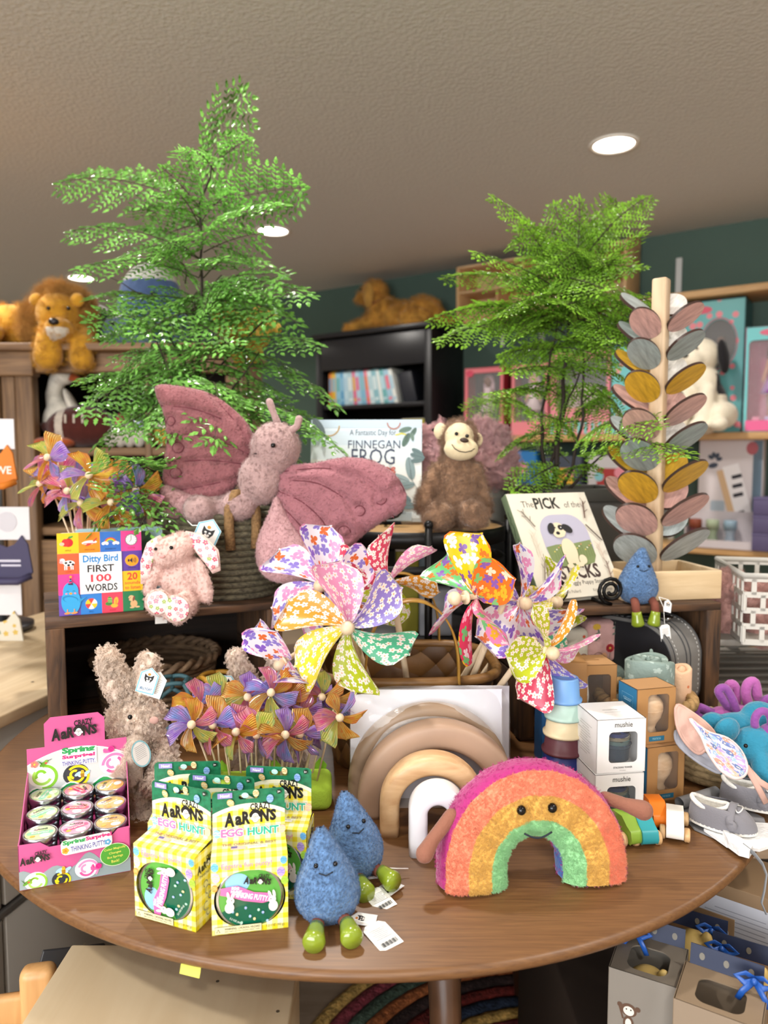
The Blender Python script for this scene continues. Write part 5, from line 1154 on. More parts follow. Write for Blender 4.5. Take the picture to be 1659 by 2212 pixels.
def frog_book():
 a0, a1 = at(667, 1135, 1.66), at(916, 1135, 1.66); w, h = .252, .232
 t = picture_book('picture_book', 'pale blue frog picture book on a black wire easel behind the butterfly wing', ((a0.x + a1.x) / 2 - .002, 1.652, zst + .006), (R(-9), 0, R(-3)), w, h, .011, '#c9d7df', '#a9bac6')
 a = Art(.35)
 for k, c in enumerate(('#b9cbd8', '#c6d5de', '#d5dfe2', '#e2e6e2', '#e6e6de', '#dde1dc', '#cfd8da')): a.rect(0, h * (.46 - k * .142), w * .996, h * .145 if k else h * .08, c)
 a.text('A Fantastic Day for', .015, h * .365, .017, '#26324a', -.004, w=.105); a.text('FINNEGAN', .018, h * .255, .019, '#22304c', .0, w=.118); a.text('FROG', .016, h * .135, .036, '#22304c', .0, w=.098)
 a.arc(-.085, h * .44, .022, .025, 180, 360, '#b5945a', 14); a.arc(.062, h * .47, .013, .016, 180, 360, '#a8705f', 12)
 def leaf(x, y, L, rot, c, c2=None): a.ell(x, y, L / 2, L * .2, c, 16, rot); a.line([(x - L / 2 * cos(R(rot)), y - L / 2 * sin(R(rot))), (x + L / 2 * cos(R(rot)), y + L / 2 * sin(R(rot)))], .0008, c2 or '#3c4a50')
 for x, y, L, r, c in ((-.108, h * .42, .05, 120, '#5d6c70'), (.088, h * .4, .03, 15, '#5f7a6c'), (.106, h * .37, .026, 60, '#50685c'), (.09, h * .3, .034, 65, '#4f6a5c'), (.104, h * .33, .02, 100, '#6a8274'), (.1, h * .02, .052, 100, '#7d9394'), (.078, -h * .08, .045, 160, '#8fa3a4'), (.088, -h * .15, .045, 190, '#7d9394'), (.085, -h * .26, .04, 150, '#6a8288'), (.116, h * .18, .03, 150, '#5c7474'), (.116, h * .14, .034, 165, '#5c7474'), (.116, h * .1, .03, 190, '#5c7474'), (.09, -h * .34, .045, 175, '#6f868a'), (-.11, -h * .3, .05, 40, '#6a8080'), (-.09, -h * .38, .05, 20, '#7d9394')): leaf(x, y, L, r, c)
 a.line([(.118, -h * .2), (.1, -h * .06), (.1, h * .02)], .001, '#5a6e70'); a.line([(.105, h * .38), (.092, h * .35), (.09, h * .28)], .0008, '#4a5c54')
 x, y = .055, h * .0
 for sx, sy in ((-1, 1), (1, 1), (-1, -1), (1, -1)): a.ell(x + sx * .006, y + sy * .0035, .006, .0042, '#b5483c', 12, sx * sy * 25); a.ell(x + sx * .007, y + sy * .0035, .002, .0015, '#d9a08c', 8)
 a.ell(x, y, .0012, .006, '#3a2a28'); a.line([(x, y + .006), (x + .004, y + .014)], .0006, '#3a2a28'); a.line([(x, y + .006), (x - .003, y + .014)], .0006, '#3a2a28')
 a.ell(-.055, h * .03, .012, .006, '#6a5a48', 14, 30); a.line([(-.05, h * .05), (-.046, h * .09)], .0008, '#6a5a48')
 for k in range(6): a.ell(.068 + k * .004, h * .36 - .001 * abs(k - 3), .0022, .0022, '#c9c24a', 8)
 a.rect(-.01, -h * .45, w * .9, h * .08, '#a9b9c0'); a.text('Claire Freedman', .06, -h * .41, .008, '#4a5866', 0, w=.06)
 a.build('cover_print', t, face_front(-.0003, 0, h / 2))
 easel(t, .045, -.03, 1.25, -.075)
 q = MB(); q.box((0, .03, -.002), (.16, .07, .004)); q.build('easel_foot', mat('#141415', .35, .5), t)
frog_book()
# ------------------------------------------------------------------ plush monkey on the stand
def monkey():
 F = Fig('plush_monkey', 'brown plush monkey with cream face sitting on the round stand', 'plush toy', 985, 1138, 1.50)
 F.o.location.z = zst + .001; F.L = F.o.location.copy()
 br = mat('#86674f', .95, bump=(190, .9, .004), var=(28, .16), sheen=.3); cr = mat('#d9c9a4', .9, bump=(260, .3, .002), var=(30, .05), sheen=.2)
 b = blob('body', [F.e(992, 950, 0, 42, 44, 40), F.e(985, 1060, 0, 50, 62, 44), F.e(985, 1005, 0, 36, 40, 34), F.e(985, 1100, 0, 52, 40, 46),
     ('t', [F.p(945, 1015, 0), F.p(922, 1060, -.01), F.p(914, 1092, -.02)], [.017, .016, .017]), ('t', [F.p(1025, 1015, 0), F.p(1040, 1065, 0), F.p(1046, 1100, -.01)], [.017, .016, .016]),
     F.e(950, 1112, -.045, 33, 31, 38), F.e(1020, 1108, -.045, 32, 31, 38), F.e(940, 1122, -.065, 28, 22, 18), F.e(1030, 1120, -.065, 26, 22, 18)], br, F.o, .0045, 3)
 fur(b, 2200, .0075, 9, .00032)
 f_ = blob('face', [F.e(992, 945, -.022, 32, 32, 26), F.e(996, 970, -.032, 37, 25, 26)], cr, F.o, .0035, 4)
 for px, py, r in ((952, 932, 15), (1030, 950, 13)):
  e = MB(); e.ell(F.p(px, py, -.005), (r * F.k, .008, r * F.k * 1.2)); e.build('ear', cr, F.o)
 F.ball('eye', 986, 937, -.050, 4, BLACK); F.ball('eye', 1009, 942, -.050, 4, BLACK); F.ball('nose', 1003, 951, -.057, 8.5, mat('#3b2a20', .5), (1.1, .5, .6), (0, 10, 0))
 F.tube('mouth', [(976, 960, -.055), (982, 969, -.0605), (992, 975, -.064), (1005, 977, -.064), (1018, 974, -.0605), (1025, 969, -.053)], 1.0, mat('#2a1d16', .7), 6)
 e = MB(); e.ell(F.p(1046, 1128, -.03), (.012, .016, .011)); e.build('tail_tip', cr, F.o)
monkey()
# bucket with pink plush behind the monkey
def pail():
 x, y = .25, 1.845; zb = 1.06
 q = MB(); q.box((0, 0, (zb - TZ) / 2), (.125, .125, zb - TZ), r=.003); o = q.build('display_riser', mat('#1d1c1d', .6), None, (x, y, TZ)); tag(o, 'dark riser box under the white metal pail', 'riser')
 t = thing('metal_pail', 'white metal pail behind the monkey, holding a pink plush', 'pail', (x, y, zb))
 m = mat('#b5b5b0', .35, .3)
 q = MB(); q.lathe([(0, 0), (.052, 0), (.054, .03), (.0555, .031), (.0555, .036), (.056, .1), (.058, .102), (.058, .107), (.0575, .14), (.061, .142), (.061, .148), (.057, .148), (.054, .14), (.05, .01), (0, .01)], 40); q.build('pail_body', m, t)
 pm = mat('#dcaeb0', .95, bump=(110, .9, .006), var=(24, .2), sheen=.4)
 for nm, l, parts, Y, px, py in (('plush_elephant', 'fluffy rosy plush sitting in the white pail behind the monkey', [(1048, 965, 0, 40, 36), (1072, 1000, -.03, 30, 38), (1035, 1005, -.05, 26, 28), (1082, 1022, -.02, 20, 18), (1045, 940, 0, 28, 18), (1060, 1030, 0, 26, 22)], 1.835, 1055, 1045), ('plush_pig', 'fluffy rosy plush peeking out left of the monkey', [(925, 985, 0, 28, 40), (918, 955, -.01, 20, 20), (945, 955, 0, 22, 20), (922, 1040, 0, 28, 60), (925, 1090, 0, 30, 36)], 1.765, 925, 1120)):
  F = Fig(nm, l, 'plush toy', px, py, Y)
  b = blob('body', [F.e(*a) for a in parts], pm, F.o, .006, 2); fur(b, 1600, .02, 16, .0007, clump=.75, rough=.6)
  F.ball('eye', parts[2][0] - 8, parts[2][1] - 26, parts[2][2] - .055, 4, BLACK)
pail()
# ------------------------------------------------------------------ puppy picture book on the right crate
def puppy_book():
 w, h, th = .192, .226, .018
 p = onz(1262, 1306, CT)
 t = picture_book('picture_book', 'cream puppy picture book with green spine leaning on an easel on the right crate', (p.x + .002, p.y + .012, CT + .012), (R(-33), 0, R(24)), w, h, th, '#d9d2c2', '#5f6e54')
 a = Art(.4)
 a.rect(0, 0, w * .995, h * .995, '#ddd6c6')
 a.text('The', -.054, h * .39, .014, '#4a443c', -.002, w=.028); a.text('PICK', -.008, h * .395, .026, '#2e2f2c', .03, w=.06); a.text('of the', .052, h * .375, .014, '#4a443c', -.002, w=.038)
 a.text('STICKS', .012, -h * .27, .03, '#43332f', .03, w=.095); a.text('A Twiggly Puppy Story', .012, -h * .375, .0105, '#3a3230', 0, w=.1); a.text('Tim Pollard', -.02, -h * .445, .006, '#8a8278', 0, w=.035); a.text('Kristin Makarius', .05, -h * .445, .006, '#8a8278', 0, w=.045)
 a.poly(xf(rrect(.112, .112, .04, 8), .01, h * .03), '#b5b2c4'); a.poly([(-.045, -h * .03), (-.02, -h * .01), (.02, -.002), (.064, .004), (.064, -.03), (.055, -.045), (.035, -.049), (-.02, -.049), (-.042, -.035)], '#7d8c5c')
 for k in range(16): x = -.03 + k * .006; a.line([(x, -.035 + .002 * (k % 3)), (x + .001, -.018 + .004 * (k % 4))], .0006, '#5c6c40'); a.ell(x + .001, -.017 + .004 * (k % 4), .0016, .0016, ['#d9c36a', '#e6e2d2', '#c98f6a'][k % 3], 8)
 cr_, ink = '#e0d2b4', '#2c2b2e'
 a.ell(.005, -.018, .017, .027, cr_); a.ell(-.004, .028, .016, .0165, cr_); a.ell(-.008, .02, .011, .009, cr_); a.ell(-.02, .032, .008, .013, ink, 16, -25); a.ell(.017, .03, .013, .0085, ink, 16, -35); a.ell(.002, .033, .006, .006, ink); a.ell(-.008, .021, .0045, .0036, ink); a.ell(-.0105, .033, .0016, .0016, ink, 8); a.ell(.003, .033, .0013, .0013, '#f4f0e8', 8)
 a.ell(-.004, -.035, .006, .017, cr_); a.ell(.012, -.036, .006, .016, cr_); a.ell(-.006, -.05, .008, .005, cr_); a.ell(.018, -.048, .009, .005, cr_); a.ell(.028, -.038, .009, .01, cr_)
 def stick(x, y, L, rot, c='#5c4a40', tw=True):
  dx, dy = cos(R(rot)), sin(R(rot)); a.line([(x - dx * L / 2, y - dy * L / 2), (x + dx * L / 2, y + dy * L / 2)], .003, c)
  if tw:
   for u, an in ((.1, 40), (-.15, -45), (.3, -35), (.42, 30)): q = (x + dx * L * u, y + dy * L * u); a.line([q, (q[0] + .012 * cos(R(rot + an)), q[1] + .012 * sin(R(rot + an)))], .0013, c)
 stick(-.066, h * .24, .04, 120, '#7d7468'); stick(.074, h * .31, .04, 75, '#6b5148'); stick(.077, h * .08, .045, 125, '#4a3d38', False); stick(.077, -h * .12, .04, 95, '#c9b8a8'); stick(.078, -h * .3, .045, 85, '#8a766c'); stick(-.068, h * .0, .05, 90, '#cfc6b4'); stick(-.07, -h * .25, .04, 70, '#8a7d70')
 a.build('cover_print', t, face_front(-.0003, 0, h / 2))
 g = Art(.5)
 for k in range(14): g.line([(.004 + .004 * (k % 3), .02 + k * .012), (.012 - .003 * (k % 2), .034 + k * .012)], .0012, '#3f4c38')
 g.build('spine_print', t, face_left(-w / 2 - .0006, th, 0))
 q = thing('wire_easel', 'black wire easel with scroll foot holding the puppy book', 'easel', (p.x, p.y, CT), 10)
 m = mat('#141415', .35, .5)
 for x in (-.075, .032):
  r = MB(); pts = [(x, .17, .12), (x, .10, .003), (x, .0, .0045), (x, -.012, .006)]
  for k in range(28):
   an = R(200 - k * 29 + 70); rr = .026 * (1 - k / 36); pts.append((x + .012 + rr * cos(an), -.018, .029 + rr * sin(an)))
  r.tube(pts, .0036, 8); r.build('scroll_leg', m, q)
 r = MB(); r.tube([(-.075, .1, .0045), (.032, .1, .0045)], .0036, 8); r.tube([(-.075, .17, .12), (.0, .2, .2), (.032, .17, .12)], .0036, 8); r.build('back_rest', m, q)
puppy_book()
# ------------------------------------------------------------------ marble tree
def marble_tree():
 Y = 1.475; x = at(1412, 1190, Y).x
 t = thing('marble_tree', 'wooden marble run tree with coloured leaf plates spiralling round a square post', 'marble run', (x, Y, CT), 10)
 zt = at(1415, 602, Y).z - CT
 pw = wood('#b99c7a', '#d6bd9c', 'Z', 7, 10, .5)
 q = MB(); q.box((0, 0, zt / 2 + .01), (.029, .029, zt - .02), r=.004, T=Mx.Rotation(R(42), 4, 'Z')); q.build('post', pw, t)
 side = [(-.105, .026), ( .105, .026)]
 wd = wood('#c7ab82', '#dcc49e', 'X', 6, 10, .5); L, D_, H = .20, .135, .056; yc = -.005
 for nm, c, d in (('tray_floor', (.0, yc, .005), (L, D_, .009)), ('tray_side', (0, yc - D_ / 2, H / 2), (L, .011, H)), ('tray_side', (0, yc + D_ / 2, H / 2), (L, .011, H)), ('tray_side', (-L / 2 + .005, yc, H / 2), (.012, D_ - .011, H)), ('tray_side', (L / 2 - .005, yc, H / 2), (.012, D_ - .011, H)), ('tray_divider', (.0, yc, H / 2 - .004), (.008, D_ - .011, H - .01))):
  q = MB(); q.box(c, d, r=.002); q.build(nm, wd, t)
 pink, grey, gold, silv, white = ('#c49a92', '#8f9a9a', '#c4992f', '#a9b2b2', '#e0dcd6')
 fr = [(690, pink), (752, grey), (825, gold), (893, pink), (955, grey), (1037, gold), (1110, pink), (1185, silv)]
 fl = [(705, pink), (772, grey), (843, gold), (925, pink), (990, grey), (1060, gold), (1130, pink), (1195, silv)]
 br = [(655, white), (725, white), (800, white), (880, pink), (945, white), (1015, gold), (1075, pink), (1135, silv)]
 bl = [(660, silv), (725, grey), (790, gold), (868, pink), (940, silv), (1008, gold), (1078, pink), (1145, silv)]
 edge = mat('#3a2620', .5)
 lv = {}
 for lst, az in ((fr, -32), (fl, 203), (br, 32), (bl, 157)):
  for i, (py, c) in enumerate(lst):
   L_ = .077 + .0042 * i; z = at(1412, py, Y).z - CT - .020
   q = MB(); n = 36; out = [(L_ / 2 + L_ / 2 * cos(2 * pi * k / n), L_ * .34 * sin(2 * pi * k / n)) for k in range(n)]
   q.prism(out, -.003, .003, 0, side_mi=1, smooth=True)
   o = q.build('leaf_plate', [wood(mixc(c, .82), mixc(c, 1.08), 'X', 30, 5, .35, .05), edge], t)
   o.matrix_local = Mx.Translation((0, 0, z)) @ Mx.Rotation(R(az), 4, 'Z') @ Mx.Translation((.014, 0, 0)) @ Mx.Rotation(R(-36), 4, 'Y') @ Mx.Rotation(R(-30 if az in (-32, 157) else 30), 4, 'X')
 return t
def mixc(h, f):
 c = [int(h[i:i + 2], 16) for i in (1, 3, 5)]; return '#%02x%02x%02x' % tuple(max(0, min(255, int(x * f))) for x in c)
mt = marble_tree()
MCOL = [('#1f6fae', 'blue', 1434, 1250), ('#c9a52a', 'yellow', 1447, 1248), ('#c3c6c8', 'clear', 1453, 1254), ('#8a7f9c', 'smoky', 1466, 1250), ('#d0532a', 'orange', 1475, 1248), ('#d8c6cc', 'pearly pink', 1463, 1254), ('#e6e4e0', 'white', 1488, 1250), ('#3a6c8c', 'teal', 1500, 1247), ('#b59a92', 'speckled', 1501, 1254), ('#d9c24a', 'lemon', 1460, 1256), ('#e4e0d6', 'white', 1346, 1240), ('#17171b', 'black', 1334, 1238), ('#e9b53a', 'amber', 1442, 1256)]
for k, (c, nm, px, py) in enumerate(MCOL):
 Yq = 1.435 + .012 * (k % 4) if k < 10 or k > 11 else 1.44 + .01 * (k % 3)
 p = at(px, py, Yq);
 b = MB(); b.ell((0, 0, 0), .0078, n=20, k=12)
 o = b.build('marble', mat(c, .06, coat=1, trans=.25), None, (p.x, Yq, CT + .0095 + .0078)); tag(o, '%s glass marble in the tray of the wooden marble tree, %s of the post' % (nm, 'left' if px < 1400 else 'right'), 'marble', 'marbles in the tree tray')
 if k == 9: o['label'] = 'lemon yellow small marble at the front of the tray beside the post'
 if k == 6: o['label'] = 'white opaque marble in the right half of the marble tree tray'
 if k == 10: o['label'] = 'white marble beside the black one in the left half of the tree tray'
# ------------------------------------------------------------------ blue drop plush (one built, copied)
def drop(name, label, loc, rz, tilt=0, lean=(.25, 0), legs=((-.02, -.035, -.0), (.022, -.04, -.0)), down=False):
 t = thing(name, label, 'plush toy', loc, 0, 'blue raindrop plush toys', rot=(0, R(tilt), R(rz)))
 bl = mat('#5f83b0', .95, bump=(330, 1, .004), var=(160, .25), sheen=.3)
 prof = [(0, 0), (.02, .001), (.033, .008), (.041, .022), (.043, .036), (.040, .052), (.033, .068), (.025, .083), (.0185, .097), (.012, .110), (.006, .119), (0, .122)]
 b = MB(); b.lathe(prof, 40)
 o = b.build('body', bl, t)
 m = o.modifiers.new('d', 'SUBSURF'); m.levels = m.render_levels = 1; bake(o)
 if not o.data.materials: o.data.materials.append(bl)
 def bend(v): k = max(0, v.z - .05); return V((v.x + lean[0] * k * k * 5 , v.y * .92 + lean[1] * k * k * 5, v.z))
 for v in o.data.vertices: v.co = bend(v.co)
 for p_ in o.data.polygons: p_.use_smooth = True
 fur(o, 3000, .0018, 5, .0003, seed=8)
 for x in (-.0115, .013):
  p = bend(V((x, 0, .083))); q = MB(); q.ell((p.x, p.y - .0205, .083), .0032); q.build('eye', BLACK, t)
 q = MB(); q.tube([(bend(V((0, 0, .074))).x + dx, -.0282 + .3 * abs(dx), .0735 + .28 * abs(dx)) for dx in (-.009, -.0045, .0, .0045, .009)], .001, 6); q.build('mouth', mat('#17202e', .7), t)
 bw = mat('#7a4436', .9, bump=(300, .5, .002)); gr = mat('#7f9224', .22, coat=.7)
 for x, y, z in legs:
  l = MB()
  if down:
   l.tube([(x * .9, -.026, .012), (x, -.038, .004), (x, -.044, -.016)], .0088, 12); o2 = l.build('leg', bw, t)
   l = MB(); l.lathe([(0, .0), (.0095, .0), (.0105, -.008), (.0125, -.02), (.014, -.027), (.012, -.031), (0, -.032)], 20, T=Mx.Translation((x, -.044, -.010)) @ Mx.Rotation(R(8 if x > 0 else -8), 4, 'Y')); l.build('boot', gr, o2)
  else:
   l.tube([(x * .8, -.024, .012), (x, -.044, .015)], .0085, 12); o2 = l.build('leg', bw, t)
   l = MB(); l.lathe([(0, .0), (.0095, .0), (.0108, .008), (.0132, .02), (.0145, .027), (.012, .032), (0, .033)], 20, T=Mx.Translation((x, -.04, .015)) @ Mx.Rotation(R(96), 4, 'X') @ Mx.Rotation(R(10 if x > 0 else -8), 4, 'Y')); l.build('boot', gr, o2)
 return t
p = onz(1388, 1296, CT)
d1 = drop('plush_raindrop', 'blue raindrop plush sitting on the right crate edge with green boots hanging down', (.476, 1.372, CT + .001), 4, 0, (.35, 0), down=True); d1.scale = (.86, .86, .86)
hang_tag(d1, (.043, -.055, .004), (75, 18, 12), .019, '#dfe4ea', True, '')
hang_tag(d1, (.036, -.062, -.052), (88, -8, 10), .024, price=True)
q = MB(); q.tube([(.03, -.04, .02), (.036, -.05, .0), (.034, -.062, -.034)], .0007, 5); q.tube([(.03, -.04, .02), (.046, -.052, .016)], .0007, 5); q.build('tag_cord', CATW, d1)
# ------------------------------------------------------------------ pinwheels
FLOW = lambda base, dots, c='#f0b27a': printed(base, dots, 7.5, 'flower', .44, 'UV', c, .3, trl=.3)
BUTT = lambda base, cols, s=5.0: printed(base, cols, s, 'butterfly', .52, 'UV', None, .3, trl=.3)
W_ = '#f6f1ea'
PINK_SET = [FLOW('#e9a13a', [W_]), FLOW('#e89ac0', [W_, '#f4dfe6']), FLOW('#9a86d4', [W_]), FLOW('#58bb92', [W_]), FLOW('#b9c52c', [W_]), FLOW('#e3d83a', [W_]), FLOW('#d84a66', [W_])]
WHITE_SET = [BUTT('#efebf2', ['#8a63c9', '#e0713a', '#e896c4', '#8f7fd0'])] * 7
BRIGHT_SET = [BUTT('#6fc47c', ['#f4f4f0', '#8a5fb4', '#f2f2ee', '#ea7a2e']), BUTT('#f0c914', ['#f6f2e6', '#7d56a8', '#ea7a2e', '#f6f2e6']), BUTT('#ee7a26', ['#7cc47c', '#f6e2c8', '#f0b92c', '#8a5fb4']), BUTT('#ef8fc0', ['#6fc47c', '#f6e2ea', '#f0b92c', '#f6e2ea']), BUTT('#e23a66', ['#6fc47c', '#f3a3b8', '#f0b92c', '#f6e2ea']), BUTT('#8a6fc6', ['#efe9f6', '#f0c92c', '#efe9f6', '#6fc47c']), BUTT('#efebf2', ['#e896c4', '#e0713a', '#8a63c9', '#e896c4'])]
DOWEL = wood('#cdb592', '#e2cfb2', 'Z', 12, 8, .5)
def blade_fn(Rr, wid, c0, c1, ang):
 ca, sa = cos(ang), sin(ang)
 def fn(u, v):
  r = Rr * (.06 + .94 * u); w = wid * (.12 + 1.0 * u ** .85) * (sqrt(max(0, 1 - u ** 6)) * .96 + .04)
  cu = c0 + (c1 - c0) * u; rho = w / cu; ph = cu * (v - .12)
  tx = rho * sin(ph); n = rho * (1 - cos(ph)); skew = .4 * Rr * u * u
  t_ = tx + skew * .6 - w * .15; rr = r - .10 * Rr * abs(v - .4) * u
  return (rr * ca - t_ * sa, -n - .004, rr * sa + t_ * ca)
 return fn
def pinwheel_head(parent, Rr, wid, mats, n, spin, small=False, curl=(2.6, 1.3)):
 """blades in the local XZ plane looking to -Y"""
 for k in range(n):
  b = MB(); b.surf(blade_fn(Rr, wid, curl[0], curl[1], 2 * pi * k / n + spin), 12 if not small else 7, 9 if not small else 6)
  b.build('blade', mats[k % len(mats)], parent)
def stick_pinwheel(name, label, hub, aim, foot, Rr, wid, mats, n, spin, group, rs, ball, lead, small=False):
 """hub: where the ball is; aim: direction the head faces; foot: lower end of the stick"""
 hub, foot = V(hub), V(foot); d = V(aim).normalized()
 t = thing(name, label, 'pinwheel', hub, group=group)
 t.rotation_mode = 'QUATERNION'; t.rotation_quaternion = d.to_track_quat('-Y', 'Z'); M = t.rotation_quaternion.to_matrix().inverted()
 pinwheel_head(t, Rr, wid, mats, n, spin, small)
 q = MB(); q.ell((0, -lead, 0), ball, n=14, k=10)
 if not small: q.lathe([(0, -.0015), (ball * 1.0, -.0015), (ball * 1.0, .0015), (0, .0015)], 16, T=Mx.Translation((0, -lead * .55, 0)) @ Mx.Rotation(R(90), 4, 'X'))
 q.tube([(0, -lead, 0), (0, lead * 1.2, 0)], ball * .42, 8); q.build('hub_ball', DOWEL, t)
 f = M @ (foot - hub); s = V((0, lead * 1.2, 0)); up = (s - f).normalized()
 q = MB(); q.tube([f, s + up * (.012 if not small else .004)], rs, 8); q.build('stick', DOWEL, t)
 return t
# woven wooden basket
BX, BY, BH = .038, 1.268, .158
def weave_mat():
 m, nt, b = newmat('split_wood_weave'); L = nt.links.new
 tc = N(nt, 'ShaderNodeTexCoord'); mp = N(nt, 'ShaderNodeMapping'); mp.inputs['Rotation'].default_value = (0, 0, R(45)); mp.inputs['Scale'].default_value = (34, 6.6, 1)
 mp2 = N(nt, 'ShaderNodeMapping'); mp2.inputs['Scale'].default_value = (34, 6.6, 1); L(tc.outputs['UV'], mp2.inputs['Vector'])
 ro = N(nt, 'ShaderNodeVectorRotate', rotation_type='Z_AXIS'); ro.inputs['Angle'].default_value = R(45); L(mp2.outputs[0], ro.inputs['Vector'])
 ck = N(nt, 'ShaderNodeTexChecker'); ck.inputs['Scale'].default_value = .72; ck.inputs['Color1'].default_value = (*lin('#7d5a30'), 1); ck.inputs['Color2'].default_value = (*lin('#5c3f20'), 1); L(ro.outputs[0], ck.inputs['Vector'])
 no = N(nt, 'ShaderNodeTexNoise'); no.inputs['Scale'].default_value = 9; no.inputs['Detail'].default_value = 5; L(ro.outputs[0], no.inputs['Vector'])
 mx = N(nt, 'ShaderNodeMix', data_type='RGBA', blend_type='MULTIPLY'); mx.inputs[0].default_value = .5; L(ck.outputs[0], mx.inputs[6])
 r = N(nt, 'ShaderNodeValToRGB'); r.color_ramp.elements[0].color = (.5, .45, .4, 1); r.color_ramp.elements[1].color = (1.1, 1.05, 1, 1); L(no.outputs[0], r.inputs[0]); L(r.outputs[0], mx.inputs[7])
 L(mx.outputs[2], b.inputs['Base Color']); b.inputs['Roughness'].default_value = .45
 sp = N(nt, 'ShaderNodeSeparateXYZ'); L(ro.outputs[0], sp.inputs[0])
 h = mth(nt, 'ADD', mth(nt, 'ABSOLUTE', mth(nt, 'SINE', mth(nt, 'MULTIPLY', sp.outputs[0], pi * .72))), mth(nt, 'ABSOLUTE', mth(nt, 'SINE', mth(nt, 'MULTIPLY', sp.outputs[1], pi * .72))))
 h2 = mth(nt, 'ADD', mth(nt, 'MULTIPLY', ck.outputs[1], .5), mth(nt, 'POWER', h, .4))
 bp = N(nt, 'ShaderNodeBump'); bp.inputs['Strength'].default_value = .9; bp.inputs['Distance'].default_value = .006; L(h2, bp.inputs['Height']); L(bp.outputs[0], b.inputs['Normal'])
 return m
def superell(a, b, t, n=3.2):
 c, s = cos(t), sin(t); return (a * math.copysign(abs(c) ** (2 / n), c), b * math.copysign(abs(s) ** (2 / n), s))
def woven_basket():
 t = thing('woven_basket', 'brown split-wood woven basket with two hoop handles holding the big pinwheels', 'basket', (BX, BY, TZ), 3)
 m = weave_mat()
 def wall(off):
  def fn(u, v):
   a, b = .128 + .024 * v - off, .098 + .022 * v - off; x, y = superell(a, b, 2 * pi * u); return (x, y, .003 + BH * v)
  return fn
 q = MB(); q.surf(wall(0), 72, 10); q.surf(wall(.004), 72, 10, flip=True); q.add([(*superell(.126, .096, 2 * pi * k / 48), .004) for k in range(48)], [tuple(range(48))]); q.build('woven_body', m, t)
 rim = wood('#6b4a24', '#8a6434', 'X', 20, 4, .45, .4)
 q = MB()
 pts = [(*superell(.1535, .1215, 2 * pi * k / 72), BH) for k in range(72)]
 q.tube(pts, .0085, 8, closed=True); q.build('rim', rim, t)
 for k in range(26):
  x, y = superell(.1375, .0995, 2 * pi * (k + .5) / 26); x2, y2 = superell(.1375, .0995, 2 * pi * (k + .9) / 26)
 strap = wood('#8a6426', '#ab8136', 'Z', 14, 5, .35, .2)
 for yy, bend in ((-.1235, -.008), (.1235, .008)):
  q = MB(); w = .011; vs, fs = [], []; n = 28
  for i in range(n + 1):
   a = pi * i / n; cx = -.074 * cos(a) * (1 if sin(a) > .3 else 1); cz = BH - .03 + (.03 + .135 * sin(a) ** .75); cy = yy + bend * sin(a)
   nx, nz = -cos(a), sin(a)
   for dx, dy in ((-.0015, -w), (.0015, -w), (.0015, w), (-.0015, w)): vs.append((cx + nx * dx, cy + dy, cz + nz * dx))
  for i in range(n):
   for j in range(4): fs.append((i * 4 + j, i * 4 + (j + 1) % 4, i * 4 + 4 + (j + 1) % 4, i * 4 + 4 + j))
  q.add(vs, fs, 0, True)
  h = q.build('handle', strap, t)
  r = MB()
  for sx in (-1, 1): r.ell((sx * .074, yy * 1.0 + (-.012 if yy < 0 else .012), BH - .014), (.0045, .003, .0045), n=12, k=8)
  r.build('rivet', mat('#6a5a48', .3, .9), h)
 return t
woven_basket()
def big(label, px, py, Y, aim, foot, Rr, wid, mats, n, spin, lead=.02):
 wid *= 1.5; Rr *= .92
 return stick_pinwheel('large_pinwheel', label, at(px, py, Y), aim, foot, Rr, wid, mats, n, R(spin), 'large printed pinwheels in the woven basket', .0052, .0105, lead)
zb = TZ + .012
big('floral pinwheel facing front with wooden hub, orange, pink, lavender, teal and lime blades', 753, 1354, 1.10, (-.05, -1, .12), (BX - .03, BY + .02, zb), .108, .078, [PINK_SET[i] for i in (2, 1, 0, 5, 4, 3)], 6, 22)
big('floral pinwheel seen from its back, crimson and pink blades, stick in plain view', 842, 1262, 1.20, (-.2, .85, .35), (BX + .02, BY - .02, zb), .1, .066, [PINK_SET[i] for i in (6, 1, 0, 4, 4, 6)], 6, 60)
big('white butterfly-print pinwheel behind the front floral one, blades against the butterfly plush', 700, 1265, 1.22, (-.3, -1, .15), (BX - .06, BY, zb), .108, .072, WHITE_SET, 6, 10)
big('white butterfly-print pinwheel drooping low at the left, above the shiny pinwheels', 628, 1420, 1.13, (-.75, -.35, -.45), (BX - .08, BY - .02, zb), .085, .07, WHITE_SET, 5, 40)
big('bright pinwheel facing left, green, yellow, orange, pink and crimson blades and exposed wooden hub', 1035, 1288, 1.10, (-.88, -.5, .02), (BX + .07, BY + .0, zb), .104, .07, [BRIGHT_SET[i] for i in (1, 0, 6, 4, 3, 2)], 6, 70, .045)
big('white butterfly-print pinwheel right of the basket, in front of the puppy book', 1120, 1300, 1.16, (.45, -1, .05), (BX + .04, BY + .03, zb), .102, .07, WHITE_SET, 6, 75)
big('yellow floral pinwheel at the rear right, blade standing against the puppy book', 1180, 1300, 1.24, (.7, -.6, .1), (BX + .07, BY + .05, zb), .09, .055, [PINK_SET[i] for i in (4, 5, 3, 4, 5)], 5, 80)
big('floral pinwheel hanging low at the right above the stacking cups, lime and orange blades', 1172, 1402, 1.08, (.55, -.8, -.1), (BX + .085, BY - .02, zb), .088, .062, [PINK_SET[i] for i in (0, 4, 4, 6, 2, 1)], 6, 40)
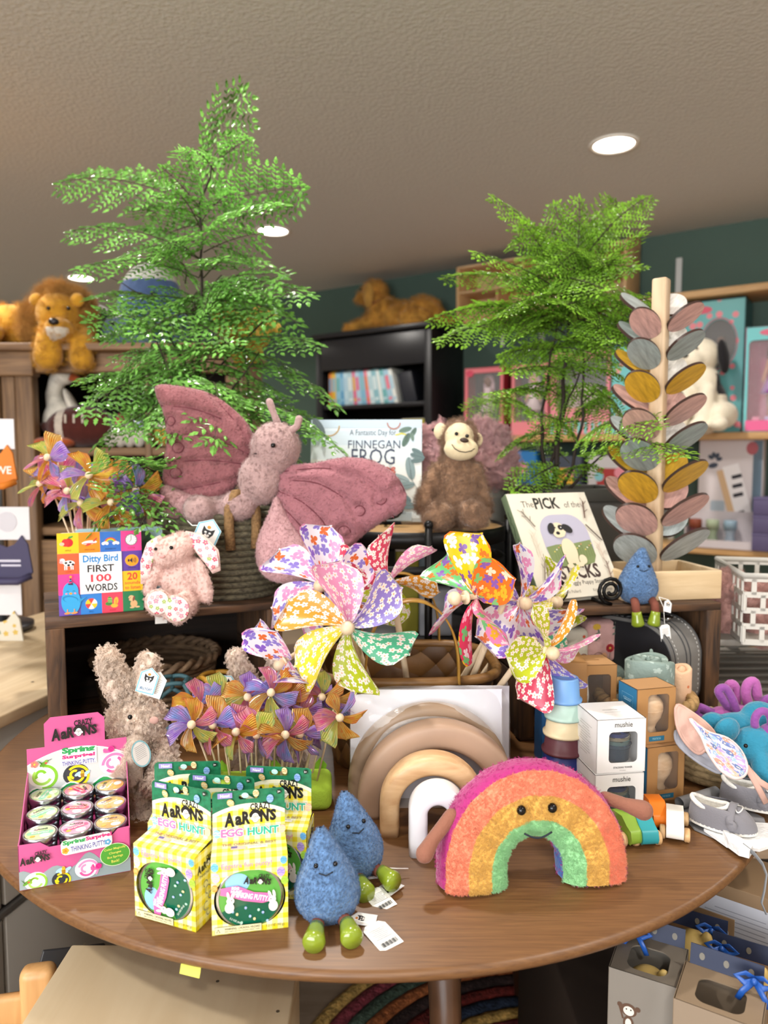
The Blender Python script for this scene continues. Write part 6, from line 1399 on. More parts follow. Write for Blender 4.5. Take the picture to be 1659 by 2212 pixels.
# shiny foil pinwheels
def foil(c1, c2, c3):
 m, nt, b = newmat('foil'); L = nt.links.new
 tc = N(nt, 'ShaderNodeTexCoord'); mp = N(nt, 'ShaderNodeMapping'); mp.inputs['Scale'].default_value = (1.6, 2.2, 1); L(tc.outputs['UV'], mp.inputs['Vector'])
 no = N(nt, 'ShaderNodeTexNoise'); no.inputs['Scale'].default_value = 1.2; L(mp.outputs[0], no.inputs['Vector'])
 r = N(nt, 'ShaderNodeValToRGB'); e = r.color_ramp.elements; e[0].position = .3; e[1].position = .72; e[0].color = (*lin(c1), 1); e[1].color = (*lin(c3), 1); k = e.new(.5); k.color = (*lin(c2), 1)
 L(no.outputs[0], r.inputs[0]); L(r.outputs[0], b.inputs['Base Color']); b.inputs['Metallic'].default_value = .15; b.inputs['Roughness'].default_value = .14; b.inputs['Specular IOR Level'].default_value = .9; b.inputs['Coat Weight'].default_value = .6
 w = N(nt, 'ShaderNodeTexWave'); w.inputs['Scale'].default_value = 3.2; w.inputs['Distortion'].default_value = .6; w.bands_direction = 'Y'; L(tc.outputs['UV'], w.inputs['Vector'])
 bp = N(nt, 'ShaderNodeBump'); bp.inputs['Strength'].default_value = 1; bp.inputs['Distance'].default_value = .0025; L(w.outputs[1], bp.inputs['Height']); L(bp.outputs[0], b.inputs['Normal'])
 tr = N(nt, 'ShaderNodeBsdfTranslucent'); L(r.outputs[0], tr.inputs[0]); ms = N(nt, 'ShaderNodeMixShader'); ms.inputs[0].default_value = .42; L(b.outputs[0], ms.inputs[1]); L(tr.outputs[0], ms.inputs[2])
 tp = N(nt, 'ShaderNodeBsdfTransparent'); L(r.outputs[0], tp.inputs[0]); m3 = N(nt, 'ShaderNodeMixShader'); m3.inputs[0].default_value = .1; L(ms.outputs[0], m3.inputs[1]); L(tp.outputs[0], m3.inputs[2])
 L(m3.outputs[0], nt.nodes['Material Output'].inputs[0]); return m
FO = [foil('#a46af8', '#dab8fc', '#86a4fc'), foil('#ffa62e', '#ffd67a', '#ff7a3a'), foil('#c8ec62', '#f6f286', '#66dca4'), foil('#ff62ae', '#ffb4b8', '#ca68f4'), foil('#ffe050', '#ffb850', '#ff865a'), foil('#86b4ff', '#c0b2ff', '#f8a2f8')]
def foil_set(r): k = r.randrange(6); return [FO[(k + j * r.choice((1, 2, 1))) % 6] for j in range(6)]
r5 = random.Random(21)
def lime_block():
 p = at(560, 1760, 1.06)
 t = thing('felt_block', 'lime green felt-covered block holding the front shiny pinwheels', 'holder', (p.x, 1.065, TZ), 4)
 g = mat('#9fc23a', .9, bump=(300, .4, .002))
 q = MB(); q.box((0, 0, .02), (.215, .07, .04), r=.012, seg=4); q.build('block', g, t)
 for x in (.09, -.06, .02):
  q = MB(); q.prism([(-.008, 0), (.008, 0), (.01, .008), (0, .02), (-.01, .008)], -.001, .001, T=face_front(.035, x, .034)); q.build('felt_leaf', mat('#7fae2c', .9), t)
 return t
lb = lime_block()
H1 = [(415, 1563), (468, 1566), (518, 1583), (562, 1581), (617, 1584), (657, 1580), (727, 1545), (430, 1522), (480, 1508), (535, 1500), (585, 1498), (640, 1500), (695, 1502), (602, 1538), (556, 1538), (505, 1540), (645, 1542), (690, 1552), (668, 1520), (455, 1540), (620, 1510), (715, 1510)]
words_h = ['far left end', 'second from the left end', 'third from the left end', 'above the left front putty box', 'above the right front putty box', 'fourth from the right end', 'right end beside the wrapped card', 'upper left', 'upper left centre', 'top centre', 'top right centre', 'top below the white pinwheel', 'upper right corner', 'middle row centre', 'middle row left centre', 'middle row left', 'middle row right', 'lower right', 'upper middle right', 'left interior', 'upper interior', 'upper right end']
for i, (px, py) in enumerate(H1):
 front = i < 7; Y = 1.02 + r5.random() * .02 if front else 1.05 + r5.random() * .07
 h = at(px, py, Y); fx = lb.location.x + max(-.095, min(.095, (h.x - lb.location.x) * .72)); fy = 1.04 + (.012 if front else .03) + r5.random() * .012
 stick_pinwheel('foil_pinwheel', 'small shiny rainbow foil pinwheel, %s of the front bunch' % words_h[i], h, (r5.uniform(-.6, .6), -1, r5.uniform(-.1, .55)), (fx, fy, TZ + .03), r5.uniform(.036, .042), .044, foil_set(r5), 6, r5.random() * 6, 'front bunch of shiny foil pinwheels', .0015, .0062, .010, True)
# rear bunch in a tin cup behind the books
cp = at(212, 1150, 1.42)
t = thing('tin_cup', 'tin cup behind the board books holding the rear shiny pinwheels', 'cup', (cp.x - .02, 1.40, CT)); q = MB(); q.lathe([(0, 0), (.026, 0), (.03, .07), (.0285, .07), (.025, .003), (0, .003)], 28); q.build('cup', mat('#8a8a88', .35, .8), t)
H2 = [(112, 992), (97, 1048), (150, 1062), (182, 1088), (222, 1040), (262, 1050), (292, 1062), (195, 1030), (240, 1088), (130, 1030), (165, 1040), (275, 1085), (210, 1070)]
words_r = ['highest, at the far left', 'lowest at the far left', 'left of centre', 'front centre', 'upper right of centre', 'upper right', 'far right among fern leaves', 'top centre', 'lower right', 'upper left', 'left centre', 'lower right end', 'very centre']
for i, (px, py) in enumerate(H2):
 Y = 1.40 + r5.uniform(-.05, .05); h = at(px, py, Y)
 stick_pinwheel('foil_pinwheel', 'shiny foil pinwheel behind the board books, %s of that bunch' % words_r[i], h, ((px - 200) / 200 + r5.uniform(-.3, .3), -1, r5.uniform(0, .5)), (t.location.x + r5.uniform(-.012, .012), 1.40 + r5.uniform(-.012, .012), CT + .006), r5.uniform(.046, .054), .052, foil_set(r5), 6, r5.random() * 6, 'rear bunch of shiny foil pinwheels', .0017, .007, .011, True)
# ------------------------------------------------------------------ wooden arches and wrapped cards
def arch(name, label, px0, px1, pytop, pybase, Y, tw, dep, m, rnd_=.012, rz=0, leg=True):
 a, b, top = at(px0, pybase, Y), at(px1, pybase, Y), at((px0 + px1) / 2, pytop, Y)
 ro = (b.x - a.x) / 2; w = tw; rc = ro - w / 2; zt = top.z - TZ; straight = max(0.0, zt - ro)
 t = thing(name, label, 'arch', ((a.x + b.x) / 2, Y, TZ), rz)
 pts = [(-rc, 0, 0)]
 if straight > .002: pts += [(-rc, 0, straight * k / 3) for k in (1, 2)]
 pts += [(-rc * cos(pi * k / 28), 0, straight + rc * sin(pi * k / 28)) for k in range(29)]
 if straight > .002: pts += [(rc, 0, straight * k / 3) for k in (2, 1)]
 pts += [(rc, 0, 0)]
 n = 20; vs, fs = [], []; P_ = [V(p) for p in pts]; M_ = len(P_)
 for i, p in enumerate(P_):
  tg = (P_[min(i + 1, M_ - 1)] - P_[max(i - 1, 0)]).normalized(); s = V((tg.z, 0, -tg.x))
  for j in range(n):
   x, y = superell(w / 2, dep / 2, 2 * pi * j / n, 3.2 + rnd_ * 80); vs.append(p + s * x + V((0, y, 0)))
 for i in range(M_ - 1):
  for j in range(n): fs.append((i * n + j, i * n + (j + 1) % n, (i + 1) * n + (j + 1) % n, (i + 1) * n + j))
 fs += [tuple(range(n))[::-1], tuple((M_ - 1) * n + j for j in range(n))]
 q = MB(); q.add(vs, fs, 0, True); q.build('arch_body', m, t); return t
arch('wooden_arch', 'small white glossy arch at the front of the wooden rainbow set', 882, 1006, 1690, 1858, .935, .025, .04, mat('#e4e4e8', .25, coat=.4), .012)
arch('wooden_arch', 'natural pine arch with visible grain, around the white arch', 820, 1046, 1626, 1850, .985, .0275, .04, wood('#b58a5e', '#dcb98e', 'X', 14, 4, .45, .1, .1), .012)
arch('wooden_arch', 'large pale brown arch behind the natural pine arch', 772, 1120, 1556, 1822, 1.035, .039, .04, mat('#a78a74', .45, var=(12, .08)), .01)
def wrapped_card(label, px0, px1, py0, Y, rz, lean, arch_c, dy, px_a0, px_a1, py_a):
 a, b = at(px0, py0, Y), at(px1, py0, Y); w = b.x - a.x; h = a.z - TZ
 t = thing('wrapped_arch_card', label, 'packaged toy', ((a.x + b.x) / 2, Y, TZ), rot=(R(-lean), 0, R(rz)))
 q = MB(); q.box((0, 0, h / 2), (w, .003, h)); q.build('backing_card', mat('#d6d6de', .5), t)
 q = MB(); cx = (px_a0 + px_a1) / 2; x0 = (at(cx, 1000, Y).x - t.location.x); ro = (px_a1 - px_a0) / 2 * Y / 1600; rc = ro - .014; top = at(cx, py_a, Y).z - TZ; st = top - ro
 pts = [(x0 - rc, -.018, .004), (x0 - rc, -.018, st * .5)] + [(x0 - rc * cos(pi * k / 30), -.018, st + rc * sin(pi * k / 30)) for k in range(31)] + [(x0 + rc, -.018, st * .5), (x0 + rc, -.018, .004)]
 q.tube(pts, .0145, 14); q.build('wrapped_arch', mat(arch_c, .4), t)
 q = MB(); q.surf(lambda u, v: (w * (u - .5) * 1.01, -.036 - .002 * sin(9 * u) * sin(7 * v) + (.03 * (abs(2 * u - 1) ** 6)) + .03 * max(0, v * 1.0 - .0) ** 8, h * v * 1.005), 24, 20); q.build('shrink_wrap', clear_film(.12, .8), t)
wrapped_card('white backing card with brown arch in shrink wrap, front of the two', 757, 1087, 1493, 1.085, 2, 3, '#8d7660', 0, 750, 1108, 1512)
wrapped_card('second shrink-wrapped white card standing just behind the first', 776, 1101, 1484, 1.135, -1, 3, '#8d7660', 0, 800, 1075, 1492)
# ------------------------------------------------------------------ putty tins, boxes and display
def gingham(c1, c2, c3, s, axes=(0, 2)):
 key = ('ging', c1, c2, s, axes)
 if key in MATS: return MATS[key]
 m, nt, b = newmat('gingham_card'); L = nt.links.new; tc = N(nt, 'ShaderNodeTexCoord'); sp = N(nt, 'ShaderNodeSeparateXYZ'); L(tc.outputs['Object'], sp.inputs[0])
 f = [mth(nt, 'LESS_THAN', mth(nt, 'FRACT', mth(nt, 'ADD', mth(nt, 'MULTIPLY', sp.outputs[a], s), 50)), .5) for a in axes]
 v = mth(nt, 'MULTIPLY', mth(nt, 'ADD', f[0], f[1]), .5)
 r = N(nt, 'ShaderNodeValToRGB'); r.color_ramp.interpolation = 'CONSTANT'; e = r.color_ramp.elements; e[0].color = (*lin(c1), 1); e[1].position = .75; e[1].color = (*lin(c3), 1); k = e.new(.25); k.color = (*lin(c2), 1)
 L(v, r.inputs[0]); L(r.outputs[0], b.inputs['Base Color']); b.inputs['Roughness'].default_value = .4; b.inputs['Coat Weight'].default_value = .2
 MATS[key] = m; return m
GX, GZ = gingham('#e8e5c4', '#e6de80', '#e2d022', 85), gingham('#e8e5c4', '#e6de80', '#e2d022', 85, (0, 1))
def art_build(self, name, parent, T=None):
 o = self.mb.build(name, [c if not isinstance(c, str) else mat(c, self.rough, coat=self.coat) for c in self.cols], parent)
 if T is not None: o.matrix_local = T
 return o
Art.build = art_build
def logo(a, x, y, w, ink='#17161a', white='#f6f4f0', tilt=0):
 """the two-line maker's wordmark with a grinning face for the O; w: full width"""
 k = w; c, s = cos(R(tilt)), sin(R(tilt))
 P_ = lambda u, v: (x + (u * c - v * s) * k, y + (u * s + v * c) * k)
 for t, u, v, h, ww in (('CRAZY', .2, .19, .15, .42), ):
  a.text(t, *P_(u, v), h * k, ink, .035, w=ww * k, rot=tilt + 4)
 a.text('A', *P_(-.42, -.05), .3 * k, ink, .05, w=.2 * k, rot=tilt); a.text('a', *P_(-.24, -.08), .2 * k, ink, .05, w=.14 * k, rot=tilt); a.text('R', *P_(-.09, -.03), .27 * k, ink, .05, w=.16 * k, rot=tilt)
 a.text('N', *P_(.27, -.01), .27 * k, ink, .05, w=.17 * k, rot=tilt); a.text("'", *P_(.37, .08), .07 * k, ink, .05, rot=tilt); a.text('S', *P_(.44, -.01), .24 * k, ink, .05, w=.13 * k, rot=tilt)
 X, Y = P_(.09, -.02)
 a.ell(X, Y + .06 * k, .105 * k, .09 * k, ink); a.ell(X - .07 * k, Y + .04 * k, .05 * k, .06 * k, ink); a.ell(X + .075 * k, Y + .04 * k, .045 * k, .06 * k, ink)
 a.ell(X, Y - .02 * k, .08 * k, .105 * k, ink); a.ell(X, Y - .02 * k, .071 * k, .096 * k, white); a.ell(X - .078 * k, Y - .03 * k, .018 * k, .026 * k, white); a.ell(X + .078 * k, Y - .03 * k, .018 * k, .026 * k, white)
 for q in (-1, 1): a.arc(X + q * .028 * k, Y + .006 * k, .018 * k, .024 * k, 0, 360, ink, 8); a.ell(X + q * .028 * k, Y + .005 * k, .006 * k, .006 * k, ink, 6)
 a.line([(X, Y - .005 * k), (X - .012 * k, Y - .04 * k), (X + .006 * k, Y - .042 * k)], .007 * k, ink); a.arc(X, Y - .045 * k, .03 * k, .036 * k, 200, 340, ink, 8)
def egg(a, x, y, r, c, c2, rot=0):
 a.ell(x, y, r * .8, r, c, 16, rot); a.line([(x - r * .7, y + r * .2), (x - r * .2, y + r * .45), (x + r * .2, y + r * .15), (x + r * .7, y + r * .35)], r * .18, c2); a.line([(x - r * .7, y - r * .3), (x, y - r * .1), (x + r * .7, y - r * .35)], r * .14, c2)
def bubble(a, t, x, y, h, w, cols, out='#f7f5ef', edge='#9aa3bc'):
 a.text(t, x, y, h * 1.0, edge, .11, w=w * 1.05); a.text(t, x, y, h * .97, out, .085, w=w * 1.02); a.text(t, x, y, h * .9, cols, .04, w=w * .97)
def tin_print(big=True):
 a = Art(.15, coat=1); r = .0305
 a.ell(0, 0, r, r, '#5aa845', 40); a.ell(-.012, .016, .012, .01, '#8fc4e6');
 a.poly([(r * cos(R(t_)), r * sin(R(t_)) * .98) for t_ in range(205, 336, 6)] + [(.022 * cos(R(t_)) , -.012 + .017 * sin(R(t_))) for t_ in range(10, 171, 10)], '#0f5f45')
 for k in range(9): egg(a, -.017 + .0042 * k, -.013 - .006 * ((k * 7) % 3) + .003 * (k % 2), .0016, ['#8fc0e8', '#e6d38a', '#9fe0c4', '#7fa4e0'][k % 4], '#f4f0e4')
 a.poly([(-.028, .013), (-.012, .014), (.004, .006), (.02, .0035), (.024, -.004), (.012, -.006), (-.006, -.002), (-.018, .003), (-.029, .006)], '#ee6fae')
 a.text('THINKING PUTTY.', -.0, .0022, .0058, '#f8f3f6', .03, w=.037, rot=-14); a.text('EGG', -.014, .0118, .003, '#f8f3f6', .04, rot=-8); a.text('HUNT', -.013, .0082, .003, '#f8f3f6', .04, rot=-8)
 logo(a, .008, .018, .026, tilt=-12)
 for x, y, q in ((-.02, -.004, 1), (.0225, -.006, -1)):
  a.ell(x, y - .003, .0045, .0055, '#f6f3ee'); a.ell(x + q * .001, y + .004, .0038, .0036, '#f6f3ee'); a.ell(x + q * .003, y + .009, .0014, .0042, '#f6f3ee', rot=-20 * q); a.ell(x - q * .001, y + .0095, .0014, .0042, '#f6f3ee', rot=10); a.ell(x + q * .0022, y + .0045, .0006, .0007, '#2a2a2e', 8); a.ell(x + q * .003, y + .0085, .0006, .0025, '#f0a9c0', rot=-20 * q)
 a.text('3.2 OZ (90 g)', -.014, -.021, .0024, '#d9e8dc', .01, rot=-32)
 return a
def egg_box(rot_tin=0):
 W_b, H, D = .082, .085, .042
 t = thing('putty_box', '', 'boxed putty', (0, 0, TZ), 0, 'yellow gingham putty boxes')
 b = MB(); holed(b, W_b, H, 0, 0, .0008, 0, r=.0008, T=face_front(0, 0, H / 2), hole=[(.0385 * math.copysign(abs(cos(q)) ** .8, cos(q)), -.0045 + .0320 * sin(q)) for q in [2 * pi * i / 36 - pi / 2 for i in range(36)]])
 b.box((-W_b / 2 + .0004, D / 2, H / 2), (.0008, D, H), 1); b.box((W_b / 2 - .0004, D / 2, H / 2), (.0008, D, H), 1); b.box((0, D / 2, .0004), (W_b, D, .0008), 0); b.box((0, D - .0004, H / 2), (W_b, .0008, H), 2)
 b.add([(-W_b / 2, 0, H), (W_b / 2, 0, H), (W_b / 2 - .001, D * .78, H + .004), (-W_b / 2 + .001, D * .78, H + .004)], [(0, 1, 2, 3)], 3)
 b.box((0, D * .55, H * .5), (W_b - .003, .001, H - .004), 2);
 b.build('carton', [GX, gingham('#e8e5c4', '#e6de80', '#e2d022', 85, (1, 2)), mat('#171a33', .6), GZ], t)
 hw, hh = .080, .057
 q = MB(); holed(q, hw, hh, .022, .0055, .0006, 0, 0, hh * .36, .005, .0026, T=face_front(D * .78, 0, H + .003 + hh / 2)); q.build('header_card', mat('#1d7350', .4, coat=.2, var=(200, .3)), t)
 a = Art(.4, coat=.2)
 arc = [(hw / 2 * .995 * (1 - 2 * i / 24), hh * (.06 + .17 * (1 - (1 - 2 * i / 24) ** 2))) for i in range(25)]
 a.poly([(-hw / 2, -hh / 2), (hw / 2, -hh / 2)] + arc, '#f6f3da'); a.poly([(-hw / 2, -hh / 2), (hw / 2, -hh / 2)] + [(x, y - .0035 - .0012) for x, y in arc], GZ)
 logo(a, .002, hh * -.03, .056); bubble(a, 'EGG', -.019, -hh * .335, .0105, .025, '#ee6fae'); bubble(a, 'HUNT', .0155, -hh * .335, .0105, .036, '#2aa893')
 egg(a, -.0355, -hh * .335, .005, '#8fc0e8', '#f2eef2', 15); egg(a, .0365, -hh * .335, .005, '#f0b8a8', '#f2d9a0', -15)
 a.rect(-.026, hh * .43, .016, .006, '#9a8fd0'); a.text('New!', -.026, hh * .43, .0036, '#f6f4fa', .03)
 egg(a, -.02, hh * .28, .0045, '#d9b878', '#f0e4c8', 40); egg(a, .008, hh * .44, .0042, '#e6d2a4', '#b5803a', 10); egg(a, .0235, hh * .31, .0048, '#8fb4e6', '#5f86d0'); egg(a, -.004, hh * .415, .004, '#a9e0d4', '#dff4ee', 80)
 a.ell(.0335, hh * .44, .0026, .0026, '#17221e'); a.text('3+', .0335, hh * .44, .0022, '#f4f4f0', .02)
 a.build('header_print', t, face_front(D * .78 - .0002, 0, H + .003 + hh / 2))
 a = Art(.4, coat=.2)
 a.text('THE ORIGINAL & BEST', 0, .0085, .0042, '#a3845c', .02, w=.06); a.rect(-.012, .002, .016, .006, '#eac4b8'); a.rect(-.0165, .0033, .007, .0034, '#5f5fa0'); a.rect(.009, .002, .022, .006, '#e8e4d8'); a.text('MADE IN THE USA', .009, .003, .0018, '#8a7f8c', 0, w=.018)
 sl = math.atan2(.004, D * .78)
 a.build('top_print', t, Mx.Translation((0, D * .35, H + .002)) @ Mx.Rotation(sl, 4, 'X'))
 a = Art(.4, coat=.2)
 a.text('Eggstra fun putty!', -.003, H * .395, .0072, '#e58fb4', .015, w=.054)
 for x, y, r, c, c2 in ((-.037, H * .4, .005, '#7fc4e6', '#5aa9d8'), (-.036, H * .26, .0055, '#f0b8d0', '#f6e2a0'), (.0365, H * .42, .0045, '#6fb4e6', '#4f9ad8'), (.0335, H * .27, .0055, '#b89fe0', '#8f7fd0'), (.0375, H * .15, .005, '#a9d84a', '#8fc43a'), (-.0375, H * .13, .004, '#f0a04a', '#f6c88a')): egg(a, x, y, r, c, c2, 8)
 a.rect(-.013, -H * .435, .05, .0082, '#5f5c50'); a.rect(-.013, -H * .435, .0494, .0076, '#efe8b4'); a.poly([(-.0365, -H * .46), (-.032, -H * .46), (-.0342, -H * .41)], '#3a3a3c'); a.poly([(-.0357, -H * .455), (-.0328, -H * .455), (-.0342, -H * .425)], '#efe8b4')
 a.text('WARNING: CHOKING HAZARD', -.0085, -H * .42, .0026, '#3a3a3c', .01, w=.038); a.text('SMALL PARTS. NOT FOR CHILDREN UNDER 3 YEARS.', -.0085, -H * .455, .0015, '#4a4a4c', 0, w=.038); a.text('3.2 OZ (90 g)', .0265, -H * .435, .0036, '#55523c', .0, w=.02)
 a.build('front_print', t, face_front(-.0002, 0, H / 2))
 a = Art(.4, coat=.2); logo(a, .0, H * .3, .032); a.text('THINKING PUTTY', 0, H * .19, .003, '#2a2a30', .01, w=.03)
 for k in range(5): a.arc(-.004 + .004 * (k % 3), H * (.05 - .1 * k), .003 + .001 * (k % 2), .0042 + .001 * (k % 2), 20 * k, 240 + 20 * k, '#7d8088', 10)
 a.build('side_print', t, face_right(W_b / 2 + .0002, D / 2, H / 2))
 n = MB(); n.lathe([(0, 0), (.0362, 0), (.0362, .0035), (.0354, .004), (.036, .009), (.0354, .0095), (.036, .016), (0, .016)], 48, T=Mx.Translation((0, .002, H / 2 - .0045)) @ Mx.Rotation(R(-90), 4, 'X')); o = n.build('putty_tin', mat('#b9bcc0', .22, 1), t)
 a = tin_print(); a.build('tin_print', o, Mx.Translation((0, .0018, H / 2 - .0045)) @ Mx.Rotation(R(90), 4, 'X') @ Mx.Rotation(R(rot_tin), 4, 'Z') @ Mx.Diagonal((1.1, 1.1, 1, 1)))
 g = MB(); g.lathe([(.0335, -.0004), (.0362, -.0004), (.0367, .0006)], 48, T=Mx.Translation((0, .0016, H / 2 - .0045)) @ Mx.Rotation(R(-90), 4, 'X')); g.build('lid_rim', mat('#c9ccd0', .2, 1), o)
 return t
EB = egg_box(); EB['label'] = 'yellow gingham putty box in front on the right, tin print upright'
def eb_at(o, a, b, k=0):
 A, B = onz(*a, TZ), onz(*b, TZ); d = B - A; an = math.degrees(math.atan2(d.y, d.x)); u = V((cos(R(an)), sin(R(an)), 0)); o.location = A + u * .041; o.rotation_euler = (0, 0, R(an)); return o
eb_at(EB, (458, 2022), (623, 2003))
E2 = egg_box(90); E2['label'] = 'yellow gingham putty box in front on the left, tin print turned sideways'; eb_at(E2, (292, 1978), (415, 2012))
def hdr(label, px0, py0, px1, py1, src=EB):
 """a copy standing further back, set by the top corners of its header card"""
 zt = TZ + .085 + .003 + .057; A, B = onz(px0, py0, zt), onz(px1, py1, zt); d = B - A; an = math.degrees(math.atan2(d.y, d.x)); n = V((sin(R(an)), -cos(R(an)), 0)); c = (A + B) / 2 + n * .031
 return dup(src, label, (c.x, c.y, TZ), an)
hdr('yellow gingham putty box at the rear left, only its green header showing', 336, 1648, 472, 1645)
hdr('yellow gingham putty box in the middle, squeezed between the two front ones', 412, 1672, 542, 1680)
hdr('yellow gingham putty box at the rear right, beside the blue raindrop plush', 530, 1655, 672, 1661)
def swirl(a, x, y, r, c1, c2, c3, seed=0):
 a.ell(x, y, r, r * .9, c2, 24)
 for k in range(3): a.arc(x + r * .1 * (k - 1), y - r * .08 * k, r * (.22 + .26 * k), r * (.42 + .26 * k), 20 + 120 * k + seed, 215 + 120 * k + seed, [c1, c3, c1][k], 16)
def bee(a, x, y, k):
 for q, an in ((-1, 30), (1, -30)): a.ell(x + q * .9 * k, y + .25 * k, .8 * k, .38 * k, '#a9cfe6', 14, an * -q); a.ell(x + q * .55 * k, y - .25 * k, .45 * k, .28 * k, '#bcd9ea', 12, an * q)
 a.ell(x, y, .42 * k, .75 * k, '#f0b021', 16); a.ell(x, y + .7 * k, .36 * k, .34 * k, '#f4bd3a', 12)
 for v in (-.5, -.2, .1): a.rect(x, y + v * k, .7 * k, .14 * k, '#3a2a18')
 a.ell(x - .12 * k, y + .75 * k, .07 * k, .08 * k, '#221a14', 8); a.ell(x + .14 * k, y + .75 * k, .07 * k, .08 * k, '#221a14', 8)
def hummer(a, x, y, k): a.ell(x, y, .9 * k, .4 * k, '#5f9a2c', 14, 35); a.poly([(x - .2 * k, y + .2 * k), (x - 1.2 * k, y + 1.0 * k), (x - .3 * k, y - .2 * k)], '#3a6a24'); a.ell(x + .6 * k, y + .55 * k, .35 * k, .3 * k, '#7fae3a', 12); a.ell(x + .5 * k, y + .15 * k, .28 * k, .22 * k, '#c9503a', 10); a.line([(x + .85 * k, y + .6 * k), (x + 1.7 * k, y + .95 * k)], .1 * k, '#3a3a2c')
def snail(a, x, y, k): a.ell(x - .3 * k, y - .3 * k, 1.0 * k, .3 * k, '#f05fa0', 14); a.ell(x + .25 * k, y + .15 * k, .62 * k, .58 * k, '#d92f88', 16); a.arc(x + .25 * k, y + .15 * k, .25 * k, .33 * k, 0, 300, '#a81f68', 12); a.ell(x - 1.0 * k, y + .05 * k, .3 * k, .34 * k, '#f05fa0', 10)
def putty_display():
 A, B = onz(42, 1925, TZ), onz(276, 1882, TZ); d = B - A; an = math.degrees(math.atan2(d.y, d.x)); W_d, D, H = .126, .125, .056
 t = thing('putty_display', 'pink counter display tray of small putty tins with tall header card', 'display box', A, an)
 pk = mat('#c8588f', .5); inn = mat('#c23a80', .5)
 b = MB(); fp = [(0, 0), (W_d, 0), (W_d, H + .002), (W_d - .014, H + .001), (W_d - .022, H - .007), (.034, H - .008), (.024, H - .0005), (0, H)]
 b.prism(fp, 0, .001, 0, T=face_front(.001)); b.build('front_panel', pk, t)
 for x in (0, W_d - .001):
  b = MB(); b.prism([(0, 0), (D, 0), (D, .095), (D * .75, .086), (D * .12, H + .001), (0, H)], 0, .001, 0, T=face_right(x)); b.build('side_panel', pk, t)
 b = MB(); b.box((W_d / 2, D / 2, .0006), (W_d, D, .0012)); b.build('bottom', inn, t)
 b = MB()
 for y0, z in ((.022, .036), (.063, .042), (.104, .048)): b.box((W_d / 2, y0, z / 2), (W_d - .004, .0405, z - .002))
 b.build('stepped_insert', inn, t)
 Z0, Z1, Z2 = .05, .126, .166
 out = [(0, Z0), (W_d, Z0), (W_d, Z1), (.098, Z1), (.098, Z2 - .008), (.09, Z2), (.03, Z2), (.022, Z2 - .008), (.022, Z1), (0, Z1)]
 b = MB(); b.prism(out, 0, .001, 0, T=face_front(D)); b.build('header_card', pk, t)
 a = Art(.35, coat=.3); w = W_d
 arc = [(w * (1 - i / 20), .104 + .018 * (1 - (1 - 2 * i / 20) ** 2)) for i in range(21)]
 wave = [(w * i / 24, .066 + .005 * sin(i * .78) + .006 * (i / 24)) for i in range(25)]
 a.poly([(0, Z0 + .001), (w, Z0 + .001)] + [(x, y) for x, y in wave[::-1]], '#2a9a55'); a.poly(wave + arc, '#f3f1ee'); a.poly([(x, y + .0015) for x, y in wave] + [(x, y - .0018) for x, y in arc], '#c9cfcf')
 swirl(a, .018, .088, .0185, '#7fbf2c', '#f0f2ee', '#a4d45a'); swirl(a, .06, .083, .0165, '#f0d81f', '#33373c', '#f0d81f', 40); swirl(a, .108, .092, .0185, '#ef7fb4', '#f6e4ee', '#e25a9c', 80)
 a.poly([(0, Z0 + .001), (w, Z0 + .001)] + [(x, y - .001) for x, y in wave[::-1]], '#2a9a55'); a.line([(x, y) for x, y in wave], .0016, '#f6f6f2')
 a.rect(.064, .1085, .046, .024, '#f1efec'); a.text('Spring', .064, .117, .0105, '#2a9a55', .06, w=.042); a.text('Surprise!', .064, .1085, .0068, '#d92f7c', .06, w=.042); a.text('THINKING PUTTY.', .064, .1, .0062, '#5a5aa8', .02, w=.042)
 bee(a, .068, .082, .0062); hummer(a, .02, .104, .0062); snail(a, .104, .112, .0068); a.flower(.009, .105, .005, '#ef7f70', '#f4c04a')
 logo(a, .06, .145, .056); a.build('header_print', t, face_front(D - .0013))
 a = Art(.35, coat=.3)
 wv = [(w * i / 24, .02 + .004 * sin(i * .9 + 1) + .010 * math.exp(-((i - 15) / 3) ** 2)) for i in range(25)]
 a.poly([(0, 0), (w, 0)] + wv[::-1], '#8f9fa4'); swirl(a, .018, .009, .0125, '#8fc73a', '#f2f4f0', '#a9d86a'); swirl(a, .046, .006, .0105, '#f0d81f', '#33373c', '#f0d81f', 30); swirl(a, .075, .014, .0135, '#ef8fbc', '#f8eaf2', '#e25a9c', 60)
 a.poly([(0, -.012), (w, -.012), (w, 0), (0, 0)], '#8f9fa4') if False else None
 bee(a, .049, .016, .0055); hummer(a, .008, .009, .005); snail(a, .087, .014, .006)
 a.ell(.108, .026, .0175, .0145, '#dfeec8', 28); a.ell(.108, .026, .0168, .0138, '#4f9a3a', 28)
 for k, s in enumerate(('Color Magically', 'Changes', 'But Springs', 'Back!')): a.text(s, .108, .0335 - k * .0052, .0036, '#e6e06a', .01, w=[.025, .014, .018, .009][k], rot=4)
 logo(a, .0185, .038, .032)
 a.poly(xf(rrect(.058, .019, .006), .076, .047, 3), '#f3f0e4'); a.text('Spring', .062, .0515, .0072, '#2a9a55', .06, w=.026, rot=3); a.text('Surprise!', .09, .053, .0068, '#d92f7c', .06, w=.03, rot=3); a.text('THINKING PUTTY.', .078, .0437, .0066, '#5a5aa8', .02, w=.04, rot=3); a.flower(.052, .042, .0042, '#f0a93a', '#e07a1e'); a.flower(.1, .0445, .004, '#5fa4cf', '#e8f0f4')
 for v in range(len(a.mb.v)):
  x, y, z = a.mb.v[v]; a.mb.v[v] = (min(max(x, .0003), w - .0003), max(y, .0006), z)
 a.build('front_print', t, face_front(-.0003))
 return t, an
pd, pan = putty_display()
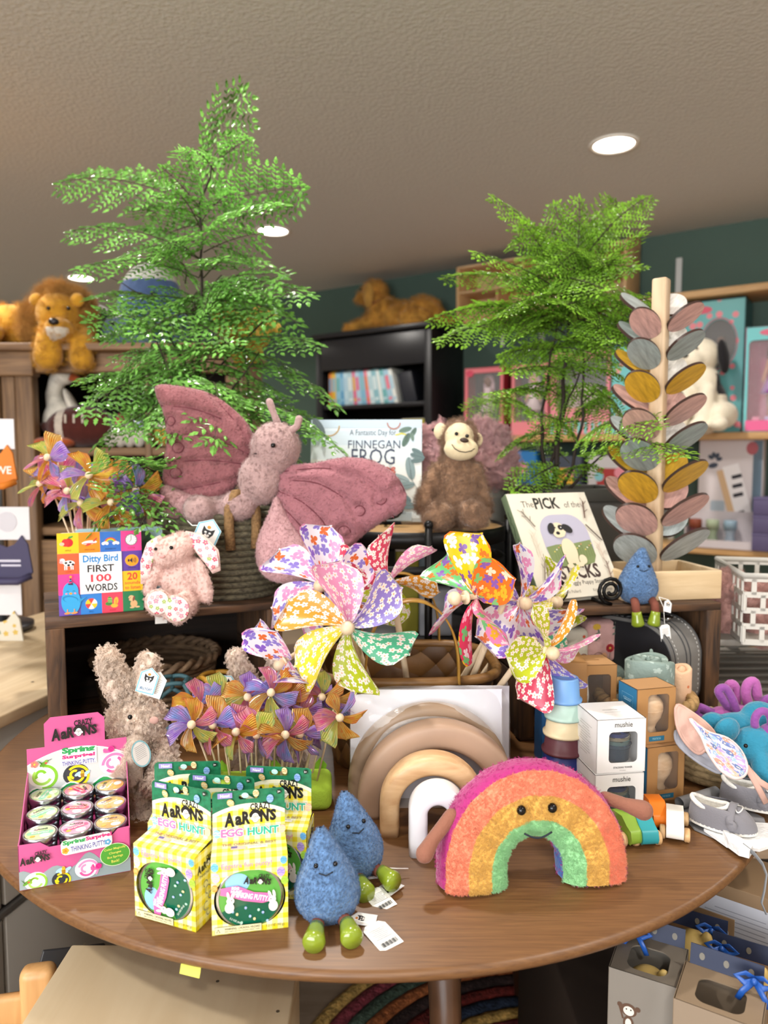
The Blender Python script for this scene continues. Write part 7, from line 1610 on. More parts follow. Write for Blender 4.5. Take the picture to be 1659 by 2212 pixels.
tinm = mat('#b4b7bb', .24, 1)
def small_tin(col, band, seed):
 t = thing('putty_tin', '', 'putty tin', (0, 0, 0), 0, 'small putty tins in the pink display')
 b = MB(); b.lathe([(0, 0), (.0188, 0), (.0192, .001), (.0192, .013), (.0188, .0135)], 40); b.build('can', tinm, t)
 b = MB(); b.lathe([(.0196, .0125), (.0202, .0135), (.0202, .021), (.0196, .0222), (.0182, .0222), (.0178, .0214), (0, .0214)], 40); l = b.build('lid', tinm, t)
 a = Art(.15, coat=1); a.ell(0, 0, .0172, .0172, col, 32); a.rect(0, .0, .03, .008, band, .003, rot=seed * 23 % 50 - 25); a.ell(.006, -.008, .006, .005, '#f1efe6'); a.ell(-.007, .008, .006, .004, '#e9e3cf'); a.text('AaRONS', 0, .0085, .004, '#3a3036', .03, w=.016); a.text('Surprise!', 0, 0, .004, '#f6f0ee', .03, w=.02, rot=seed * 23 % 50 - 25); a.ell(-.008, -.008, .003, .0026, '#e0b83a')
 a.build('lid_print', l, Mx.Translation((0, 0, .0215))); return t
TM = Mx.Translation(pd.location) @ Mx.Rotation(R(pan), 4, 'Z')
protos = [small_tin('#bfd8a4', '#7fc7a8', 1), small_tin('#ef9fb8', '#e04a7c', 2), small_tin('#d9a85a', '#f0b45a', 3)]
cw, rw, cc = ['left', 'middle', 'right'], ['front', 'second', 'rear'], ['pale green', 'pink', 'amber']
for c in range(3):
 for r_ in range(3):
  p = TM @ V((.0225 + .0405 * c, .0225 + .041 * r_, 0.0356 + .006 * r_)); l = '%s round putty tin, %s row, %s column of the pink display' % (cc[c], rw[r_], cw[c])
  o = protos[c] if r_ == 0 else dup(protos[c], l)
  o['label'] = l; o.location = p; o.rotation_euler = (0, 0, R(pan + 37 * r_ * (1 if c != 1 else -1)))
# ------------------------------------------------------------------ rainbow plush
def rainbow():
 A, B = onz(950, 1950, TZ), onz(1377, 1918, TZ); d = B - A; an = math.degrees(math.atan2(d.y, d.x)); c = (A + B) / 2 + V((-sin(R(an)), cos(R(an)), 0)) * .034
 t = thing('plush_rainbow', 'striped plush rainbow cushion with smiling face standing at the right front', 'plush toy', (c.x, c.y, TZ), rot=(R(-8), 0, R(an)))
 P = [mat(x, .95, bump=(240, .5, .003), sheen=.3) for x in ('#a92a72', '#e8906e', '#dcb058', '#98cf96', '#2a5ca4', '#e4785a')]
 ri, ro, th, leg = .034, .117, .036, .022
 mb = MB(); na, nc = 64, 40; vs, fs, mi = [], [], []
 rc, hw = (ri + ro) / 2, (ro - ri) / 2
 for i in range(na + 1):
  s = i / na; L = leg * 2 + pi * rc; q = s * L
  if q < leg: cx, cz, ax, az = -1, 0, 0, 0; px, pz, dx, dz = -rc, q, -1, 0
  elif q > L - leg: px, pz, dx, dz = rc, L - q, 1, 0
  else: a = (q - leg) / rc; px, pz, dx, dz = -rc * cos(a), leg + rc * sin(a) * 1.04, -cos(a), sin(a) * 1.04
  for j in range(nc):
   x, y = superell(hw, th, 2 * pi * j / nc, 2.7)
   y *= 1 + .05 * sin(i * .8) * (abs(x) < hw * .7); x *= 1 + .015 * sin(i * 1.1)
   e = min(1, min(i, na - i) / 2.5); vs.append((px + dx * x, y * (.86 + .14 * e), max(0, pz + dz * x)))
 sts = []
 for i in range(na):
  for j in range(nc):
   fs.append((i * nc + j, i * nc + (j + 1) % nc, (i + 1) * nc + (j + 1) % nc, (i + 1) * nc + j))
   x, y = superell(hw, th, 2 * pi * (j + .5) / nc, 2.7); u = x / hw
   if y < -.45 * th:
    sts.append(3 if u < -.36 else 2 if u < .24 else (1 if i < na * .78 else 5) if u < .86 else 0)
   else: sts.append(4 if u < -.35 else 0)
 fs += [tuple(range(nc))[::-1], tuple(na * nc + j for j in range(nc))]; sts += [4, 4]
 mb.add(vs, fs, 0, True); mb.m = sts
 for nm, slots, lab, f_ in (('back_panel', (0, 4), None, (500, .003)), ('outer_band', (1, 5), 'coral front band', (1500, .003)), ('middle_band', (2,), 'yellow front band', (1100, .003)), ('inner_band', (3,), 'green front band', (800, .003))):
  part = MB(); ids = [i for i, m_ in enumerate(sts) if m_ in slots]; use = sorted({v for i in ids for v in fs[i]}); ix = {v: k for k, v in enumerate(use)}
  part.v = [tuple(vs[v]) for v in use]; part.f = [tuple(ix[v] for v in fs[i]) for i in ids]; part.m = [slots.index(sts[i]) for i in ids]; part.sm = [True] * len(ids); part.u = [None] * len(ids)
  o = part.build(nm, [P[m_] for m_ in slots], t); bm = bmesh.new(); bm.from_mesh(o.data); bm.normal_update()
  bmesh.ops.reverse_faces(bm, faces=[f for f in bm.faces if f.normal.dot(f.calc_center_median() - V((0, .2 if nm != 'back_panel' else 0, .05))) < 0]) if nm != 'back_panel' else bmesh.ops.recalc_face_normals(bm, faces=bm.faces)
  bm.to_mesh(o.data); bm.free(); m = o.modifiers.new('d', 'SUBSURF'); m.levels = m.render_levels = 1
  if lab: o['label'] = lab
  fur(o, f_[0] * 3, f_[1] * .75, 6, .00022, rough=.1, clump=.02, seed=3, rl=.25)
 br = mat('#8a5a48', .9, bump=(320, .5, .002), sheen=.2)
 zc = leg + .045
 blob('arm', [('t', [V((-.1, -.01, .085)), V((-.125, -.02, .062)), V((-.137, -.03, .05))], [.009, .0085, .011])], br, t, .0028, 3)
 blob('arm', [('t', [V((.098, .0, .092)), V((.122, -.004, .084)), V((.142, -.012, .078))], [.0085, .0085, .0125])], br, t, .0028, 3)
 for x, z in ((-.0215, leg + .074), (.0165, leg + .0745)):
  q = MB(); q.ell((x, -th - .0015, z), .0058); q.build('eye', BLACK, t)
 q = MB(); q.tube([(-.019 + .0042 * k, -th - .0035, leg + .0475 - .006 * sin(pi * k / 8)) for k in range(9)], .0011, 6); q.build('mouth', mat('#1d2430', .7), t)
rainbow()
# ------------------------------------------------------------------ two raindrops on the table
p = onz(710, 1985, TZ)
d2 = drop('plush_raindrop', 'blue raindrop plush in front, leaning against the other, beside the putty boxes', (p.x, p.y + .004, TZ + .001), 6, -3, (-.15, .25), legs=((-.016, 0, 0), (.022, 0, 0))); d2.scale = (.86, .86, .84)
p = onz(768, 1893, TZ)
d3 = drop('plush_raindrop', 'blue raindrop plush standing behind the front one, beside the pine arch', (p.x + .002, p.y + .006, TZ + .001), 26, -7, (-.1, .25), legs=((-.012, 0, 0), (.022, 0, 0))); d3.scale = (.84, .84, .88)
def tag_on_table(px, py, rot, label_parent, w, price=False):
 q = onz(px, py, TZ + .002); iv = label_parent.matrix_basis.inverted(); l = iv @ q
 o = hang_tag(label_parent, l, (6, 0, rot), w, '#dfe4ea', True, '', price=price); return o
bpy.context.view_layer.update()
for dd, tags in ((d2, ((784, 1985, 75, .024, False), (825, 2020, 28, .033, True))), (d3, ((807, 1888, 75, .022, False), (838, 1920, 115, .028, False), (820, 1942, 5, .030, True)))):
 for px, py, rt, w, pr in tags: tag_on_table(px, py, rt, dd, w, pr)
 q = MB(); q.tube([(.03, -.03, .012), (.05, -.035, .006), (.065, -.04, .003)], .0008, 5); q.build('tag_cord', CATW, dd)
# ------------------------------------------------------------------ beige bunnies
def beige_bunny(label, px, py, Y, mir=1, baby=False):
 F = Fig('plush_bunny', label, 'plush toy', px, py, Y, None)
 bg = mat('#e2cfbe', .95, bump=(120, .9, .006), var=(40, .16), sheen=.3)
 X = lambda x: px + mir * (x - 300)
 parts = [F.e(X(295), 1557, 0, 60, 56, 56), F.e(X(318), 1585, -.01, 36, 34, 34), F.e(X(300), 1690, .0, 62, 92, 55), F.e(X(300), 1770, .0, 62, 45, 55),
   ('t', [F.p(X(275), 1530, 0), F.p(X(250), 1470, 0), F.p(X(232), 1420, 0)], [.013, .018, .014]), ('t', [F.p(X(310), 1530, .01), F.p(X(312), 1470, .012), F.p(X(322), 1425, .012)], [.012, .016, .013]),
   ('t', [F.p(X(250), 1640, -.01), F.p(X(240), 1680, -.03), F.p(X(262), 1700, -.045)], [.017, .015, .014]), ('t', [F.p(X(350), 1620, -.01), F.p(X(362), 1660, -.03), F.p(X(335), 1690, -.045)], [.018, .017, .016]),
   F.e(X(310), 1795, -.04, 34, 36, 36), F.e(X(260), 1790, -.03, 30, 34, 36)]
 b = blob('body', parts, bg, F.o, .0055, 3); fur(b, 3200, .0065, 14, .0004, clump=.8, rough=.5)
 F.ball('eye', X(281), 1549, -.062, 5, BLACK); F.ball('nose', X(333), 1556, -.05, 10, mat('#b58f84', .9), (1, .5, .8))
 if not baby: return F
 G = Fig('plush_baby_bunny', 'tiny beige plush bunny held in the arms of the left beige bunny', 'plush toy', px - 5, py - 105, Y - .052)
 c2 = mat('#e6d4c4', .95, bump=(140, .8, .005), var=(40, .14), sheen=.3)
 b = blob('body', [G.e(px - 12, 1618, 0, 27, 25, 22), G.e(px - 20, 1665, 0, 24, 32, 20), ('t', [G.p(px - 25, 1645, -.005), G.p(px - 52, 1668, -.01)], [.009, .007])], c2, G.o, .004, 3); fur(b, 900, .004, 10, .0003, clump=.8, rough=.5)
 G.ball('eye', px - 10, 1609, -.024, 3, BLACK); G.ball('nose', px - 6, 1625, -.026, 3, BLACK)
 q = MB(); q.lathe([(0, 0), (.0125, 0)], 24, T=Mx.Diagonal((1, 1.5, 1, 1))); o = q.build('ear_patch', mat('#6f9aa0', .6), G.o, G.p(px + 5, 1628, -.033), (R(85), R(-12), R(15)))
 a = Art(.6); a.ell(0, 0, .0108, .0165, '#bcb6b0', 24)
 for k in range(8): a.line([(-.007, -.008 + k * .0025), (.007, -.004 + k * .0025)], .0005, '#7d7a78')
 a.build('tag_print', o, Mx.Translation((0, 0, .0002)))
 return F
F = beige_bunny('large curly beige plush bunny holding a tiny bunny, standing by the pink display', 300, 1815, 1.065, 1, True)
F.o['group'] = 'curly beige plush bunnies'
hang_tag(F.o, F.p(320, 1470, -.03), (85, 18, 10), .026); o = hang_tag(F.o, F.p(336, 1478, -.022), (85, 22, 10), .026, '#dfe4ea', False)
F2 = beige_bunny('curly beige plush bunny behind the front shiny pinwheels, one ear showing', 578, 1770, 1.20, 1); F2.o['group'] = 'curly beige plush bunnies'
hang_tag(F2.o, F2.p(492, 1480, -.03), (85, -30, 10), .026)
# things in the left crate
def hole_ball(label, px, py, Y, rpx, col):
 c = at(px, py, Y); r = rpx * Y / 1600
 t = thing('hole_ball', label, 'toy ball', c); m = mat(col, .55)
 bm = bmesh.new(); bmesh.ops.create_icosphere(bm, subdivisions=1, radius=1); q = MB()
 bm.faces.ensure_lookup_table()
 # ribs along the pentagon and hexagon borders
 done = set(); cen = {f.index: f.calc_center_median().normalized() for f in bm.faces}
 for e in bm.edges:
  a, b = [cen[f.index] for f in e.link_faces]; pts = [a.slerp(b, k / 5) * r if hasattr(a, 'slerp') else (a.lerp(b, k / 5)).normalized() * r for k in range(6)]
  q.tube(pts, r * .085, 8)
 bm.free(); q.build('rib_shell', m, t); return t
hole_ball('teal open-holed rubber ball in the left crate beside the bunny', 375, 1515, 1.30, 58, '#41666e')
hole_ball('mustard open-holed rubber ball in the left crate behind the foil pinwheels', 470, 1510, 1.33, 62, '#b0812c')
def rush_basket(name, label, loc, r, h, col1, col2, rz=0, cat='basket', hands=False):
 t = thing(name, label, cat, loc, rz)
 m = wood(col1, col2, 'X', 40, 3, .8, .9)
 q = MB(); n = int(h / .012)
 for k in range(n):
  z = .007 + k * .012; rr = r * (.86 + .14 * k / n); N_ = 72
  q.tube([(rr * cos(2 * pi * j / N_) , rr * sin(2 * pi * j / N_), z + .0022 * sin(j * pi / 1.0 + k * pi) ) for j in range(N_)], .0068, 7, closed=True)
 q.lathe([(0, .003), (r * .86, .003), (r * .86, .009), (0, .009)], 32); q.build('woven_body', m, t)
 q = MB()
 for ph in (0, pi): q.tube([((r * 1.02 + .005 * cos(j * .9 + ph)) * cos(2 * pi * j / 100), (r * 1.02 + .005 * cos(j * .9 + ph)) * sin(2 * pi * j / 100), h + .004 + .006 * sin(j * .9 + ph)) for j in range(100)], .0062, 7, closed=True)
 q.build('braided_rim', m, t); return t
rush_basket('rush_basket', 'dark woven rush basket inside the left crate behind the bunny', (LM @ V((.20, .17, 0))) + V((0, 0, TZ + .016)), .115, .10, '#4d3a28', '#80654a')
q = MB(); q.lathe([(0, -.001), (.026, -.001), (.026, .001), (0, .001)], 28, T=Mx.Rotation(R(90), 4, 'X')); c = at(400, 1543, 1.26); o = q.build('kraft_tag', mat('#8a6a4a', .7), None, c, (R(-10), 0, R(12))); tag(o, 'round brown kraft tag hanging from the mustard holed ball', 'tag')
# ------------------------------------------------------------------ stacking cups
def cup_tower():
 Y = 1.08; x = at(1219, 1500, Y).x; z = TZ + .0005
 spec = [('#8a7565', .0315, .048, 'taupe'), ('#1c2a6e', .0298, .030, 'navy'), ('#5e3038', .0283, .028, 'maroon'), ('#d8c7a2', .0268, .027, 'cream'), ('#a9c4b8', .0250, .027, 'mint'), ('#6d9bd0', .0222, .036, 'sky blue')]
 for k, (c, r, h, nm) in enumerate(spec):
  pos = ['at the foot of the tower, behind the rainbow', 'second from below', 'third from below', 'fourth from below', 'below the top one', 'topmost of the tower'][k]
  t = thing('stacking_cup', nm + ' upturned stacking cup, ' + pos, 'cup', (x, Y, z), 0, 'tower of stacking cups')
  b = MB(); b.lathe([(r * .86, .004), (r + .0035, .0), (r + .004, .002), (r + .004, .0045), (r + .0005, .006), (r * .93, h - .002), (r * .9, h), (r * .72, h), (r * .68, h - .0018), (0, h - .0018)], 48); b.build('cup_body', mat(c, .42), t)
  z += h - (.0016 if k < 5 else 0)
cup_tower()
def win_box(name, label, cat, loc, rz, w, h, d, front, side, top, win, group=None, inside='#6a4f34'):
 t = thing(name, label, cat, loc, rz, group)
 b = MB(); e = .001
 holed(b, w, h, win[2], win[3], e, 0, win[0], win[1], .001, .006, T=face_front(0, 0, h / 2))
 b.box((-w / 2 + e / 2, d / 2, h / 2), (e, d, h), 1); b.box((w / 2 - e / 2, d / 2, h / 2), (e, d, h), 2); b.box((0, d - e / 2, h / 2), (w, e, h), 3); b.box((0, d / 2, h - e / 2), (w, d, e), 2); b.box((0, d / 2, e / 2), (w, d, e), 2)
 b.box((0, d * .93, h / 2), (w - .003, e, h - .003), 3); b.build('carton', [mat(front, .6), mat(side, .55), mat(top, .6), mat(inside, .7)], t)
 q = MB(); q.box((win[0], .0015, h / 2 + win[1]), (win[2], .0003, win[3])); q.build('window_pane', clear_film(.05, .975), t)
 return t
def mushie(label, A, rz, z, first=True):
 w, h, d = .072, .0765, .072
 u = V((cos(R(rz)), sin(R(rz)), 0)); p = A + u * (w / 2)
 t = win_box('cup_set_box', label, 'boxed toy', (p.x, p.y, z), rz, w, h, d, '#e4e2e0', '#dcdad8', '#e6e4e2', (.003, -.002, .042, .044), 'white boxes of stacking cups', '#cfcac6')
 y = d * .48
 zz = .0125
 for r, hh, c in ((.0195, .018, '#33495c'), (.0212, .005, '#3f586c'), (.020, .006, '#6a8a86'), (.0195, .005, '#a99f86'), (.0185, .006, '#22357a')):
  q = MB(); q.lathe([(0, zz), (r * .94, zz), (r, zz + hh), (r + .001, zz + hh), (0, zz + hh)], 32, T=Mx.Translation((.003, .024, 0))); q.build('nested_cup', mat(c, .4), t); zz += hh
 a = Art(.5); a.text('mushie', .003, h * .4, .0075, '#45433f', .008, w=.026); a.text('STACKING TOWER', .003, -h * .40, .0026, '#45433f', .02, w=.028); a.text('0-3 years', .003, -h * .455, .002, '#7a7874', 0, w=.009)
 a.build('front_print', t, face_front(-.0002, 0, h / 2))
 a = Art(.5); a.text('mushie', 0, .006, .006, '#b5b2ae', -.005, w=.022); a.text('STACKING TOWER', 0, -.004, .002, '#b5b2ae', .01, w=.024); a.build('top_print', t, Mx.Translation((0, d * .45, h + .0002)))
 a = Art(.5)
 for k in range(12): a.rect(-.006 * (k % 2), h * (.28 - .05 * k), .04 - .008 * (k % 3), .0012, '#b9b6b2')
 a.build('side_print', t, face_left(-w / 2 - .0002, d / 2, h / 2))
 return t
A = onz(1283, 1790, TZ); mushie('lower white stacking-cup box, standing on the table behind the wooden cars', A, 8, TZ)
mushie('upper white stacking-cup box, resting on the other white box', A + V((.002, .003, 0)), 8, TZ + .0768)
def maraca(label, A, rz, z, w=.066, h=.0855, d=.05):
 u = V((cos(R(rz)), sin(R(rz)), 0)); p = A + u * (w / 2)
 t = win_box('maraca_box', label, 'boxed toy', (p.x, p.y, z), rz, w, h, d, '#a87c4c', '#2a6f96', '#b1865a', (.004, .004, .036, .058), 'kraft boxes with wooden maracas', '#5a4128')
 q = MB(); q.lathe([(0, .012), (.0095, .012), (.0105, .015), (.0085, .02), (.0105, .026), (.016, .036), (.0185, .046), (.0186, .0465), (.0182, .0472), (.0186, .048), (.018, .055), (.014, .062), (.010, .0645), (.0098, .069), (0, .069)], 32, T=Mx.Translation((.003, .024, -.004)) @ Mx.Diagonal((1.17, 1.17, 1.1, 1)))
 q.build('wooden_maraca', wood('#c49f78', '#dcbd98', 'X', 30, 3, .5, .1), t)
 q = MB(); q.lathe([(0, .069), (.006, .069), (.006, .072), (0, .073)], 16, T=Mx.Translation((.003, .024, .0028))); q.build('end_cap', mat('#4f8fb0', .5), t)
 a = Art(.5); a.rect(.002, -h * .405, .026, .0075, '#2a6f8e'); a.text('maracas', .002, -h * .405, .003, '#8fc0d0', 0, w=.014); a.build('front_print', t, face_front(-.0002, 0, h / 2))
 a = Art(.5); a.rect(0, h * .25, .03, .016, '#7fb0c8'); a.rect(0, h * .25, .0292, .0152, '#2a6f96'); a.text('wooden maracas', 0, h * .265, .003, '#a9d0e0', 0, w=.022); a.rect(0, h * .23, .018, .001, '#a9d0e0'); a.build('side_print', t, face_left(-w / 2 - .0002, d / 2, h / 2))
 return t
B = onz(1395, 1737, TZ); maraca('lower kraft maraca box, on the table behind the white wooden car', B, 16, TZ)
p2 = at(1372, 1600, 1.075); maraca('upper kraft maraca box, set a little left on top of the other', V((p2.x, 1.072, 0)), 14, TZ + .0857)
# kraft cartons behind the tower and the white boxes
t = win_box('kraft_box', 'kraft toy box with white rope in its window, behind the white boxes', 'boxed toy', (at(1283, 1500, 1.2).x, 1.185, TZ + .084), 6, .068, .092, .06, '#a87c4c', '#2a5f86', '#b1865a', (.004, .002, .04, .056))
q = MB(); q.tube([(-.012, .02, .012), (-.011, .018, .035), (-.013, .02, .06), (-.012, .02, .078)], .0055, 8); q.build('rope', mat('#d8d4cc', .9, bump=(200, .8)), t)
a = Art(.5); a.rect(0, .0, .03, .003, '#8a6238'); a.rect(0, .007, .02, .002, '#8a6238'); a.build('top_print', t, Mx.Translation((0, .03, .0922)))
q = MB(); q.box((0, .03, .0415), (.072, .064, .083), r=.001); o = q.build('kraft_box', mat('#9c7244', .6), None, (at(1283, 1500, 1.2).x, 1.185, TZ), (0, 0, R(6))); tag(o, 'plain kraft carton under the box with the white rope', 'box')
pb = at(1171, 1600, 1.16)
t = thing('blue_kraft_box', 'tall kraft carton with deep blue side, standing behind the cup tower', 'box', (pb.x + .036, 1.165, TZ), -4); b = MB(); b.box((0, .04, .0925), (.07, .08, .185), r=.001); b.build('carton', mat('#9c7244', .6), t); b = MB(); b.box((-.0355, .04, .0925), (.001, .08, .185)); b.build('side_panel', mat('#1f4f7c', .5), t); b = MB(); b.box((-.029, -.0006, .0925), (.012, .001, .185)); b.build('front_strip', mat('#1f4f7c', .5), t)
# ------------------------------------------------------------------ inside the right crate
def silver_case():
 t = thing('silver_case', 'silver grey round-cornered suitcase with dark face inside the right crate', 'case', (.522, 1.302, TZ + .0155), -48)
 L, H, D, r = .19, .195, .105, .07
 out = xf(rrect(L, H, r, 12), -L / 2, H / 2); gm = mat('#8d8b88', .35, .35); seam = mat('#3a3a3c', .5)
 b = MB(); b.prism(out, 0, D, 0, T=face_front(D), smooth=True); b.build('shell', gm, t)
 fc = xf(rrect(L - .012, H - .012, r - .006, 12), -L / 2, H / 2); b = MB(); b.prism(fc, 0, .003, 0, T=face_front(.0)); b.build('face_panel', mat('#26262a', .3, coat=.5), t)
 for y in (.0025, .045, .06, D - .002):
  b = MB(); b.tube([(x, y, z) for x, z in xf(rrect(L + .001, H + .001, r, 12), -L / 2, H / 2)], .0011, 6, closed=True); b.build('edge_seam', seam, t)
 b = MB()
 pts = xf(rrect(L + .001, H + .001, r, 14), -L / 2, H / 2)
 for y in (.012, D - .012):
  for (x0, z0), (x1, z1) in zip(pts, pts[1:]):
   n_ = max(1, int(sqrt((x1 - x0) ** 2 + (z1 - z0) ** 2) / .009))
   for j in range(n_): u0, u1 = j / n_, (j + .55) / n_; b.tube([(x0 + (x1 - x0) * u0, y, z0 + (z1 - z0) * u0), (x0 + (x1 - x0) * u1, y, z0 + (z1 - z0) * u1)], .0006, 4)
 o = b.build('stitching', mat('#d4d2ce', .6), t)
 b = MB(); b.box((-.05, .053, H + .002), (.028, .02, .006), r=.002); b.build('clasp', mat('#c4c6c8', .2, 1), t)
 b = MB(); b.tube([(-.05, .05, H + .004), (-.10, .01, H + .002), (-.14, -.012, H - .03)], .0035, 6); b.build('strap', mat('#1f1f22', .4), t)
silver_case()
def roll(name, label, loc, r, h, m, turns=3.2, rz=0, tail=0, group='rolled swaddle blankets'):
 t = thing(name, label, 'blanket', loc, rz, group); th = r / turns * .82
 q = MB(); n = 90; vs, fs = [], []
 for i in range(n + 1):
  a = 2 * pi * turns * i / n; rr = .004 + (r - .004) * i / n
  for rad, z in ((rr, .0), (rr, h * .04), (rr, h * .96), (rr - th * .25, h), (rr - th * .75, h), (rr - th, h * .96), (rr - th, 0)):
   rad = max(.0008, rad) * (1 + .03 * sin(5 * a)); vs.append((rad * cos(a), rad * sin(a), z + .004 * sin(a * 1.5 + rad * 90) * (z > h / 2)))
 k = 7
 for i in range(n):
  for j in range(k): fs.append((i * k + j, (i + 1) * k + j, (i + 1) * k + (j + 1) % k, i * k + (j + 1) % k))
 fs += [tuple(range(k)), tuple(n * k + j for j in range(k))[::-1]]
 q.add(vs, fs, 0, True)
 if tail:
  pass
 q.build('rolled_cloth', m, t)
 if tail:
  f_ = MB(); f_.surf(lambda u, v: (-r * .75 - .012 * u + .008 * sin(pi * v), -r * .5 + (.012 + .03 * u) * (v - .6), h * (1.0 - 1.0 * v) + .004 * sin(4 * pi * u)), 8, 14); o = f_.build('loose_flap', m, t, solid=.006)
  s = o.modifiers.new('d', 'SUBSURF'); s.levels = s.render_levels = 1
 return t
sage = printed('#7f918a', ['#a3b3ac'], 62, 'flower', .3, 'Object', None, .9, bump=(120, .5)); peach = printed('#d8b190', ['#d8b190', '#d8b190', '#c9744a'], 50, 'dot', .16, 'Object', None, .9, bump=(120, .5))
rush_basket('rush_basket', 'light braided rush basket of rolled blankets in front of the right crate', (.443, 1.228, TZ), .074, .105, '#86683f', '#b8935f')
q = MB(); q.lathe([(0, 0), (.058, 0), (.058, .085), (0, .085)], 24); o = q.build('folded_blanket', plush('#7d8c86'), None, (.443, 1.228, TZ + .012)); tag(o, 'sage folded blanket filling the braided rush basket', 'blanket')
roll('rolled_blanket', 'sage green blanket roll with pale flowers, standing in the rush basket', (at(1395, 1470, 1.23).x, 1.222, TZ + .099), .043, .078, sage, 3.4, 200, 1)
roll('rolled_blanket', 'peach blanket roll with orange spots, right of the sage one', (at(1466, 1470, 1.225).x + .002, 1.233, TZ + .066), .0245, .092, peach, 2.2, 30)
def bundle(label, px, py0, py1, Y, w, d, m, rz=0):
 a, b = at(px, py0, Y), at(px, py1, Y); h = a.z - b.z
 t = thing('swaddle_blanket', label, 'blanket', (a.x, Y, b.z), rz, 'folded swaddles in the right crate')
 q = MB(); q.box((0, d / 2, h / 2), (w, d, h), r=.012, seg=4); q.build('folded_cloth', m, t); return t, h
rose = mat('#c79c98', .9, bump=(90, .6, .004)); lin_ = mat('#cdc5b6', .9, bump=(90, .6, .004))
q = MB(); q.box((0, 0, .052), (.17, .085, .103), r=.014, seg=4); pz = at(1275, 1440, 1.385); o = q.build('folded_blanket', plush('#74847c'), None, (pz.x + .01, 1.405, TZ + .0155), (0, 0, R(10))); tag(o, 'sage folded blanket stack inside the right crate, beneath the swaddles', 'blanket')
zb_ = TZ + .121
def on_stack(label, px, Y, w, d, h, m):
 a = at(px, 1400, Y); t = thing('swaddle_blanket', label, 'blanket', (a.x, Y, zb_), 10, 'folded swaddles in the right crate'); q = MB(); q.box((0, d / 2, h / 2), (w, d, h), r=.012, seg=4); q.build('folded_cloth', m, t); return t, h
t, h = on_stack('pink swaddle with red and yellow flowers, standing in the right crate', 1305, 1.385, .066, .05, .083, rose)
a = Art(.8);
a.flower(.012, -.012, .0085, '#b5303a', '#d9a04a', 9); a.line([(.012, -.02), (.011, -.034)], .0008, '#5c6c50'); a.ell(-.016, .03, .008, .006, '#c9a23a');
for k in range(4): a.ell(.02 + .003 * (k % 2), .016 + .006 * k, .005, .002, '#6a7468', rot=30 + 80 * (k % 2)); a.ell(-.016 + .004 * (k % 2), .006 + .005 * k, .005, .0018, '#6a7468', rot=40 + 70 * (k % 2))
a.arc(-.012, -.03, .01, .0112, 0, 180, '#7d5a4c', 12); a.ell(.0, -.028, .006, .008, '#d9a07a')
a.build('print', t, face_front(-.0006, 0, h / 2))
t, h = on_stack('cream swaddle with small rainbows, left of the pink one', 1248, 1.375, .05, .05, .068, lin_)
a = Art(.8)
for k, c in enumerate(('#b5604a', '#e0a04a', '#8a5a4c')): a.arc(.012, -.022, .003 + .0022 * k, .0048 + .0022 * k, 0, 180, c, 12)
a.ell(.012, .02, .003, .003, '#c9563a'); a.arc(-.012, .0, .004, .0055, 0, 180, '#b5604a', 10); a.build('print', t, face_front(-.0006, 0, h / 2))
# ------------------------------------------------------------------ seagrass basket with plush and bibs on the right
rush_basket('seagrass_basket', 'seagrass basket heaped with purple and teal plush at the right edge of the table', (.565, 1.185, TZ), .102, .055, '#7d6a48', '#b59c72')
q = MB(); q.lathe([(0, 0), (.085, 0), (.085, .04), (0, .04)], 24); o = q.build('basket_cushion', plush('#9a9690'), None, (.565, 1.185, TZ + .011)); tag(o, 'grey cushion lining inside the seagrass basket', 'cushion')
pur, pur2, teal = mat('#8a4a94', .95, bump=(220, .6, .003), sheen=.4, var=(30, .12)), mat('#a85a9c', .95, bump=(220, .6, .003), sheen=.4), mat('#2a7f9c', .95, bump=(200, .7, .003), sheen=.4, var=(30, .12))
F = Fig('plush_octopus', 'purple plush octopus with curled tentacles on top of the seagrass basket', 'plush toy', 1600, 1560, 1.20)
b = blob('body', [F.e(1600, 1550, .02, 60, 30, 40), F.e(1560, 1545, 0, 30, 20, 25)], pur2, F.o, .005, 4)
for pts, r in (([(1585, 1545, .0), (1560, 1510, -.01), (1552, 1492, -.01), (1566, 1486, -.01), (1582, 1510, -.01), (1592, 1540, -.015)], 9), ([(1575, 1540, .03), (1568, 1500, .03), (1578, 1478, .03), (1590, 1490, .03), (1588, 1530, .03)], 11), ([(1625, 1540, .02), (1612, 1505, .02), (1615, 1478, .02), (1630, 1474, .02), (1636, 1505, .02)], 11), ([(1570, 1550, .0), (1535, 1538, -.0), (1508, 1528, -.0), (1502, 1542, -.0), (1518, 1552, .0)], 10), ([(1640, 1530, .01), (1655, 1512, .01), (1672, 1508, .01)], 10)):
 P_ = [F.p(*a_) for a_ in pts]; S_ = []
 for i in range(len(P_) - 1):
  p0, p1, p2, p3 = P_[max(i - 1, 0)], P_[i], P_[i + 1], P_[min(i + 2, len(P_) - 1)]
  for k in range(5):
   u = k / 5; S_.append(.5 * ((2 * p1) + (p2 - p0) * u + (2 * p0 - 5 * p1 + 4 * p2 - p3) * u * u + (3 * p1 - p0 - 3 * p2 + p3) * u ** 3))
 S_.append(P_[-1]); q = MB(); q.tube(S_, r * F.k, 12); q.ell(S_[0], r * F.k, n=12, k=8); q.ell(S_[-1], r * F.k, n=12, k=8); q.build('tentacle', pur if r != 11 else pur2, F.o)
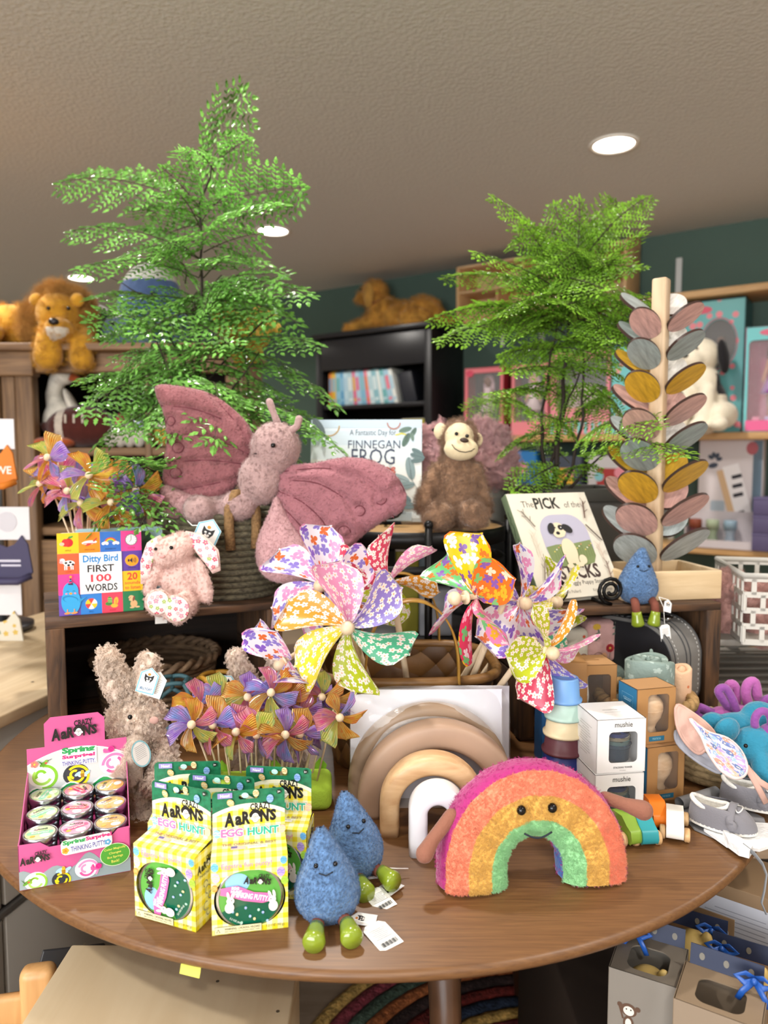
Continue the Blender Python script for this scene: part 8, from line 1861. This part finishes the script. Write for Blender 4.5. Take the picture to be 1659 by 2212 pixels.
def elephant(label, F, parts, ear, eye, trunk):
 b = blob('body', [F.e(*p_) for p_ in parts] + ([('t', [F.p(*a_) for a_ in trunk], [.014, .0125, .012])] if trunk else []), teal, F.o, .005, 3)
 for e_ in ear: q = MB(); q.ell(F.p(*e_[:3]), (e_[3] * F.k, e_[5], e_[4] * F.k), rot=e_[6]); q.build('ear', teal, F.o)
 if eye: F.ball('eye', *eye, 4.5, BLACK)
F = Fig('plush_elephant', 'teal plush elephant facing front, nearest in the seagrass basket', 'plush toy', 1625, 1690, 1.09)
elephant('', F, [(1630, 1615, .0, 52, 48, 46), (1585, 1640, .01, 45, 50, 40)], [(1570, 1578, -.0, 34, 28, .012, (0, -15, 20))], (1611, 1611, -.047), [(1642, 1640, -.03), (1645, 1670, -.045), (1662, 1690, -.05)])
F = Fig('plush_elephant', 'second teal plush elephant, behind the front one in the seagrass basket', 'plush toy', 1580, 1580, 1.135)
elephant('', F, [(1590, 1572, .0, 52, 34, 36), (1540, 1565, -.0, 30, 28, 26), (1640, 1545, .01, 40, 32, 32)], [(1538, 1560, -.02, 26, 20, .012, (0, -10, 0))], None, None)
F = Fig('plush_octopus', 'purple plush loop at the right edge among the teal elephants', 'plush toy', 1660, 1590, 1.09)
q = MB(); q.tube([F.p(1640 + 18 * cos(a) * 1.0 + 8, 1560 - 24 * sin(a), 0) for a in [pi * 1.15 - k * pi * 1.3 / 14 for k in range(15)]], 9 * F.k, 12); q.build('tentacle', pur, F.o); q = MB(); q.ell(F.p(1672, 1590, .0), (.025, .02, .02)); q.build('body', pur, F.o)
def cloth_piece(name, label, cat, outline, Y, dyf, m, m2=None, th=.004, group=None):
 c = at(outline[0][0], outline[0][1], Y); t = thing(name, label, cat, c, group=group); n = len(outline); sm = []
 for i in range(n):
  p0, p1, p2, p3 = outline[i - 1], outline[i], outline[(i + 1) % n], outline[(i + 2) % n]
  for j in range(4):
   u = j / 4; sm.append(tuple(.5 * ((2 * p1[a_]) + (-p0[a_] + p2[a_]) * u + (2 * p0[a_] - 5 * p1[a_] + 4 * p2[a_] - p3[a_]) * u * u + (-p0[a_] + 3 * p1[a_] - 3 * p2[a_] + p3[a_]) * u ** 3) for a_ in (0, 1)))
 cx, cy = sum(p_[0] for p_ in sm) / len(sm), sum(p_[1] for p_ in sm) / len(sm); vs, fs = [], []; K = 6
 for k in range(K + 1):
  for x, y in sm:
   f_ = k / K; px, py = cx + (x - cx) * f_, cy + (y - cy) * f_; vs.append(at(px, py, Y + dyf(px, py) + .003 * sin(px * .12) * sin(py * .1)) - c)
 N_ = len(sm)
 for k in range(K):
  for i in range(N_): fs.append((k * N_ + i, k * N_ + (i + 1) % N_, (k + 1) * N_ + (i + 1) % N_, (k + 1) * N_ + i))
 q = MB(); q.add(vs, fs, 0, True); o = q.build('cloth', m, t, solid=th)
 e = MB(); e.tube([vs[K * N_ + i] for i in range(N_)], th * .62, 6, closed=True); e.build('binding', m2 or m, t); return t
liberty = printed('#bdb6c4', ['#6f7fb4', '#d98a78', '#8fa9c4', '#a98fc0', '#5f6f9c', '#e0a890'], 150, 'flower', .62, 'Object', '#d8c9b0', .85)
pinkc = mat('#c9a294', .85, bump=(60, .35, .004))
cloth_piece('pink_bonnet', 'dusty pink cotton bonnet lying over the rim of the seagrass basket', 'bonnet', [(1462, 1524), (1490, 1536), (1528, 1565), (1545, 1590), (1530, 1612), (1508, 1628), (1478, 1600), (1462, 1565)], 1.075, lambda x, y: -.0005 * (y - 1524) * .5, pinkc)
cloth_piece('floral_bib', 'oval blue and coral flowered cotton bib hanging over the seagrass basket', 'bib', [(1490, 1553), (1512, 1570), (1535, 1584), (1572, 1596), (1600, 1622), (1613, 1655), (1606, 1676), (1585, 1680), (1556, 1662), (1530, 1625), (1515, 1590)], 1.055, lambda x, y: -.0006 * (y - 1553), liberty, mat('#d8c4c0', .8))
cloth_piece('white_bib', 'white cotton bib edge under the flowered one on the seagrass basket', 'bib', [(1463, 1578), (1500, 1615), (1540, 1640), (1555, 1660), (1548, 1668), (1500, 1640), (1463, 1605)], 1.078, lambda x, y: -.0005 * (y - 1578), mat('#9a9ca6', .85))
bt = thing('pink_tie', 'pink fabric tie straps hanging over the front of the seagrass basket', 'ribbon', at(1615, 1660, 1.02))
for pts in ([(1612, 1655, 0), (1632, 1690, -.01), (1655, 1735, -.012)], [(1614, 1660, 0), (1640, 1688, -.01), (1672, 1708, -.012)]):
 q = MB(); P_ = [at(x, y, 1.02 + dy) - bt.location for x, y, dy in pts]; q.tube(P_, .0045, 8, flat=.25); q.build('strap', pinkc, bt)
# ------------------------------------------------------------------ baby shoes on grey cards, white cloth, ribbon
def shoe_and_card(label, px, py, rz, z0):
 p = onz(px, py, TZ); t = thing('baby_shoe', label, 'shoe', (p.x, p.y, TZ + z0), rz, 'grey baby shoes'); t.scale = (.76, .8, .78); g = mat('#77757a', .95, bump=(400, .4, .001), sheen=.3); w = mat('#dcd9d2', .95, bump=(160, .7, .003), sheen=.3)
 L, W_s = .058, .029
 def out(a, s=1):
  x, y = cos(a) * L * s, sin(a) * W_s * s * (1.0 + .12 * cos(a)); return x, y
 q = MB(); q.prism([out(2 * pi * k / 40) for k in range(40)], 0, .005, 0, smooth=True); q.build('sole', w, t)
 def wall(u, v):
  a = 2 * pi * u; front = max(0, cos(a)); x, y = out(a)
  zt = .036 - .010 * max(0, cos(a)) ** 1.5; c = 1 - .32 * v ** 2.2 * (.55 + .9 * front)
  return (x * c - .006 * v * front, y * c, .004 + zt * sin(v * pi / 2))
 q = MB(); q.surf(wall, 48, 8); q.build('upper', g, t)
 def vamp(u, v):
  x = L * (.97 - .93 * u) ; b_ = out(math.acos(max(-1, min(1, x / L))))[1]; y = b_ * (2 * v - 1) * (.98)
  return (x * .985, y * .92, .008 + (.031) * (1 - (2 * v - 1) ** 2) ** .55 * min(1, (u * 2.2 + .03)) ** .55)
 q = MB(); q.surf(vamp, 16, 14, flip=True); q.build('vamp', g, t)
 q = MB(); q.tube([(-.022 + .031 * cos(a), .0185 * sin(a), .037 + .004 * cos(2 * a) - .002 * cos(a)) for a in [2 * pi * k / 32 for k in range(32)]], .0042, 8, closed=True); q.build('fleece_collar', w, t)
 q = MB(); q.surf(lambda u, v: ((-.022 + .029 * cos(2 * pi * u) * (1 - .35 * v)), .0175 * sin(2 * pi * u) * (1 - .3 * v), .037 - .029 * v), 28, 5, flip=True); q.add([(-.022 + .019 * cos(2 * pi * k / 20), .012 * sin(2 * pi * k / 20), .0085) for k in range(20)], [tuple(range(20))]); q.build('fleece_lining', w, t)
 q = MB(); q.surf(lambda u, v: (.012 + .012 * v - .003 * u, (.031 - .064 * u), .018 + .0245 * sin(pi * min(1, u * .95 + .04)) ** .6), 14, 3); o = q.build('strap', g, t, solid=.003)
 q = MB(); q.lathe([(0, 0), (.0085, 0), (.0085, .002), (0, .0025)], 20, T=Mx.Translation((.0185, -.032, .019)) @ Mx.Rotation(R(75), 4, 'X')); q.build('strap_tab', g, t)
 q = MB(); q.tube([(.026 + .006 * cos(a), .014 * sin(a), .0395 - .03 * abs(sin(a)) ** 3 * .1) for a in [2 * pi * k / 24 for k in range(24)]], .0012, 6, closed=True); q.build('white_piping', w, t)
 return t
def grey_card(name, label, outl, z, m, th=.0015, cat='card'):
 P_ = [onz(x, y, TZ) for x, y in outl]; c = P_[0]; t = thing(name, label, cat, (c.x, c.y, TZ + z)); q = MB(); n = len(P_); o2 = [((p_ - c).x, (p_ - c).y) for p_ in P_]
 if sum(o2[i][0] * o2[(i + 1) % n][1] - o2[(i + 1) % n][0] * o2[i][1] for i in range(n)) < 0: o2 = o2[::-1]
 q.prism(o2, 0, th); q.build('sheet', m, t); return t, o2
t, o2 = grey_card('shoe_card', 'folded grey display card under the nearer baby shoe', [(1462, 1752), (1560, 1722), (1650, 1770), (1660, 1800), (1575, 1828), (1500, 1795)], .001, mat('#7f7f82', .6))
q = MB(); q.surf(lambda u, v: (.002 + .028 * u - .006 * sin(pi * v) , .0 + .012 * u + .02 * v * 0, .003 + .016 * sin(pi * v) + 0), 6, 8)
q = MB(); q.tube([(0.004 + .07 * k / 6, .002 + .036 * k / 6, .010) for k in range(7)], .0085, 14, flat=1, cap=False); q.build('folded_edge', mat('#8a8a8c', .6), t)
t, o2 = grey_card('white_cloth', 'white fleece cloth sticking out beneath the baby shoes', [(1520, 1800), (1570, 1836), (1640, 1845), (1700, 1825), (1690, 1790), (1600, 1785)], .003, mat('#e2e2e2', .95, bump=(160, .6)), .004, 'cloth')
cl = [(1560, 1812), (1600, 1832), (1625, 1850), (1618, 1862), (1596, 1856), (1572, 1838)]
t, o2 = grey_card('white_bootie', 'white fleece bootie tip poking over the table edge below the shoes', cl, .0045, mat('#e2e2e2', .95, bump=(160, .6)), .010, 'bootie')
shoe_and_card('grey suede baby shoe with white fleece lining, nearer one on the grey card', 1560, 1797, -32, .009)
shoe_and_card('grey suede baby shoe with white fleece lining, behind the nearer one', 1625, 1752, -30, .010)
rb = thing('grey_ribbon', 'grey ribbon trailing from the shoes over the right table edge', 'ribbon', onz(1605, 1828, TZ + .012))
q = MB(); P_ = [onz(1605, 1826, TZ + .012), onz(1630, 1845, TZ + .012), onz(1648, 1868, TZ + .010), at(1656, 1890, .865), at(1651, 1925, .862), at(1645, 1950, .86), at(1655, 1975, .855)]; q.tube([a_ - rb.location for a_ in P_], .0032, 8, flat=.3); q.build('strap', mat('#7d8084', .7), rb)
# ------------------------------------------------------------------ wooden toy cars
def car(label, px, py, rz, col, gl=.4):
 p = onz(px, py, TZ); t = thing('wooden_car', label, 'toy car', (p.x, p.y, TZ), rz, 'small wooden toy cars')
 prof = [(-.036, .006), (.034, .006), (.038, .012), (.036, .019), (.022, .023), (.012, .034), (-.014, .036), (-.026, .028), (-.036, .024), (-.039, .014)]
 q = MB(); q.prism(prof, -.011, .011, 0, T=Mx.Rotation(R(90), 4, 'X')); o = q.build('body', mat(col, gl), t); m = o.modifiers.new('b', 'BEVEL'); m.width = .0035; m.segments = 3; m.limit_method = 'ANGLE'; bake(o)
 if not o.data.materials: o.data.materials.append(mat(col, gl))
 for p_ in o.data.polygons: p_.use_smooth = True
 wd = wood('#c49a68', '#dcb98a', 'X', 20, 6, .5)
 for x in (-.024, .023):
  for y in (-.0155, .0155):
   q = MB(); q.lathe([(0, -.0038), (.0078, -.0038), (.0092, -.0024), (.0092, .0024), (.0078, .0038), (0, .0038)], 22, T=Mx.Translation((x, y, .0094)) @ Mx.Rotation(R(90), 4, 'X')); q.build('wheel', wd, t)
 return t
car('white wooden toy car, the one nearest the baby shoes', 1456, 1796, 70, '#e6e2da', .35)
car('orange wooden toy car standing left of the white one', 1410, 1772, 88, '#e0761a', .4)
car('teal wooden toy car beside the arm of the rainbow plush', 1378, 1805, 96, '#2a8f96', .4)
car('green wooden toy car half hidden behind the rainbow plush', 1345, 1805, 104, '#86a83a', .4)
# ------------------------------------------------------------------ rack at the far right with a perforated white basket
def side_rack():
 t = thing('side_rack', 'pale side rack beyond the table edge carrying the white plastic basket', 'rack', (.98, 1.62, 0), 0)
 m = mat('#8f8b84', .5)
 for x in (-.1, .2):
  for y in (-.14, .22): q = MB(); q.box((x, y, .45), (.025, .025, .9)); q.build('post', m, t)
 q = MB(); q.box((-.06, .04, .891), (.56, .4, .014), r=.003); q.build('shelf_board', m, t)
 for k in range(8): q = MB(); q.box((-.06, -.14 + k * .05, .775), (.56, .032, .012), r=.002); q.build('slat', mat('#8c867c', .6), t)
 q = MB(); q.box((-.1, .04, .763), (.03, .4, .012)); q.box((.2, .04, .763), (.03, .4, .012)); q.build('slat_bearer', m, t)
side_rack()
def perforated_basket():
 x0, y0 = .70, 1.42; t = thing('plastic_basket', 'white perforated plastic basket of pink plush on the rack at the right edge', 'basket', (x0, y0, .899), -12)
 m = mat('#c9c6be', .45); L, D, H = .34, .24, .135
 q = MB()
 def panel(T, W_p):
  rows = 4
  for r_ in range(rows + 1): q.box((W_p / 2, 0, H * (.04 + .92 * r_ / rows)), (W_p, .004, .011), 0, T=T)
  for r_ in range(rows):
   n = int(W_p / .034)
   for k in range(n + 1): q.box(((k + .5 * (r_ % 2)) * W_p / n if k + .5 * (r_ % 2) <= n else W_p, 0, H * (.04 + .92 * (r_ + .5) / rows)), (.009, .004, H * .23), 0, T=T)
 panel(Mx.Identity(4), L); panel(Mx.Rotation(R(90), 4, 'Z'), D); panel(Mx.Translation((L, 0, 0)) @ Mx.Rotation(R(90), 4, 'Z'), D); panel(Mx.Translation((0, D, 0)), L)
 q.box((L / 2, D / 2, .003), (L, D, .006)); q.build('perforated_wall', m, t)
 q = MB(); q.tube([(0, 0, H), (L, 0, H), (L, D, H), (0, D, H)], .006, 8, closed=True); q.build('rim', m, t)
 pk = mat('#c99a90', .95, bump=(150, .9, .005), sheen=.4, var=(30, .12))
 for nm, l, parts, Y in (('plush_bunny', 'pale pink plush curled in the white plastic basket, left one', [(1575, 1262, 0, 36, 34, 30), (1600, 1280, -.02, 26, 18, 18), (1560, 1290, .0, 30, 34, 26), (1575, 1330, 0, 36, 60, 30)], 1.53), ('plush_bunny', 'pale pink plush in the white plastic basket at the right edge of the photo', [(1645, 1275, 0, 36, 30, 30), (1615, 1290, -.02, 28, 22, 22), (1650, 1340, 0, 40, 60, 30)], 1.50)):
  F = Fig(nm, l, 'plush toy', parts[0][0], parts[0][1] + 60, Y); b = blob('body', [F.e(*p_) for p_ in parts], pk, F.o, .006, 3); fur(b, 1100, .007, 8, .00035); q = MB(); q.tube([F.p(parts[1][0] - 20, parts[1][1] - 12, -.03), F.p(parts[1][0] + 10, parts[1][1] + 4, -.045)], .009, 10); q.build('ear', pk, F.o)
perforated_basket()
# ------------------------------------------------------------------ below the table
q = MB(); q.box((.30, 0, .36), (.9, .4, .72), r=.004); o = q.build('shade_block', mat('#131314', .7), None, (0, 2.0, 0)); tag(o, 'black block standing in for the deep shade behind the table', 'cabinet')  # black mass added so the space under the table goes dark
q = MB(); q.box((-.36, 0, .33), (.32, .4, .66), r=.004); o = q.build('shade_block', mat('#1a1918', .7), None, (0, 2.02, 0)); tag(o, 'black low block standing in for the shade behind the birch bench', 'cabinet')  # same added black, in place of shadow behind the bench
def rug():
 t = thing('braided_rug', 'oval multicoloured braided rug on the floor under the table', 'rug', (.35, 1.35, 0)); cols = ['#7a2a24', '#3a2a28', '#b5683a', '#4a5a4c', '#8a3a44', '#c9a25a', '#2f3a50']
 ms = [printed(c, [cols[(k + 2) % 7], cols[(k + 4) % 7]], 45, 'dot', .4, 'Object', None, .95) for k, c in enumerate(cols)]
 ms = [mat(c, .95, bump=(160, .9, .006), var=(70, .6)) for c in cols]
 for k in range(13):
  a, b = .12 + .035 * k, .06 + .035 * k
  q = MB(); q.tube([(a * cos(2 * pi * j / 80), b * sin(2 * pi * j / 80), .008 + .003 * (j % 2)) for j in range(80)], .0185, 6, closed=True, flat=1); q.mb = None; o = q.build('braid_ring', ms[k % 7], t); o.scale = (1, 1, .5)
rug()
q = MB(); q.box((0, 0, .235), (.62, .62, .47), r=.004); o = q.build('low_plinth', mat('#2b2018', .7), None, (.58, 1.10, 0)); tag(o, 'dark low plinth under the right of the table carrying the toy boxes', 'plinth')
ZB = .471
KR, KR2, NV = '#7a5c3c', '#6a645a', '#1a2440'
def ribbon(t, x, y, z, s=1, m=mat('#1f4f9c', .35)):
 q = MB()
 for sx in (-1, 1):
  q.tube([(x, y, z), (x + sx * .012 * s, y - .004, z + .008 * s), (x + sx * .024 * s, y - .006, z + .002 * s), (x + sx * .012 * s, y - .008, z - .004 * s), (x, y - .004, z)], .0045 * s, 8, flat=.3); q.tube([(x, y - .004, z), (x + sx * .014 * s, y - .012, z - .014 * s), (x + sx * .02 * s, y - .012, z - .028 * s)], .0045 * s, 8, flat=.3)
 q.ell((x, y - .005, z), .005 * s, n=10, k=6); q.build('ribbon_bow', m, t)
def teether(t, x, y, z, s, trunk):
 ye = mat('#b59a5a', .5)
 parts = [('e', (x, y, z), (.030 * s, .030 * s, .036 * s)), ('e', (x + .018 * s, y - .006 * s, z + .034 * s), (.008 * s, .007 * s, .011 * s)), ('e', (x + .03 * s, y + .008 * s, z + .006 * s), (.01 * s, .016 * s, .022 * s))]
 if trunk: parts += [('t', [V((x + .012 * s, y - .026 * s, z - .004 * s)), V((x + .03 * s, y - .04 * s, z - .02 * s)), V((x + .036 * s, y - .04 * s, z - .05 * s))], [.013 * s, .009 * s, .006 * s])]
 o = blob('rubber_teether', parts, ye, t, .0032, 3)
 for dx in (-.006, .016): q = MB(); q.ell((x + dx * s, y - .029 * s, z - .003 * s), .0033 * s, n=10, k=8); q.build('eye', mat('#4a3218', .3), o)
def teether_box(label, px, py, Y, rz, w, d, h, col, side, what, flap=True, bow=(0, 0)):
 p = at(px, py, Y); t = thing('teether_box', label, 'boxed toy', (p.x, Y, ZB), rz, 'gift boxes of rubber teethers'); h = p.z - ZB
 e = .0015; b = MB(); b.box((0, 0, h / 2), (w, e, h), 0); b.box((0, d, h / 2), (w, e, h), 0); b.box((-w / 2, d / 2, h / 2), (e, d, h), 1); b.box((w / 2, d / 2, h / 2), (e, d, h), 1); b.box((0, d / 2, e), (w, d, e), 2)
 holed(b, w, d, w * .58, d * .62, e, 3, 0, -d * .06, .002, .012, T=Mx.Translation((0, d / 2, h)))
 b.build('carton', [mat(col, .6), mat(side, .6), mat('#5a4630', .7), mat(side if flap else col, .6)], t)
 if flap:
  f_ = MB(); f_.box((0, 0, .009), (w * .9, .0015, .022)); o = f_.build('back_flap', mat(NV, .5), t, (0, d, h + .002), (R(-14), 0, 0)); ribbon(t, bow[0], d - .012, h + .014, .75)
  a = Art(.5)
  for k in range(3): a.ell(-w * .3 + w * .3 * k, .009, .003, .004, '#6f6a60')
  for k in range(0): a.ell(-w * .38 + w * .25 * k, .024, .004, .003, '#3a486c')
  a.build('flap_print', o, face_front(-.0012))
 if what: teether(t, .0, d * .42, h - (.012 if what != 'deep' else .045), 1.0, what == 'trunk')
 return t, h
t, h = teether_box('grey gift box printed with a little monkey, front left of the teether boxes', 1392, 2112, .80, -28, .078, .075, .1, '#807a72', '#6d6458', 'deep', True, (-.02, 0))
a = Art(.5); bm_, cm = '#5c4436', '#dcd8d0'
a.ell(-.016, h * .28, .009, .008, bm_); a.ell(-.016, h * .28 - .001, .006, .0056, cm); a.ell(-.026, h * .3, .003, .003, bm_); a.ell(-.006, h * .3, .003, .003, bm_); a.ell(-.016, h * .28 - .016, .006, .009, bm_); a.ell(-.016, h * .28 - .016, .0035, .006, cm); a.line([(-.022, h * .28 - .012), (-.027, h * .28 + .004)], .002, bm_); a.line([(-.012, h * .28 - .024), (-.004, h * .28 - .03), (.001, h * .28 - .022)], .0018, bm_)
for q_ in (-1, 1): a.ell(-.016 + q_ * .0025, h * .285, .0008, .001, '#2a2220', 8)
a.ell(.016, h * .05, .013, .013, '#a9c4cc'); a.text('soft', .016, h * .07, .004, '#f0eeea', .01, w=.012); a.text('teether', .016, h * .03, .004, '#f0eeea', .01, w=.016); a.build('front_print', t, face_front(-.001, 0, h / 2))
teether_box('grey-brown open-topped gift box in the bottom right corner', 1548, 2190, .735, -32, .085, .07, .1, '#8a7a68', '#7d6a54', None, True, (.03, 0))
teether_box('brown gift box showing a yellow rubber mouse, behind the monkey box', 1487, 2082, .90, -30, .085, .08, .1, KR, KR, 'plain', True, (.02, 0))
teether_box('brown gift box showing a yellow rubber elephant, at the right edge', 1605, 2165, .82, -30, .095, .085, .1, KR, KR, 'trunk', True, (-.03, 0))
def label_box(label, px, py, Y, rz, w, d):
 p = at(px, py, Y); h = p.z - ZB; t = thing('label_box', label, 'box', (p.x, Y, ZB), rz, 'kraft cartons with white text panels'); b = MB(); b.box((0, d / 2, h / 2), (w, d, h), r=.001); b.build('carton', mat('#7d6448', .6), t)
 a = Art(.5); a.rect(0, h * .12, w * .86, h * .58, '#b9bcc6', .008)
 for k in range(13): a.rect(-w * .02 + w * .02 * (k % 3), h * (.33 - .032 * k), w * (.5 + .12 * (k * 5 % 3)), h * .006, '#8a8d98')
 a.rect(0, -h * .36, w * .86, h * .2, '#a9a49c', .004); a.ell(w * .2, -h * .36, .008, .008, '#5a3a34'); a.ell(w * .1, -h * .36, .007, .007, '#c9c6c2'); a.build('front_print', t, face_front(-.0006, 0, h / 2)); return t
label_box('kraft carton with white text panel under the right table edge, left of the two', 1505, 1958, 1.0, -38, .1, .09)
label_box('kraft carton with white text panel under the right table edge, right one', 1605, 1925, .965, -38, .13, .1)
